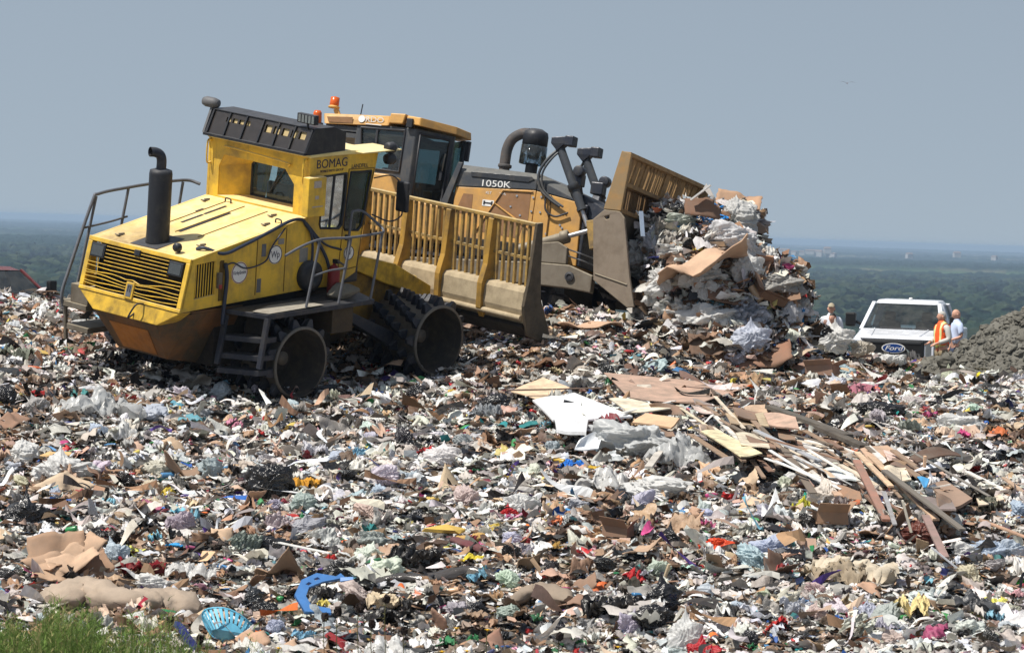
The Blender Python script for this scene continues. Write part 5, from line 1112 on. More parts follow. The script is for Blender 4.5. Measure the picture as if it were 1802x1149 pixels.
def bag_mesh(seed, neck=False, flat=.7):
    gg = np.random.default_rng(seed); n = I6
    w1 = np.stack([np.sin(n @ gg.normal(size=3) * 2.2 + gg.uniform(0, 6)) for _ in range(3)], 1); m = n + .35 * w1      # warped, so folds wander
    r = .82 + .13 * np.sin(n @ gg.normal(size=3) * 2 + 1) + .1 * np.sin(n @ gg.normal(size=3) * 2.6)
    pf = gg.normal(size=(16, 3)); pf /= np.linalg.norm(pf, axis=1)[:, None]; r = r * (.55 + .45 / np.maximum((n @ pf.T).max(1), .6) * .9)
    for j in range(9):      # sharp crests between slack hollows
        d = gg.normal(size=3); d *= (3.2 + 1.9 * j) / np.linalg.norm(d); r = r + .15 / (1 + .38 * j) * ((1 - np.abs(np.sin(m @ d + gg.uniform(0, 6)))) ** 2 - .3)
    P = n * r[:, None]
    if neck: P[:, 2] += .8 * np.exp(-((1 - n[:, 2]) / .05)); P[:, :2] *= (1 - .55 * np.exp(-((1 - n[:, 2]) / .09)))[:, None]
    P *= np.array([1, gg.uniform(.65, .95), flat]); return P * .62
PROT = {}
def proto(kind, k):
    key = (kind, k)
    if key in PROT: return PROT[key]
    s = 900 + 31 * k + len(kind)
    if kind == 'bag': o = np_mesh('proto', bag_mesh(s, k % 4 == 1, .7), F6, WBAG, smooth=True)
    elif kind == 'black': o = np_mesh('proto', bag_mesh(s, k % 3 == 1, .75), F6, BBAG, smooth=True)
    elif kind in ('film', 'rag'):
        V, f = sheet_proto(s, 34, 28, .30, .75, 9, .2); o = np_mesh('proto', V, f, CBAG if kind == 'film' else RAG, smooth=True)
    elif kind == 'card':
        gg = np.random.default_rng(s); u, v = np.meshgrid(np.linspace(-.5, .5, 13), np.linspace(-.5, .5, 9) * gg.uniform(.5, .9)); f1, f2, a1, a2 = gg.uniform(-.25, 0), gg.uniform(.08, .3), gg.normal(0, .7), gg.normal(0, .9); sl = gg.normal(0, .35)
        z = np.maximum(0, u - f2 - sl * v) * a1 * 1.4 + np.maximum(0, f1 + sl * v - u) * a2 + .05 * np.sin(7 * u + 5 * v) + .02 * np.abs(np.sin(17 * v + 9 * u)); cut = (u > .2) & (v > .1)
        V = np.c_[(u + gg.normal(size=u.shape) * .012).ravel(), (v + gg.normal(size=u.shape) * .012).ravel(), z.ravel()]; f = grid_faces(13, 9)
        if k % 2: f = f[~cut.ravel()[f[:, 0]]]
        o = np_mesh('proto', V, f, CARDM, smooth=True); md = o.modifiers.new('s', 'SOLIDIFY'); md.thickness = .02
    elif kind == 'box':
        m = MB(); gg = np.random.default_rng(s); j = lambda: gg.normal() * .03; w_, d_, h_ = .5, .36, .34; t = .012
        c = [Vector((x * w_ + j(), y * d_ + j(), z * h_ + j())) for z in (0, 1) for y in (-1, 1) for x in (-1, 1)]
        for q in ((0, 1, 3, 2), (0, 1, 5, 4), (2, 3, 7, 6), (0, 2, 6, 4), (1, 3, 7, 5)): m.add([c[i] for i in q], [(0, 1, 2, 3)])
        for (a, b), d in (((4, 5), (0, -.3, .2)), ((6, 7), (0, .3, -.1)), ((4, 6), (-.32, 0, .1)), ((5, 7), (.3, 0, .25))):
            d = Vector(d) + Vector((j(), j(), j())) * 2; m.add([c[a], c[b], c[b] + d, c[a] + d], [(0, 1, 2, 3)])
        o = m.build('proto', CARDM); md = o.modifiers.new('s', 'SOLIDIFY'); md.thickness = .015
    elif kind == 'bottle':
        V, f = bottle_proto(s, k % 2 == 1); o = np_mesh('proto', V, f, HARD, smooth=True)
    elif kind == 'foam':
        o = MB().hull([(x * .5 + random.uniform(-.08, .08), y * .36 + random.uniform(-.06, .06), z * .05) for x in (-1, 1) for y in (-1, 0, 1) for z in (-1, 1)] + [(0, .1, .16)]).build('proto', RAG, bevel=.03)
    PROT[key] = o; return o
used_proto = set()
def item(name, label, cat, kind, k, pos, size, col, rot=(0, 0, 0), group=None):
    src = proto(kind, k)
    if (kind, k) in used_proto: o = src.copy(); COL.objects.link(o)
    else: o = src; used_proto.add((kind, k))
    o.name = name; o.data.name = name if o.data.users == 1 else o.data.name
    o.location = pos; o.scale = size if isinstance(size, tuple) else (size,) * 3; o.rotation_euler = rot; o.color = (*col, 1)
    for key in ('label', 'category', 'group', 'kind'):
        if key in o: del o[key]
    return tag(o, label, cat, group)
MPX = lambda D: D / F          # metres per photo pixel at distance D
TAKEN = []
def on_slope(u, v, lift=0., see=False):
    p = gpx(u, v)
    if see: p = gpx(u, v + lift / MPX(p[1]))      # so that the lifted piece shows at (u, v)
    return (p[0], p[1], float(gz(p[0], p[1])) + lift)
def hero(name, label, cat, kind, k, u, v, wpx, hpx, col, rz=None, tilt=0, lift=.36, tx=0):
    """a piece lying on the slope, its middle near photo pixel (u, v), wpx wide and hpx tall"""
    p = on_slope(u, v + hpx * (.1 + lift)); p = p if p[1] < 78.5 else tuple(at(u, v + hpx * lift, 77)); s = MPX(p[1]); w_, h_ = wpx * s, hpx * s; TAKEN.append((u, v, max(wpx, hpx) * .5))
    rz = random.uniform(-.5, .5) if rz is None else rz
    sz = (w_ * 1.2, w_, h_ * 1.5) if kind in ('bag', 'black') else (w_, w_ * 1.0, max(w_ * .6, h_ * 1.1)) if kind in ('film', 'rag') else (w_,) * 3
    return item(name, label, cat, kind, k, (p[0], p[1], p[2] + h_ * lift), sz, col, (tilt, tx, rz))
for r in (
    ('plastic_sheet', 'large clear plastic sheet billowing up below the left end of the yellow compactor', 'plastic sheet', 'film', 0, 175, 712, 135, 70, CL),
    ('white_sack', 'smooth white bulging sack beside the tan foam roll at far left', 'sack', 'bag', 1, 105, 815, 85, 42, W_),
    ('garbage_bag', 'round black garbage bag beside the ochre cloth', 'garbage bag', 'black', 0, 480, 834, 62, 62, BK),
    ('ochre_cloth', 'ochre cloth lying against the round black garbage bag', 'cloth', 'rag', 0, 533, 846, 55, 18, lin(196, 142, 44)),
    ('garbage_bag', 'knotted black garbage bag at far left above the crushed cardboard box', 'garbage bag', 'black', 1, 45, 914, 60, 38, BK),
    ('garbage_bag', 'flat black garbage bag left of the white plastic strip', 'garbage bag', 'black', 2, 472, 950, 52, 34, BK),
    ('shredded_plastic', 'shredded heap of black plastic above the long charcoal tarp', 'plastic', 'film', 1, 727, 977, 85, 50, lin(30, 31, 35)),
    ('garbage_bag', 'black garbage bag tucked beside the pale plywood next to the white boards', 'garbage bag', 'black', 3, 866, 716, 50, 38, BK),
    ('purple_packet', 'purple packet lying in the grey trash below the front drum', 'packet', 'rag', 1, 823, 772, 28, 24, lin(92, 40, 140)),
    ('clear_bag', 'large clear bag bulging below the white boards', 'plastic bag', 'bag', 2, 1112, 776, 105, 62, CL),
    ('clear_bag', 'large clear bag with a grey stick across it, right below the boards', 'plastic bag', 'film', 2, 1192, 790, 105, 68, CL),
    ('plastic_sheet', 'rumpled whitish plastic sheet in the middle of the slope below the clear bags', 'plastic sheet', 'film', 3, 1062, 830, 110, 50, W_),
    ('white_sack', 'long white sack with soft folds below the two large clear bags', 'sack', 'bag', 3, 1150, 848, 95, 36, W_),
    ('blue_film', 'bright blue twisted plastic film below the white boards', 'plastic film', 'rag', 2, 1005, 815, 48, 18, lin(24, 110, 200)),
    ('white_bag', 'white crumpled bag on brown trash in the middle of the slope', 'plastic bag', 'bag', 0, 915, 884, 48, 36, W_),
    ('foam_slab', 'yellow foam slab standing in the trash', 'foam', 'foam', 0, 782, 928, 66, 46, lin(202, 168, 84)),
    ('orange_bag', 'bright orange plastic bag on the lower slope', 'plastic bag', 'bag', 4, 1263, 970, 44, 30, lin(238, 84, 34)),
    ('orange_scrap', 'small orange plastic scrap right of the bright orange bag', 'plastic scrap', 'rag', 3, 1322, 980, 24, 20, lin(240, 92, 36)),
    ('yellow_packet', 'shiny yellow green packet below the lumber pile', 'packet', 'rag', 4, 1411, 902, 28, 34, lin(176, 172, 52)),
    ('teal_strip', 'teal plastic strip leaning on the shiny yellow green packet', 'plastic strip', 'rag', 5, 1424, 890, 24, 26, lin(40, 160, 140)),
    ('brown_sack', 'red brown sack at the foot of the lumber pile', 'sack', 'bag', 6, 1612, 950, 62, 40, lin(120, 66, 54)),
    ('foam_sheet', 'pale cream foam sheet hanging over trash at lower right', 'foam', 'rag', 6, 1603, 1076, 60, 52, lin(228, 208, 150)),
    ('garbage_bag', 'wide black garbage bag spread open on the lower slope', 'garbage bag', 'film', 4, 1085, 1075, 115, 44, BK),
    ('garbage_bag', 'shiny black garbage bag right of the wide spread one', 'garbage bag', 'black', 4, 1160, 1066, 58, 46, BK),
    ('garbage_bag', 'ruffled black garbage bag at the bottom below the shiny one', 'garbage bag', 'black', 5, 1155, 1100, 62, 42, BK),
    ('garbage_bag', 'torn black garbage bag below the bright orange bag', 'garbage bag', 'film', 5, 1285, 1040, 68, 34, BK),
    ('maroon_net', 'tangled maroon netting beside the crushed cardboard box', 'netting', 'rag', 7, 246, 996, 76, 30, lin(112, 16, 30)),
    ('white_bag', 'flat white plastic bag lying right of the maroon netting', 'plastic bag', 'film', 6, 340, 999, 80, 36, W_),
    ('white_bag', 'puffed white bag below the maroon netting', 'plastic bag', 'bag', 7, 275, 1018, 58, 28, W_),
    ('cardboard', 'torn brown cardboard beside the flat white bag at lower left', 'cardboard', 'card', 0, 425, 1010, 75, 52, lin(150, 106, 68)),
    ('yellow_cloth', 'pale yellow green cloth behind the maroon netting', 'cloth', 'rag', 8, 232, 966, 42, 16, lin(214, 212, 112)),
    ('black_rag', 'black rag spread out behind the crushed cardboard box', 'rag', 'film', 7, 185, 940, 75, 36, lin(30, 28, 30)),
    ('blue_crate_lid', 'small bright blue grate at left of the black plastic', 'grate', 'foam', 0, 308, 965, 30, 18, lin(40, 150, 214)),
    ('red_bag', 'red plastic bag beside the white knotted bag at the bottom edge', 'plastic bag', 'bag', 9, 1234, 1138, 48, 30, lin(196, 28, 44)),
    ('white_knotted_bag', 'white knotted bag with an upright neck at the bottom edge', 'plastic bag', 'bag', 5, 1204, 1116, 44, 62, W_),
    ('green_packet', 'bright green plastic piece at the far right edge', 'plastic piece', 'rag', 9, 1793, 1002, 30, 28, lin(80, 214, 80)),
    ('yellow_film', 'dull yellow film strip on dark trash at lower right', 'plastic film', 'rag', 10, 1752, 1050, 48, 16, lin(208, 204, 100)),
    ('white_film', 'large white film patch at the bottom centre behind the dark weed stems', 'plastic film', 'film', 8, 682, 1128, 120, 56, W_),
    ('beige_cloth', 'beige cloth bundle under the long charcoal tarp', 'cloth', 'rag', 11, 686, 1050, 75, 26, lin(206, 188, 160)),
    ('black_plastic', 'crumpled black plastic above the blue chair frame', 'plastic', 'film', 9, 545, 1018, 80, 36, BK),
    ('black_plastic', 'black plastic lying right of the blue chair frame', 'plastic', 'film', 10, 690, 1072, 90, 34, BK),
    ('white_bag', 'peaked white bag on the crest before the people by the pickup', 'plastic bag', 'bag', 5, 1468, 600, 52, 40, W_),
    ('cream_bag', 'cream plastic bag on the crest at the corner of the pickup', 'plastic bag', 'bag', 0, 1516, 612, 34, 24, lin(206, 198, 184)),
    ('white_bag', 'rounded white bag on the crest under the pickup grille', 'plastic bag', 'bag', 8, 1572, 634, 36, 18, W_),
    ('garbage_bag', 'black garbage bag on the crest left of the peaked white bag', 'garbage bag', 'black', 1, 1438, 582, 34, 26, BK),
    ('cardboard', 'wide brown cardboard flap standing below the pickup', 'cardboard', 'card', 1, 1540, 652, 62, 34, lin(166, 128, 92)),
    ('garbage_bag', 'dark shiny garbage bag right of the lumber pile top', 'garbage bag', 'black', 2, 1545, 727, 60, 30, BK),
    ('white_bag', 'white lumpy bag right of the grey lumber', 'plastic bag', 'bag', 2, 1690, 762, 56, 32, W_),
    ('white_bag', 'fluffy white bag under the end of the white strips', 'plastic bag', 'bag', 3, 1388, 846, 48, 42, W_),
    ('pink_cloth', 'dusty pink cloth right of the grey lumber top', 'cloth', 'rag', 0, 1515, 696, 60, 18, lin(170, 110, 126)),
    ('yellow_tape', 'tangle of yellow tape near the dirt mound', 'tape', 'rag', 5, 1725, 675, 62, 18, lin(222, 204, 60)),
    ('clear_bag', 'bluish clear bag right of the red brown sack', 'plastic bag', 'bag', 4, 1742, 950, 60, 42, lin(190, 204, 222)),
    ('white_sack', 'white sack right of the mauve plank', 'sack', 'bag', 7, 1700, 968, 52, 40, W_),
    ('pink_rag', 'dusty pink rag near the bright green plastic piece', 'rag', 'rag', 2, 1772, 1036, 58, 30, lin(196, 150, 156)),
    ('silver_film', 'silver crumpled film left of the cream foam sheet', 'plastic film', 'film', 11, 1535, 1075, 60, 40, lin(200, 204, 222)),
    ('plastic_tangle', 'dark grey plastic film tangle at lower right', 'plastic tangle', 'film', 0, 1705, 1070, 90, 36, lin(90, 92, 96)),
    ('white_bag', 'white bag above the crushed cardboard box by the left edge', 'plastic bag', 'bag', 6, 40, 775, 52, 46, W_),
    ('white_bag', 'white bag with pointed corners left of the tan foam roll end', 'plastic bag', 'film', 2, 215, 755, 62, 44, W_),
    ('grey_rags', 'grey green rags near the left edge below the crest', 'rags', 'rag', 7, 25, 635, 60, 34, lin(110, 116, 104)),
    ('red_bag', 'red plastic bag at the right of the yellow foam slab', 'plastic bag', 'bag', 1, 893, 901, 22, 18, lin(200, 20, 36)),
    ('yellow_green_film', 'yellow plastic scrap below the yellow foam slab', 'plastic scrap', 'rag', 8, 830, 997, 34, 18, lin(216, 196, 60)),
    ('cardboard', 'large torn cardboard with flaps left of the orange bag', 'cardboard', 'card', 2, 1130, 992, 74, 50, CB),
    ('cardboard', 'brown open carton lying above the torn cardboard with flaps', 'box', 'box', 0, 1085, 950, 48, 38, lin(140, 100, 70)),
    ('cardboard', 'dark brown wet cardboard below the bright orange bag', 'cardboard', 'card', 3, 1220, 1045, 60, 44, lin(96, 66, 46)),
    ('cardboard', 'folded tan cardboard at the lower middle left of the charcoal tarp', 'cardboard', 'card', 4, 490, 990, 70, 40, lin(158, 120, 84)),
    ('cardboard', 'curled brown cardboard strip above the black bag on the left', 'cardboard', 'card', 5, 330, 815, 80, 34, lin(140, 106, 78)),
    ('cardboard', 'tan cardboard flap right of the flat black rag at left', 'cardboard', 'card', 6, 225, 880, 46, 26, lin(186, 148, 108)),
    ('cardboard', 'long torn cardboard on the slope at left centre', 'cardboard', 'card', 7, 425, 925, 90, 36, lin(168, 132, 96)),
    ('cardboard', 'brown carton corner poking out at the lower right', 'cardboard', 'box', 1, 1460, 935, 56, 34, lin(160, 116, 76)),
    ('cardboard', 'bent brown carton beside the red brown sack', 'cardboard', 'card', 8, 1555, 946, 88, 36, lin(150, 112, 78)),
    ('cardboard', 'cardboard lying flat near the foot of the heap', 'cardboard', 'card', 9, 1040, 578, 110, 24, lin(196, 150, 110)),
    ('cardboard', 'brown open carton near the right foot of the heap', 'box', 'box', 2, 1445, 668, 52, 30, lin(150, 106, 80)),
    ('white_paper', 'white folded paper right of the shredded black plastic', 'paper', 'card', 10, 845, 868, 50, 30, lin(232, 232, 236)),
    ('grey_bag', 'grey plastic bag lying above the beige carpet arch', 'plastic bag', 'bag', 8, 1388, 995, 46, 24, lin(120, 120, 124)),
    ('rust_foam', 'brownish foam roll below the maroon blanket', 'foam', 'rag', 4, 975, 980, 60, 16, lin(150, 118, 60)),
    ('mint_cloth', 'pale mint cloth below the bright orange bag', 'cloth', 'rag', 3, 1218, 1008, 44, 24, lin(170, 206, 192)),
): hero(*r)
# rolls, rugs, tarps: soft bodies along a line on the slope
def roll(name, label, cat, pts, rpx, col, mat=None, seed=0, flat=.75):
    P = [Vector(on_slope(u, v, lift)) for u, v, lift in pts]; P = arc(P, 8); n = 28; gg = np.random.default_rng(seed); V = []
    for i, p in enumerate(P):
        t = (P[min(i + 1, len(P) - 1)] - P[max(i - 1, 0)]).normalized(); a = t.cross(Vector((0, 0, 1))).normalized(); b = a.cross(t); e = min(1, (i + .6) / 2.5, (len(P) - i - .4) / 2.5)
        for k in range(n):
            g_ = 2 * math.pi * k / n; rr = rpx * MPX(p.y) * (.35 + .65 * e) * (1 + .2 * math.sin(2 * g_ + i * .31 + seed) + .16 * abs(math.sin(i * .8 + 3 * g_)) + .12 * math.sin(i * 1.7 + 4 * g_) + gg.normal() * .05)
            V.append(p + a * math.cos(g_) * rr * 1.2 + b * math.sin(g_) * rr * flat)
    f = [(i * n + k, i * n + (k + 1) % n, (i + 1) * n + (k + 1) % n, (i + 1) * n + k) for i in range(len(P) - 1) for k in range(n)]
    m = MB().add(V, f, True); m.add(V[:n], [tuple(range(n))]); m.add(V[-n:], [tuple(range(n))]); o = m.build(name, mat or RAG); o.color = (*col, 1); TAKEN.append((pts[len(pts) // 2][0], pts[len(pts) // 2][1], 60)); return tag(o, label, cat)
roll('rolled_rug', 'long grey beige rolled rug behind the green weeds', 'rug', [(90, 1072, .12), (150, 1062, .2), (215, 1076, .14), (280, 1070, .18), (350, 1072, .1)], 30, lin(164, 148, 132), seed=1)
roll('foam_roll', 'tan foam roll lying below the white sack at far left', 'foam', [(60, 795, .02), (90, 792, .05), (128, 800, .02)], 11, lin(206, 172, 122), seed=2)
roll('charcoal_tarp', 'long charcoal tarp stretched across the lower middle', 'tarp', [(645, 1030, .02), (700, 1026, .06), (760, 1030, .05), (830, 1027, .07), (895, 1034, .02)], 11, lin(62, 58, 56), BBAG, seed=4, flat=.8)
hero('beige_carpet', 'beige carpet humped over in an arch at lower right', 'carpet', 'rag', 1, 1490, 995, 150, 62, lin(196, 184, 164), rz=.1)
hero('beige_carpet', 'darker beige carpet fold under the arched carpet at lower right', 'carpet', 'rag', 9, 1470, 1012, 110, 40, lin(150, 136, 116), rz=-.2)
roll('grey_blanket', 'grey beige rolled blanket left of the wide black bag', 'blanket', [(900, 1062, .1), (950, 1058, .2), (1000, 1076, .1)], 15, lin(140, 126, 112), seed=5)
roll('foam_roll', 'mustard foam roll lying right of the yellow foam slab', 'foam', [(800, 953, .06), (828, 955, .08), (852, 952, .06)], 8, lin(190, 152, 88), seed=6)
roll('maroon_blanket', 'maroon blanket twisted below the yellow foam roll', 'blanket', [(790, 955, .1), (825, 975, .12), (860, 990, .08)], 7, lin(100, 60, 64), seed=7)
# flat boards and sheets
def board(name, label, cat, corners, th, col, lift=.12, mat=None, warp=0., lifts=None):
    P = [Vector(on_slope(u, v, lift + (lifts[i] if lifts else 0), True)) for i, (u, v) in enumerate(corners)]
    z0 = [float(bil(ZB, p.x, p.y)) for p in P]
    for p, z, i in zip(P, z0, range(9)): p.z = z + lift + (lifts[i] if lifts else 0)
    n = 9; V = []
    for j in range(n):
        for i in range(n):
            s, t = i / (n - 1), j / (n - 1); a = P[0].lerp(P[1], s); b = P[3].lerp(P[2], s); p = a.lerp(b, t); p.z += warp * math.sin(math.pi * s) * (1 - t * .5) + .012 * math.sin(5 * s + 3 * t); V.append(p)
    m = MB().add(V, [tuple(x) for x in grid_faces(n, n)], False); o = m.build(name, mat or WOOD); md = o.modifiers.new('s', 'SOLIDIFY'); md.thickness = th; md.offset = 0; o.color = (*col, 1)
    TAKEN.append((sum(c[0] for c in corners) / 4, sum(c[1] for c in corners) / 4, 40)); return tag(o, label, cat)
board('plywood_sheet', 'large brown plywood sheet lying above the white boards', 'plywood', [(1062, 657), (1330, 676), (1235, 710), (1105, 700)], .015, lin(184, 142, 114), .13, lifts=[.1, .0, .02, .05], warp=-.03)
board('plywood_sheet', 'pale pointed plywood piece behind the white boards', 'plywood', [(898, 690), (955, 664), (1002, 684), (950, 706)], .015, lin(222, 184, 136), .22)
board('white_board', 'largest white board lying flat in the middle of the slope', 'board', [(936, 706), (1010, 692), (1112, 736), (972, 742)], .03, lin(238, 240, 242), .3, mat=HARD)
board('white_board', 'small thick white board below the largest white board', 'board', [(975, 742), (1034, 739), (1030, 766), (978, 760)], .05, lin(232, 234, 236), .34, mat=HARD)
board('white_board', 'narrow white board standing below the small thick white board', 'board', [(1020, 775), (1064, 752), (1052, 792), (1010, 792)], .02, lin(228, 232, 236), .26, lifts=[.1, .16, -.05, -.05], mat=HARD)
board('cream_board', 'cream panel overlapping the right side of the largest white board', 'board', [(1070, 703), (1110, 702), (1180, 722), (1105, 728)], .02, lin(226, 210, 176), .34)
board('cardboard_tray', 'tan cardboard tray between the white boards and the yellow panel', 'cardboard', [(1112, 745), (1135, 728), (1195, 740), (1180, 755)], .03, lin(204, 160, 110), .26, mat=CARDM, lifts=[0, .1, .1, 0])
board('yellow_board', 'pale yellow panel sliding down right of the clear bags', 'board', [(1232, 762), (1262, 758), (1340, 802), (1302, 806)], .02, lin(222, 206, 150), .4)
board('tan_board', 'tan plywood square standing in the trash above the lumber pile', 'plywood', [(1308, 718), (1345, 712), (1352, 738), (1318, 746)], .02, lin(200, 158, 116), .2, lifts=[.15, .15, 0, 0])
board('dark_board', 'dark brown curved board arching over the lumber pile', 'board', [(1598, 808), (1684, 798), (1690, 806), (1612, 816)], .02, lin(92, 62, 44), .35, warp=.12)
board('brown_scrap', 'small brown panel on the edge of the dark gap under the white strips', 'board', [(1472, 856), (1512, 866), (1516, 884), (1476, 874)], .02, lin(156, 106, 62), .32, lifts=[.12, .12, 0, 0])
board('tan_cardboard', 'tan cardboard lying across the middle of the lumber pile', 'cardboard', [(1512, 792), (1560, 784), (1598, 812), (1530, 818)], .02, lin(190, 148, 112), .34, mat=CARDM)
board('cream_board', 'cream square board in the middle of the lumber pile', 'board', [(1560, 828), (1592, 824), (1602, 848), (1574, 848)], .02, lin(226, 206, 172), .4)
board('pale_plywood', 'pale torn plywood at the right of the lumber pile', 'plywood', [(1714, 872), (1756, 866), (1766, 882), (1722, 890)], .02, lin(226, 204, 170), .22)
board('brown_carton', 'flattened brown carton right of the lumber pile', 'cardboard', [(1634, 858), (1662, 846), (1710, 882), (1676, 896)], .04, lin(150, 118, 94), .3, mat=CARDM)
board('blue_scoop', 'bright blue plastic scoop on the lumber pile', 'scoop', [(1612, 842), (1634, 844), (1630, 858), (1624, 860)], .015, lin(60, 158, 214), .45, mat=HARD)
board('brown_board', 'brown cardboard board lying under the leaning lumber', 'cardboard', [(1555, 890), (1590, 892), (1640, 920), (1580, 912)], .02, lin(196, 152, 106), .2, mat=CARDM)
# lumber: every stick is a thing
LP = [('white_strip', 'long white strip at the left edge of the lumber pile', (1300, 740), (1352, 806), 7, lin(226, 224, 218)), ('metal_channel', 'long grey metal channel crossing the lumber pile', (1328, 758), (1440, 818), 9, lin(176, 178, 182)),
      ('white_strip', 'upper of the white strips fanned along the lower edge of the lumber pile', (1345, 804), (1475, 853), 6, lin(232, 230, 226)), ('white_strip', 'middle white strip fanned along the lower edge of the lumber pile', (1352, 812), (1470, 860), 6, lin(220, 220, 216)), ('white_strip', 'lower white strip fanned along the lower edge of the lumber pile', (1362, 822), (1480, 864), 6, lin(236, 236, 232)),
      ('grey_strip', 'thin grey strip among the white strips', (1395, 800), (1500, 852), 5, lin(190, 192, 194)), ('white_strip', 'short white strip ending beside the red brown plank', (1420, 806), (1510, 846), 6, lin(228, 224, 214)),
      ('red_plank', 'red brown plank leaning down the front of the lumber pile', (1505, 826), (1558, 910), 12, lin(156, 98, 72)), ('tan_plank', 'long tan plank running down the middle of the lumber pile', (1530, 806), (1646, 908), 10, lin(204, 160, 112)), ('tan_plank', 'tan plank beside the red brown plank', (1506, 806), (1566, 864), 9, lin(214, 172, 124)),
      ('grey_plank', 'long grey weathered plank at the right side of the lumber pile', (1554, 840), (1692, 938), 10, lin(112, 104, 94)), ('grey_plank', 'dark grey weathered plank behind the lumber pile', (1352, 722), (1492, 772), 16, lin(86, 80, 72)), ('grey_plank', 'dark weathered plank at the back right of the lumber pile', (1440, 752), (1520, 784), 18, lin(74, 66, 58)), ('grey_plank', 'short brown weathered plank above the dark planks', (1448, 714), (1495, 744), 9, lin(120, 98, 76)),
      ('mauve_plank', 'dull mauve plank leaning at the foot of the lumber pile', (1626, 916), (1662, 974), 12, lin(150, 112, 104)), ('white_stick', 'upright white stick at the front of the lumber pile', (1588, 880), (1602, 932), 8, lin(222, 214, 196)), ('orange_plank', 'orange stained plank at the right of the lumber pile', (1714, 912), (1806, 950), 8, lin(190, 134, 88)), ('orange_plank', 'thin orange stick near the right edge above the orange stained plank', (1744, 900), (1806, 908), 7, lin(176, 112, 74)),
      ('tan_board_stick', 'upright tan board standing in the lumber pile', (1624, 842), (1628, 802), 12, lin(216, 164, 112)), ('grey_stick', 'grey stick leaning beside the red brown plank', (1553, 872), (1573, 924), 7, lin(150, 150, 154)), ('brown_beam', 'thick orange brown beam under the metal channel', (1352, 800), (1402, 806), 12, lin(176, 110, 66)), ('tan_plank', 'short tan plank lying across the brown beams', (1344, 790), (1480, 804), 8, lin(190, 130, 84)),
      ('white_strip', 'white strip lying on the largest white board', (1094, 736), (1186, 700), 7, lin(234, 232, 226)), ('brown_lath', 'thin brown lath lying behind the largest white board', (890, 695), (1055, 688), 6, lin(124, 92, 70)), ('brown_lath', 'thin brown lath crossing the largest white board', (1010, 708), (1085, 698), 4, lin(140, 96, 66)), ('grey_stick', 'grey weathered stick lying on the clear bag', (1140, 820), (1180, 768), 12, lin(196, 188, 176)),
      ('tan_stick', 'short round stick standing below the torn cardboard with flaps', (1167, 1016), (1178, 992), 8, lin(206, 178, 130)), ('white_pipe', 'bent white plastic strip at left of the slope', (490, 962), (580, 980), 7, lin(226, 226, 222)), ('white_pipe', 'white pipe lying near the white knotted bag', (1215, 1080), (1275, 1116), 5, lin(222, 222, 220)), ('white_bracket', 'long white bracket strip below the mauve plank', (1636, 978), (1682, 992), 9, lin(214, 216, 220)), ('cream_lath', 'cream lath on the right of the cardboard tray', (1190, 722), (1290, 776), 5, lin(220, 200, 160)), ('brown_lath', 'brown lath from the cream panel to the lumber pile', (1180, 716), (1330, 728), 5, lin(150, 110, 80)), ('tan_lath', 'tan lath along the back of the lumber pile', (1262, 716), (1330, 752), 6, lin(196, 150, 106)), ('grey_lath', 'long grey lath at right of the lumber pile', (1600, 806), (1740, 868), 5, lin(128, 122, 114)), ('tan_plank', 'tan plank at the right edge beyond the lumber pile', (1766, 842), (1806, 878), 8, lin(186, 146, 106)), ('grey_pipe', 'grey pipe at the right edge above the lumber pile', (1744, 812), (1782, 798), 7, lin(176, 178, 182)), ('white_strip', 'white strip fanned right of the dark curved board', (1700, 842), (1772, 872), 8, lin(228, 224, 216)), ('white_strip', 'wide white strip below the fanned strip on the right', (1716, 852), (1792, 886), 10, lin(222, 216, 206))]
q = random.Random(9)
for nm, lb_, a, b, wpx, col in LP:
    hi = .5 if 1300 < a[0] < 1700 and a[1] > 715 else .3 if a[0] < 1300 and a[1] < 830 else .16
    pa, pb = Vector(on_slope(*a, hi, True)), Vector(on_slope(*b, hi * .8, True))
    pa.z = float(bil(ZB, pa.x, pa.y)) + hi + q.uniform(-.05, .16); pb.z = float(bil(ZB, pb.x, pb.y)) + hi * .8 + q.uniform(-.08, .06)
    up = abs(a[0] - b[0]) < 20
    if up: base = pa if a[1] > b[1] else pb; top = Vector(at(*(b if a[1] > b[1] else a), base.y + .05)); pa, pb = base, top
    w_ = wpx * MPX(pa.y); o = MB().beam(pa, pb, w_ * 1.15, max(.018, w_ * .4)).build(nm, HARD if 'white' in nm or 'metal' in nm or 'pipe' in nm else WOOD, bevel=.004); o.color = (*col, 1); tag(o, lb_, nm.split('_')[1])
for i in range(64):      # smaller laths that nothing tells apart
    t = q.uniform(0, 1); u0, v0 = lerp(1225, 1600, t) + q.uniform(-40, 60), lerp(735, 850, t) + q.uniform(-25, 35); L = q.uniform(35, 110); an = R(q.gauss(30, 14)); u1, v1 = u0 + L * math.cos(an), v0 + L * math.sin(an)
    pa, pb = Vector(on_slope(u0, v0, .3, True)), Vector(on_slope(u1, v1, .28, True)); pa.z = float(bil(ZB, pa.x, pa.y)) + q.uniform(.2, .45); pb.z = float(bil(ZB, pb.x, pb.y)) + q.uniform(.15, .4)
    o = MB().beam(pa, pb, q.uniform(.04, .12), q.uniform(.012, .03)).build('wood_lath', WOOD); o.color = (*q.choice([lin(196, 150, 108), lin(150, 116, 84), lin(112, 96, 80), lin(214, 196, 168), lin(128, 84, 56), lin(220, 214, 204)]), 1)
    tag(o, 'one of the many thin wooden laths jumbled in the lumber pile', 'lath', 'thin laths in the lumber pile')
cols_ = [('pale', lin(226, 204, 170)), ('tan', lin(200, 160, 118)), ('white', lin(228, 226, 220)), ('brown', lin(140, 104, 76)), ('grey', lin(140, 132, 122))]
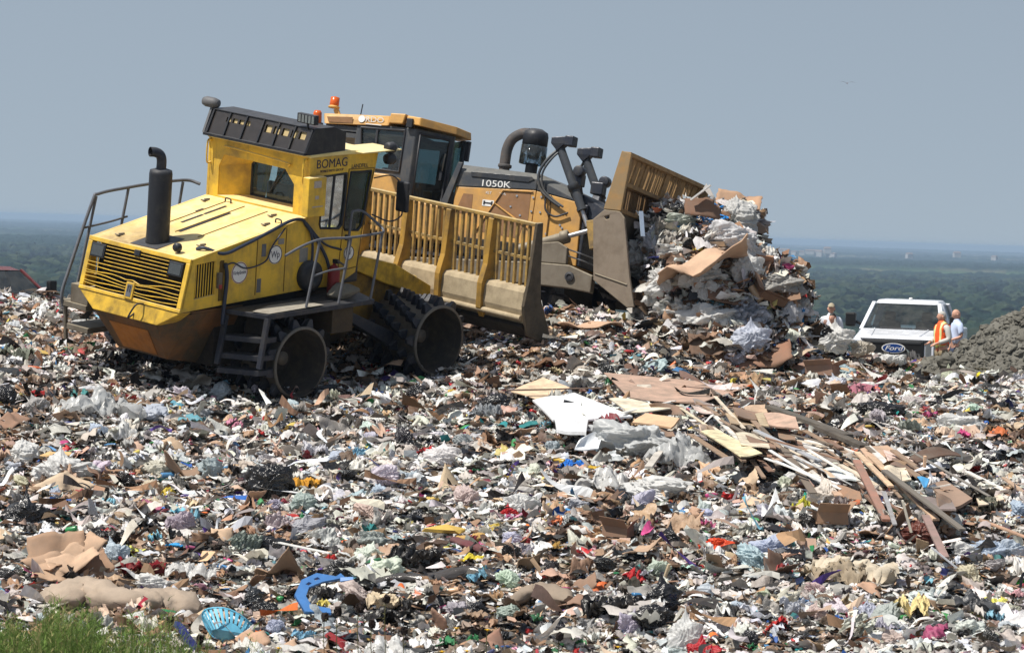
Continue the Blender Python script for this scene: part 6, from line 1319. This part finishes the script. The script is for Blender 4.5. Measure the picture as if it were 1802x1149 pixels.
for i in range(34):
    t = q.uniform(0, 1); u0, v0 = lerp(1190, 1740, t) + q.uniform(-40, 40), lerp(722, 880, t) + q.uniform(-30, 34); a_, b_ = q.uniform(14, 34), q.uniform(5, 11); sk = q.uniform(2, 14); cn, cc = cols_[i % 5]
    o = board('board_scrap', f'one of the {cn} broken board scraps jumbled in the lumber pile', 'board scrap', [(u0 - a_, v0 - b_ + q.uniform(-3, 3)), (u0 + a_ * .8, v0 - b_ + sk + q.uniform(-4, 4)), (u0 + a_, v0 + b_ + sk), (u0 - a_ * .7, v0 + b_)], q.uniform(.012, .03), tuple(c * q.uniform(.8, 1.05) for c in cc), q.uniform(.18, .38), lifts=[q.uniform(-.08, .14) for _ in range(4)], warp=q.uniform(-.04, .04)); o['group'] = cn + ' broken board scraps in the lumber pile'
# crushed cardboard box on the left, blue chair frame, blue basket
cbx = empty('cardboard_box', 'large crushed brown cardboard box behind the rolled rug', 'box', on_slope(112, 1010, .05), .25); TAKEN.append((112, 990, 70))
for i, (x, y, z, sz, rx_, ry_, rz_, c_) in enumerate(((-.1, .3, .42, .95, 1.1, .1, .15, (158, 120, 86)), (.28, .1, .38, .8, .5, -.2, .6, (184, 144, 106)), (-.32, -.05, .25, .75, .9, .5, -.5, (170, 130, 94)), (.05, -.25, .2, .85, .6, .1, .1, (190, 150, 112)), (.4, -.3, .12, .7, .9, -.3, .2, (150, 110, 76)), (-.25, -.42, .08, .7, .35, .2, -.2, (176, 136, 98)))):
    src = proto('card', (0, 2, 4, 8, 6, 10)[i]); o = src.copy(); COL.objects.link(o); o.name = 'flap'; o.parent = cbx; [o.__delitem__(k_) for k_ in ('label', 'category', 'group') if k_ in o]; sz *= .68; x *= .8; z *= .75; o.location = (x, y, z); o.scale = (sz,) * 3; o.rotation_euler = (rx_, ry_, rz_); o.color = (*lin(*c_), 1)
p0 = on_slope(560, 1086, .36); ch = empty('plastic_chair', 'broken blue plastic chair frame lying among white bags at the bottom', 'chair', p0, .1); TAKEN.append((560, 1070, 60))
BLUE = plain('blue_plastic', lin(66, 118, 178), .5, var=.2); ch.scale = (.85,) * 3
m = MB(); o_ = [(-.28, -.25), (-.36, .05), (-.2, .28), (.05, .36), (.32, .26), (.4, .3), (.45, .22), (.1, .2), (-.12, .14), (-.2, .0), (-.16, -.16), (.1, -.26), (.1, -.34)]
m.prism(o_, -.03, .03, 'z', holes=[[(-.16, .2), (-.1, .23), (-.06, .2), (-.12, .17)], [(-.02, .27), (.05, .29), (.08, .25), (0, .24)]]); o = m.build('chair_frame', BLUE, ch, .012); o.rotation_euler = (R(52), R(-8), R(12))
m = MB().hull([(.3, .05, .2), (.5, .0, .24), (.5, .04, .28), (.3, .1, .26), (.32, .1, .18)]); m.build('chair_leg', BLUE, ch, .01)
p0 = on_slope(402, 1134, .14); bk = empty('laundry_basket', 'crushed light blue plastic basket right of the green weeds', 'basket', p0, .3); TAKEN.append((402, 1110, 50))
LB = plain('light_blue_plastic', lin(96, 168, 196), .5, var=.25)
m = MB(); n = 26
for k in range(n):
    a0, a1 = 2 * math.pi * k / n, 2 * math.pi * (k + .62) / n
    f = lambda a, r, z: (math.cos(a) * r * 1.25, math.sin(a) * r * .8, z * (1 + .4 * math.sin(a * 2 + 1)) + .06 * math.sin(3 * a))
    m.add([f(a0, .19, 0), f(a1, .19, 0), f(a1, .28, .3), f(a0, .28, .3)], [(0, 1, 2, 3)])
m.add([f(2 * math.pi * k / n, .19, 0) for k in range(n)], [tuple(range(n))])
o = m.build('basket_wall', LB, bk); o.scale = (.85,) * 3; o.rotation_euler = (R(-62), R(14), 0); md = o.modifiers.new('s', 'SOLIDIFY'); md.thickness = .008
o = MB().tube([f(2 * math.pi * k / n, .285, .3) for k in range(n + 1)], .016, 6, caps=False).build('rim', LB, bk); o.scale = (.85,) * 3; o.rotation_euler = (R(-62), R(14), 0)

# ---------------------------------------------------------------- the heap in front of the bulldozer blade
EL = []
for u, v, D, ru, rv, dm in ((1255, 540, 73.6, 120, 115, 1.45), (1215, 440, 74.6, 92, 78, 1.3), (1330, 530, 73.6, 72, 80, 1.1), (1200, 600, 72.9, 85, 45, 1.0), (1290, 405, 75, 38, 48, .8), (1340, 590, 73.2, 70, 50, 1.0), (1250, 470, 73.6, 85, 70, 1.2), (1180, 420, 75.0, 60, 55, 1.0), (1366, 592, 73.2, 48, 48, 1.0), (1290, 615, 72.2, 110, 38, .9), (1372, 510, 73.8, 44, 50, .9)):
    EL.append((at(u, v, D), ru * MPX(D), dm, rv * MPX(D)))
gh = np.random.default_rng(55); Vs, Fs = [], []; off = 0
for i, (c, a, b, d) in enumerate(EL):
    V = I4 * np.clip(facets(I4, 700 + i, 30, ridges=.06) * .78, .5, .93)[:, None] * np.array([a, b, d]) + c; Vs.append(V); Fs.append(F4 + off); off += len(V)
hc = np_mesh('trash_heap', np.concatenate(Vs), np.concatenate(Fs), gm, smooth=True); tag(hc, 'packed core of the tall trash heap before the bulldozer blade', kind='stuff')
def heap_pts(n, g):
    out = []
    ar = np.array([e[1] * e[3] for e in EL]); k = g.choice(len(EL), n * 3, p=ar / ar.sum()); d = g.normal(size=(n * 3, 3)); d /= np.linalg.norm(d, axis=1)[:, None]
    P = np.array([EL[i][0] for i in k]) + d * np.array([[EL[i][1], EL[i][2], EL[i][3]] for i in k])
    ok = np.ones(len(P), bool)
    for i, (c, a, b, e) in enumerate(EL): q_ = (((P - c) / np.array([a, b, e])) ** 2).sum(1); ok &= (q_ > .8) | (k == i)
    L = (P - DZ.o) @ DZ.M; ok &= ~((L[:, 0] < 2.95) & (L[:, 2] < 3.5)); return P[ok][:n]
def hray(u, v):
    r = ray(u, v); best = None
    for c, a, b, e in EL:
        s = np.array([a, b, e]); A = ((r / s) ** 2).sum(); Bq = -2 * (r / s * c / s).sum(); Cq = ((c / s) ** 2).sum() - 1; dd = Bq * Bq - 4 * A * Cq
        if dd > 0:
            t = (-Bq - math.sqrt(dd)) / (2 * A)
            if best is None or t < best: best = t
    return r * (best if best else 73.2)
litter('film', 2600, heap_pts, gh, 'heap_film_litter', (.30, .4, .12, .7), .0, 'plastic film bulging all over the tall heap')
litter('card', 2000, heap_pts, gh, 'heap_card_litter', (.30, .45, .1, .8), .0, 'cardboard scraps all over the tall heap')
litter('wad', 1500, heap_pts, gh, 'heap_crumpled_litter', (.24, .4, .1, .5), .0, 'crumpled rags and paper all over the tall heap')
litter('strip', 420, heap_pts, gh, 'heap_strip_litter', (.5, .4, .2, 1.1), .0, 'strips and laths sticking out of the tall heap')
litter('print', 900, heap_pts, gh, 'heap_packaging_litter', (.14, .4, .06, .3), .0, 'torn packaging all over the tall heap')
def heap(name, label, cat, kind, k, u, v, wpx, hpx, col, rot=None, push=0.):
    p = hray(u, v); s = MPX(p[1]); w_, h_ = wpx * s * 1.15, hpx * s * 1.15; p = p - ray(u, v) * (push + .12)
    if kind in ('bag', 'black'): sz = (w_ * 1.12, w_ * .85, h_ * 1.4); rot = rot or (0, 0, random.uniform(-.4, .4))
    elif kind in ('film', 'rag'): sz = (w_, h_ * 1.2, (w_ + h_) * .45); rot = rot or (R(random.uniform(55, 85)), random.uniform(-.3, .3), random.uniform(-.4, .4))
    else: sz = (w_ * (.62 if kind == 'box' else 1.0),) * 3; rot = rot or (R(random.uniform(20, 60)), random.uniform(-.5, .5), random.uniform(-.8, .8))
    return item(name, label, cat, kind, k, tuple(p), sz, col, rot)
for r in (
    ('white_bag', 'white bag closest to the blade end plate on the heap', 'plastic bag', 'bag', 0, 1130, 445, 48, 44, W_), ('white_bag', 'smooth white bag just below the one closest to the blade end plate', 'plastic bag', 'bag', 2, 1136, 476, 46, 28, W_),
    ('white_bag', 'upright white bag leaning in the mouth of the blade', 'plastic bag', 'bag', 3, 1152, 420, 34, 44, lin(206, 210, 220)), ('white_film', 'long white film drooping above the wide tan cardboard', 'plastic film', 'film', 8, 1192, 445, 62, 24, W_),
    ('cardboard', 'wide tan cardboard sheet domed over the middle of the heap', 'cardboard', 'card', 4, 1238, 458, 125, 46, lin(196, 152, 112), (R(28), .12, -.1), .25), ('white_bag', 'round white bag right of the wide tan cardboard sheet', 'plastic bag', 'bag', 5, 1312, 480, 40, 48, W_),
    ('clear_bag', 'big translucent bag on top of the heap under the blue rope', 'plastic bag', 'bag', 6, 1296, 385, 66, 56, lin(208, 208, 206)), ('clear_bag', 'lower translucent bag bulging below the blue rope', 'plastic bag', 'bag', 7, 1292, 425, 74, 50, lin(214, 214, 216)),
    ('white_bag', 'large white bag in the middle of the heap below the tan cardboard', 'plastic bag', 'bag', 0, 1178, 495, 56, 44, W_), ('white_bag', 'white pillow shaped bag in the centre of the heap', 'plastic bag', 'bag', 8, 1222, 498, 44, 30, W_), ('white_bag', 'white bag tucked right of the pillow shaped one', 'plastic bag', 'bag', 3, 1243, 512, 30, 30, W_), ('white_bag', 'flat white bag under the fold of the tan cardboard', 'plastic bag', 'bag', 2, 1240, 486, 50, 24, W_),
    ('white_bag', 'large crumpled white bag low in the middle of the heap', 'plastic bag', 'bag', 4, 1250, 555, 66, 50, W_), ('white_bag', 'wide white bag left of the large crumpled one low in the heap', 'plastic bag', 'film', 3, 1200, 540, 70, 34, W_), ('clear_film', 'drooping pale film at the right flank of the heap', 'plastic film', 'film', 4, 1324, 580, 60, 60, lin(206, 208, 216)),
    ('cardboard', 'brown carton with open flaps at the right side of the heap', 'box', 'box', 3, 1352, 520, 78, 60, lin(134, 94, 62), (R(40), .3, .5)), ('cardboard', 'tan carton end facing out at the right of the heap', 'cardboard', 'card', 5, 1372, 530, 46, 40, lin(176, 126, 80), (R(75), 0, .3)), ('cardboard', 'square brown cardboard standing behind the round white bag', 'cardboard', 'card', 6, 1332, 465, 44, 38, lin(160, 112, 74), (R(70), .2, -.2)),
    ('grey_bag', 'grey translucent bag on the upper right shoulder of the heap', 'plastic bag', 'bag', 4, 1372, 500, 62, 40, lin(168, 166, 162)), ('white_bag', 'thin white bag flapping on the right shoulder of the heap', 'plastic bag', 'film', 5, 1352, 460, 36, 46, W_), ('white_bag', 'white bag hanging at the far right tip of the heap', 'plastic bag', 'film', 6, 1404, 528, 40, 44, W_), ('white_bag', 'white bag low on the right edge of the heap', 'plastic bag', 'bag', 1, 1388, 560, 36, 44, lin(216, 216, 220)),
    ('orange_bag', 'orange chip packet at the right tip of the heap', 'packet', 'rag', 3, 1397, 500, 18, 36, lin(236, 96, 30)), ('garbage_bag', 'black garbage bag at the top of the heap behind the blue rope', 'garbage bag', 'black', 0, 1205, 372, 48, 24, BK), ('cardboard', 'dark brown cardboard rising at the very top of the heap', 'cardboard', 'card', 7, 1240, 365, 56, 50, lin(116, 78, 52), (R(70), .2, .2)), ('cardboard', 'brown cardboard flap sticking out at the top right of the heap', 'cardboard', 'card', 8, 1295, 358, 62, 26, lin(170, 126, 86), (R(60), .4, .1)),
    ('grey_cloth', 'grey bundled cloth behind the upright white bag', 'cloth', 'rag', 4, 1185, 415, 50, 44, lin(146, 142, 136)), ('grey_foam', 'pale greenish foam block near the top left of the heap', 'foam', 'bag', 7, 1200, 390, 48, 20, lin(190, 196, 186)), ('cardboard', 'brown crushed carton below the end plate', 'box', 'box', 4, 1128, 535, 44, 40, lin(150, 110, 76), (R(30), .4, .2)), ('cardboard', 'brown torn cardboard left of the large crumpled bag', 'cardboard', 'card', 9, 1280, 515, 66, 46, lin(126, 88, 60), (R(60), .2, .3)),
    ('cardboard', 'brown cardboard fold low in the middle of the heap', 'cardboard', 'card', 1, 1205, 560, 60, 34, lin(150, 110, 74), (R(50), .2, -.3)), ('cardboard', 'dark cardboard at the foot of the heap', 'cardboard', 'card', 3, 1255, 610, 70, 40, lin(104, 74, 52), (R(50), .3, .3)), ('cardboard', 'reddish brown cardboard at the right foot of the heap', 'cardboard', 'card', 0, 1340, 625, 76, 26, lin(140, 92, 60), (R(40), .2, .2)), ('grey_tube', 'grey carpet roll at the foot of the heap', 'carpet', 'rag', 0, 1190, 620, 80, 22, lin(112, 98, 84)),
    ('white_bag', 'white bag at the right foot of the heap', 'plastic bag', 'bag', 5, 1320, 600, 46, 40, lin(200, 206, 220)), ('white_bag', 'bluish white bag low right of the middle of the heap', 'plastic bag', 'film', 1, 1312, 550, 60, 46, lin(206, 212, 226)), ('white_bag', 'white bag at the left foot of the heap', 'plastic bag', 'film', 2, 1160, 520, 44, 36, W_)): heap(*r)
for k, (u, v, du, dv, wpx, col, lb_) in enumerate(((1180, 412, 14, 26, 10, lin(206, 206, 214), 'upright pale slat nearest the upright white bag'), (1205, 410, 12, 26, 12, lin(214, 214, 220), 'upright pale slat in the middle of the heap top'), (1238, 408, 6, 40, 12, lin(196, 196, 206), 'upright pale slat under the blue rope'), (1128, 372, 3, 44, 7, lin(160, 178, 200), 'thin bluish strip standing against the blade'), (1216, 352, 34, -26, 11, lin(216, 216, 214), 'white plank sticking out above the rack end'), (1322, 505, 16, 24, 14, lin(180, 150, 116), 'cardboard tube poking out of the heap'), (1355, 585, 3, 40, 12, lin(150, 146, 138), 'grey tube standing at the right foot of the heap'))):
    p = hray(u, v); pa = Vector(p) - Vector(ray(u, v)) * .15; s = MPX(p[1]); pb = pa + Vector(RT) * du * s - Vector(UP) * dv * s + Vector((0, -.1, 0))
    m = MB(); (m.tube([pa, pb], wpx * s * .5, 12, caps=True) if 'tube' in lb_ else m.beam(pa, pb, wpx * s, .03)); o = m.build('tube' if 'tube' in lb_ else 'slat', HARD); o.color = (*col, 1); tag(o, lb_, 'tube' if 'tube' in lb_ else 'slat')
q = random.Random(4); c0 = Vector(hray(1252, 384)) - Vector(ray(1252, 384)) * .35; pts = []
for k in range(26): pts.append(c0 + Vector((q.gauss(0, .2), q.gauss(-.05, .1), q.gauss(0, .17))))
pts += [c0 + Vector((-.3, -.1, -.12)), Vector(hray(1200, 398)) - Vector(ray(1200, 398)) * .2, Vector(hray(1170, 402)) - Vector(ray(1170, 402)) * .2]
pts = [c0 + Vector((.22, -.1, -.4)), c0 + Vector((.2, -.1, -.2))] + pts
tag(MB().tube(arc(pts, 6), .013, 6).build('blue_rope', plain('blue_rope', lin(30, 134, 206), .5)), 'tangled bright blue rope on top of the heap', 'rope')

# ---------------------------------------------------------------- many middling pieces, each told apart by its neighbours
LM = [('the round black garbage bag', 480, 834), ('the crushed cardboard box', 112, 990), ('the blue chair frame', 560, 1070), ('the light blue basket', 402, 1112), ('the rolled rug', 215, 1080), ('the yellow foam slab', 782, 928), ('the shredded black plastic', 727, 977), ('the charcoal tarp', 790, 1028), ('the white boards', 1000, 735), ('the brown plywood sheet', 1190, 685), ('the lumber pile', 1550, 850), ('the bright orange bag', 1263, 970), ('the yellow green packet', 1411, 902), ('the arched beige carpet', 1490, 1000), ('the red brown sack', 1612, 950), ('the cream foam sheet', 1603, 1076), ('the maroon netting', 246, 996), ('the billowing clear sheet', 175, 712), ('the rear drum of the compactor', 530, 690), ('the front drum of the compactor', 775, 660), ('the tall heap', 1260, 645), ('the dirt mound', 1740, 655), ('the purple packet', 823, 772), ('the two large clear bags', 1150, 790), ('the grey weathered planks', 1440, 740), ('the white lumpy bag by the planks', 1690, 762), ('the green piece at the right edge', 1793, 1002), ('the tan foam roll', 95, 795), ('the white crumpled bag on brown trash', 915, 884), ('the torn cardboard with flaps', 1130, 992)]
KINDS_ = [('bag', 'plastic_bag', 'plastic bag', [('white', W_), ('pale grey', lin(190, 190, 192)), ('off-white', lin(218, 210, 196)), ('bluish white', lin(204, 212, 226))], 66), ('film', 'plastic_film', 'plastic film', [('clear', CL), ('white', W_), ('grey', lin(160, 160, 162))], 26), ('card', 'cardboard_piece', 'cardboard', [('tan', lin(184, 144, 106)), ('brown', lin(146, 108, 76)), ('dark brown', lin(98, 70, 50)), ('light tan', lin(202, 166, 128))], 40), ('black', 'garbage_bag', 'garbage bag', [('black', BK), ('charcoal', lin(44, 44, 48))], 18), ('rag', 'rag', 'rag', [('blue', lin(44, 96, 170)), ('red', lin(176, 40, 44)), ('light blue', lin(130, 180, 210)), ('pink', lin(206, 140, 160)), ('green', lin(50, 120, 80)), ('grey', lin(110, 108, 104)), ('beige', lin(190, 172, 144))], 22), ('bottle', 'plastic_bottle', 'bottle', [('white', W_), ('green', lin(30, 130, 70)), ('red', lin(190, 30, 36)), ('blue', lin(30, 90, 180))], 14)]
q = random.Random(21); seen = set(); made = 0; tries = 0
while made < 330 and tries < 9000:
    tries += 1; u, v = q.uniform(5, 1797), 1149 - 500 * q.random() ** .85
    if v < 700 - 60 * (u > 900) or (u < 400 and v > 1070): continue
    if any(math.hypot(u - a, (v - b) * 1.6) < r * .75 + 20 for a, b, r in TAKEN): continue
    kind, nm, cat, cols, wt = q.choices(KINDS_, [k[4] for k in KINDS_])[0]; cn, col = q.choice(cols); size = q.uniform(.2, .5) * (.8 if kind == 'black' else 1) if kind not in ('bottle', 'rag') else q.uniform(.18, .34)
    near = sorted(LM, key=lambda L: math.hypot(u - L[1], (v - L[2]) * 1.7))[0]; du, dv = u - near[1], v - near[2]; dist = math.hypot(du, dv * 1.7)
    rel = ('in front of' if dv > 0 else 'behind') if abs(dv) * 1.7 > abs(du) else ('left of' if du < 0 else 'right of')
    how = 'just ' if dist < 75 else 'some way ' if dist > 130 else ''
    sw = 'small ' if size < .28 else 'large ' if size > .4 else ''
    lab = f"{sw}{cn} {'torn ' if kind in ('card',) else 'crumpled ' if kind in ('bag', 'film', 'rag') else 'shiny ' if kind == 'black' else ''}{cat} {how}{rel} {near[0]}"
    if lab in seen or len(lab.split()) > 16: continue
    seen.add(lab); made += 1; p = on_slope(u, v); TAKEN.append((u, v, 24))
    k = q.randrange({'bag': 9, 'film': 12, 'card': 11, 'black': 6, 'rag': 12, 'bottle': 4, 'box': 5}[kind])
    sz = (size, size * q.uniform(.7, 1), size * q.uniform(.7, 1.1)) if kind in ('bag', 'black', 'film', 'rag') else (size,) * 3
    item(nm, lab, cat, kind, k, (p[0], p[1], p[2] + size * q.uniform(.12, .25)), sz, tuple(c * q.uniform(.85, 1.05) for c in col), (q.gauss(0, .35) + (.5 if kind in ('card', 'film', 'rag') else 0), q.gauss(0, .3), q.uniform(-3.1, 3.1)))
for key, o in PROT.items():
    if key not in used_proto: bpy.data.objects.remove(o)

# ---------------------------------------------------------------- weeds along the bottom edge
gw = np.random.default_rng(5); Vg, Cg, Fg = [], [], []
def blade(p, h, lean, wd, az, col):
    n = len(Vg); side = np.array([math.cos(az), math.sin(az), 0]) * wd; d = np.array([math.cos(lean[0]), math.sin(lean[0]), 0]) * lean[1]
    for t, w_ in ((0, 1), (.5, .8), (1, .1)): c = p + np.array([0, 0, h * t]) + d * t * t; Vg.append(c - side * w_); Vg.append(c + side * w_); Cg.append(col); Cg.append(col)
    Fg.append((n, n + 1, n + 3, n + 2)); Fg.append((n + 2, n + 3, n + 5, n + 4))
for i in range(3000):
    u = abs(gw.normal(0, 1)) * 185 + gw.uniform(-120, 60); 
    if u > 520: continue
    D = gw.uniform(40.5, 44.5); x = (u - 901) / F * D; z0 = float(gz(x, D)) - .1
    top = 1098 + 20 * math.sin(u / 28) + 14 * math.sin(u / 11 + 1) + max(0, u - 250) * .28 + gw.uniform(-22, 75) + 26 * (vnoise(np.array([u / 14.]), np.array([D * 2.]), 5)[0] - .5); h = at(u, top, D)[2] - z0
    if h < .15: continue
    base = np.array(lin(108, 134, 64)) * gw.uniform(.45, 1.2) if gw.random() < .8 else np.array(lin(150, 146, 96)) * gw.uniform(.7, 1.1)
    blade(np.array([x, D, z0]), h, (gw.uniform(0, 6.28), gw.uniform(.02, .22)), .006, gw.uniform(0, 3.14), base)
    for j in range(9):     # feathery side leaves
        t = gw.uniform(.35, 1); pz = np.array([x, D, z0 + h * t]); blade(pz, gw.uniform(.03, .09), (gw.uniform(0, 6.28), gw.uniform(.04, .13)), .0055, gw.uniform(0, 3.14), base * gw.uniform(.8, 1.3))
gr_ = np_mesh('green_weeds', np.array(Vg), np.array(Fg), attrcol('weed_leaf', .7, .3, .2, .1), np.array(Cg)); tag(gr_, 'feathery green weeds along the lower left edge', kind='stuff')
STEM = plain('weed_stem', lin(86, 84, 50), .8); PETAL = plain('yellow_petals', lin(226, 178, 20), .6); SEED = plain('dark_seed_head', lin(46, 36, 32), .9)
for (u, v, yel) in ((490, 1140, 1), (803, 1105, 1), (858, 1108, 1), (778, 1146, 1), (822, 1145, 1), (1088, 1138, 1), (595, 1068, 0), (572, 1078, 0), (655, 1090, 0), (712, 1102, 0), (680, 1046, 0), (632, 1062, 0), (985, 1112, 0), (965, 1140, 0), (352, 1118, 0), (300, 1085, 0)):
    D = 42.5 + (u % 7) * .25; p = Vector(at(u, v, D)); z0 = float(gz(p.x, p.y)) - .1
    wd = empty('flowering_weed' if yel else 'dry_weed', ('yellow flowering weed' if yel else 'dry weed with a dark seed head') + ' on a thin stem at the bottom edge', 'weed', (p.x, p.y, z0), 0, 'yellow flowering weeds at the bottom edge' if yel else 'dry weeds at the bottom edge'); H = p.z - z0
    MB().tube(arc([(0.03, 0, 0), (.01, .01, H * .5), (-.01, 0, H * .8), (0, 0, H)], 4), .005, 6).build('stem', STEM, wd)
    m = MB()
    if yel:
        for k in range(9): a = k * .698; m.add([(0, 0, H), (.03 * math.cos(a - .2), .03 * math.sin(a - .2), H + .008), (.042 * math.cos(a), .042 * math.sin(a), H + .004), (.03 * math.cos(a + .2), .03 * math.sin(a + .2), H + .008)], [(0, 1, 2, 3)])
        m.lathe([(0, -.012), (.014, -.008), (.016, .006), (0, .014)], (0, 0, H), n=10)
    else:
        for k in range(5): m.add([Vector((n[0] * .022, n[1] * .022, n[2] * .03 + H - .03)) + Vector((random.uniform(-.03, .03), random.uniform(-.03, .03), random.uniform(-.05, .02))) for n in I2], [tuple(f) for f in F2], False)
    m.build('flower_head' if yel else 'seed_head', PETAL if yel else SEED, wd)
    m = MB()
    for k in range(8): a = random.uniform(0, 6.28); z = H * random.uniform(.3, .95); l_ = random.uniform(.06, .12); m.add([(0, 0, z), (l_ * .5 * math.cos(a) - .008, l_ * .5 * math.sin(a), z + .03), (l_ * math.cos(a), l_ * math.sin(a), z + .02), (l_ * .5 * math.cos(a) + .008, l_ * .5 * math.sin(a), z + .03)], [(0, 1, 2, 3)])
    m.build('leaves', STEM, wd)
# a gull far off in the sky
gl = at(1491, 147, 260); o = MB().hull([(-.02, -.25, 0), (-.05, .2, 0), (.05, .2, .03), (.03, -.2, .05), (0, 0, -.06)]).add([(0, -.05, .02), (.3, .02, .12), (.62, .1, .02), (.3, .12, .11), (0, .1, .02)], [(0, 1, 2, 3, 4)]).add([(0, -.05, .02), (-.3, .02, .12), (-.62, .1, .02), (-.3, .12, .11), (0, .1, .02)], [(4, 3, 2, 1, 0)]).build('gull', plain('gull_grey', lin(150, 120, 124), .7)); o.location = gl
tag(o, 'tiny bird gliding high in the sky on the right', 'bird')
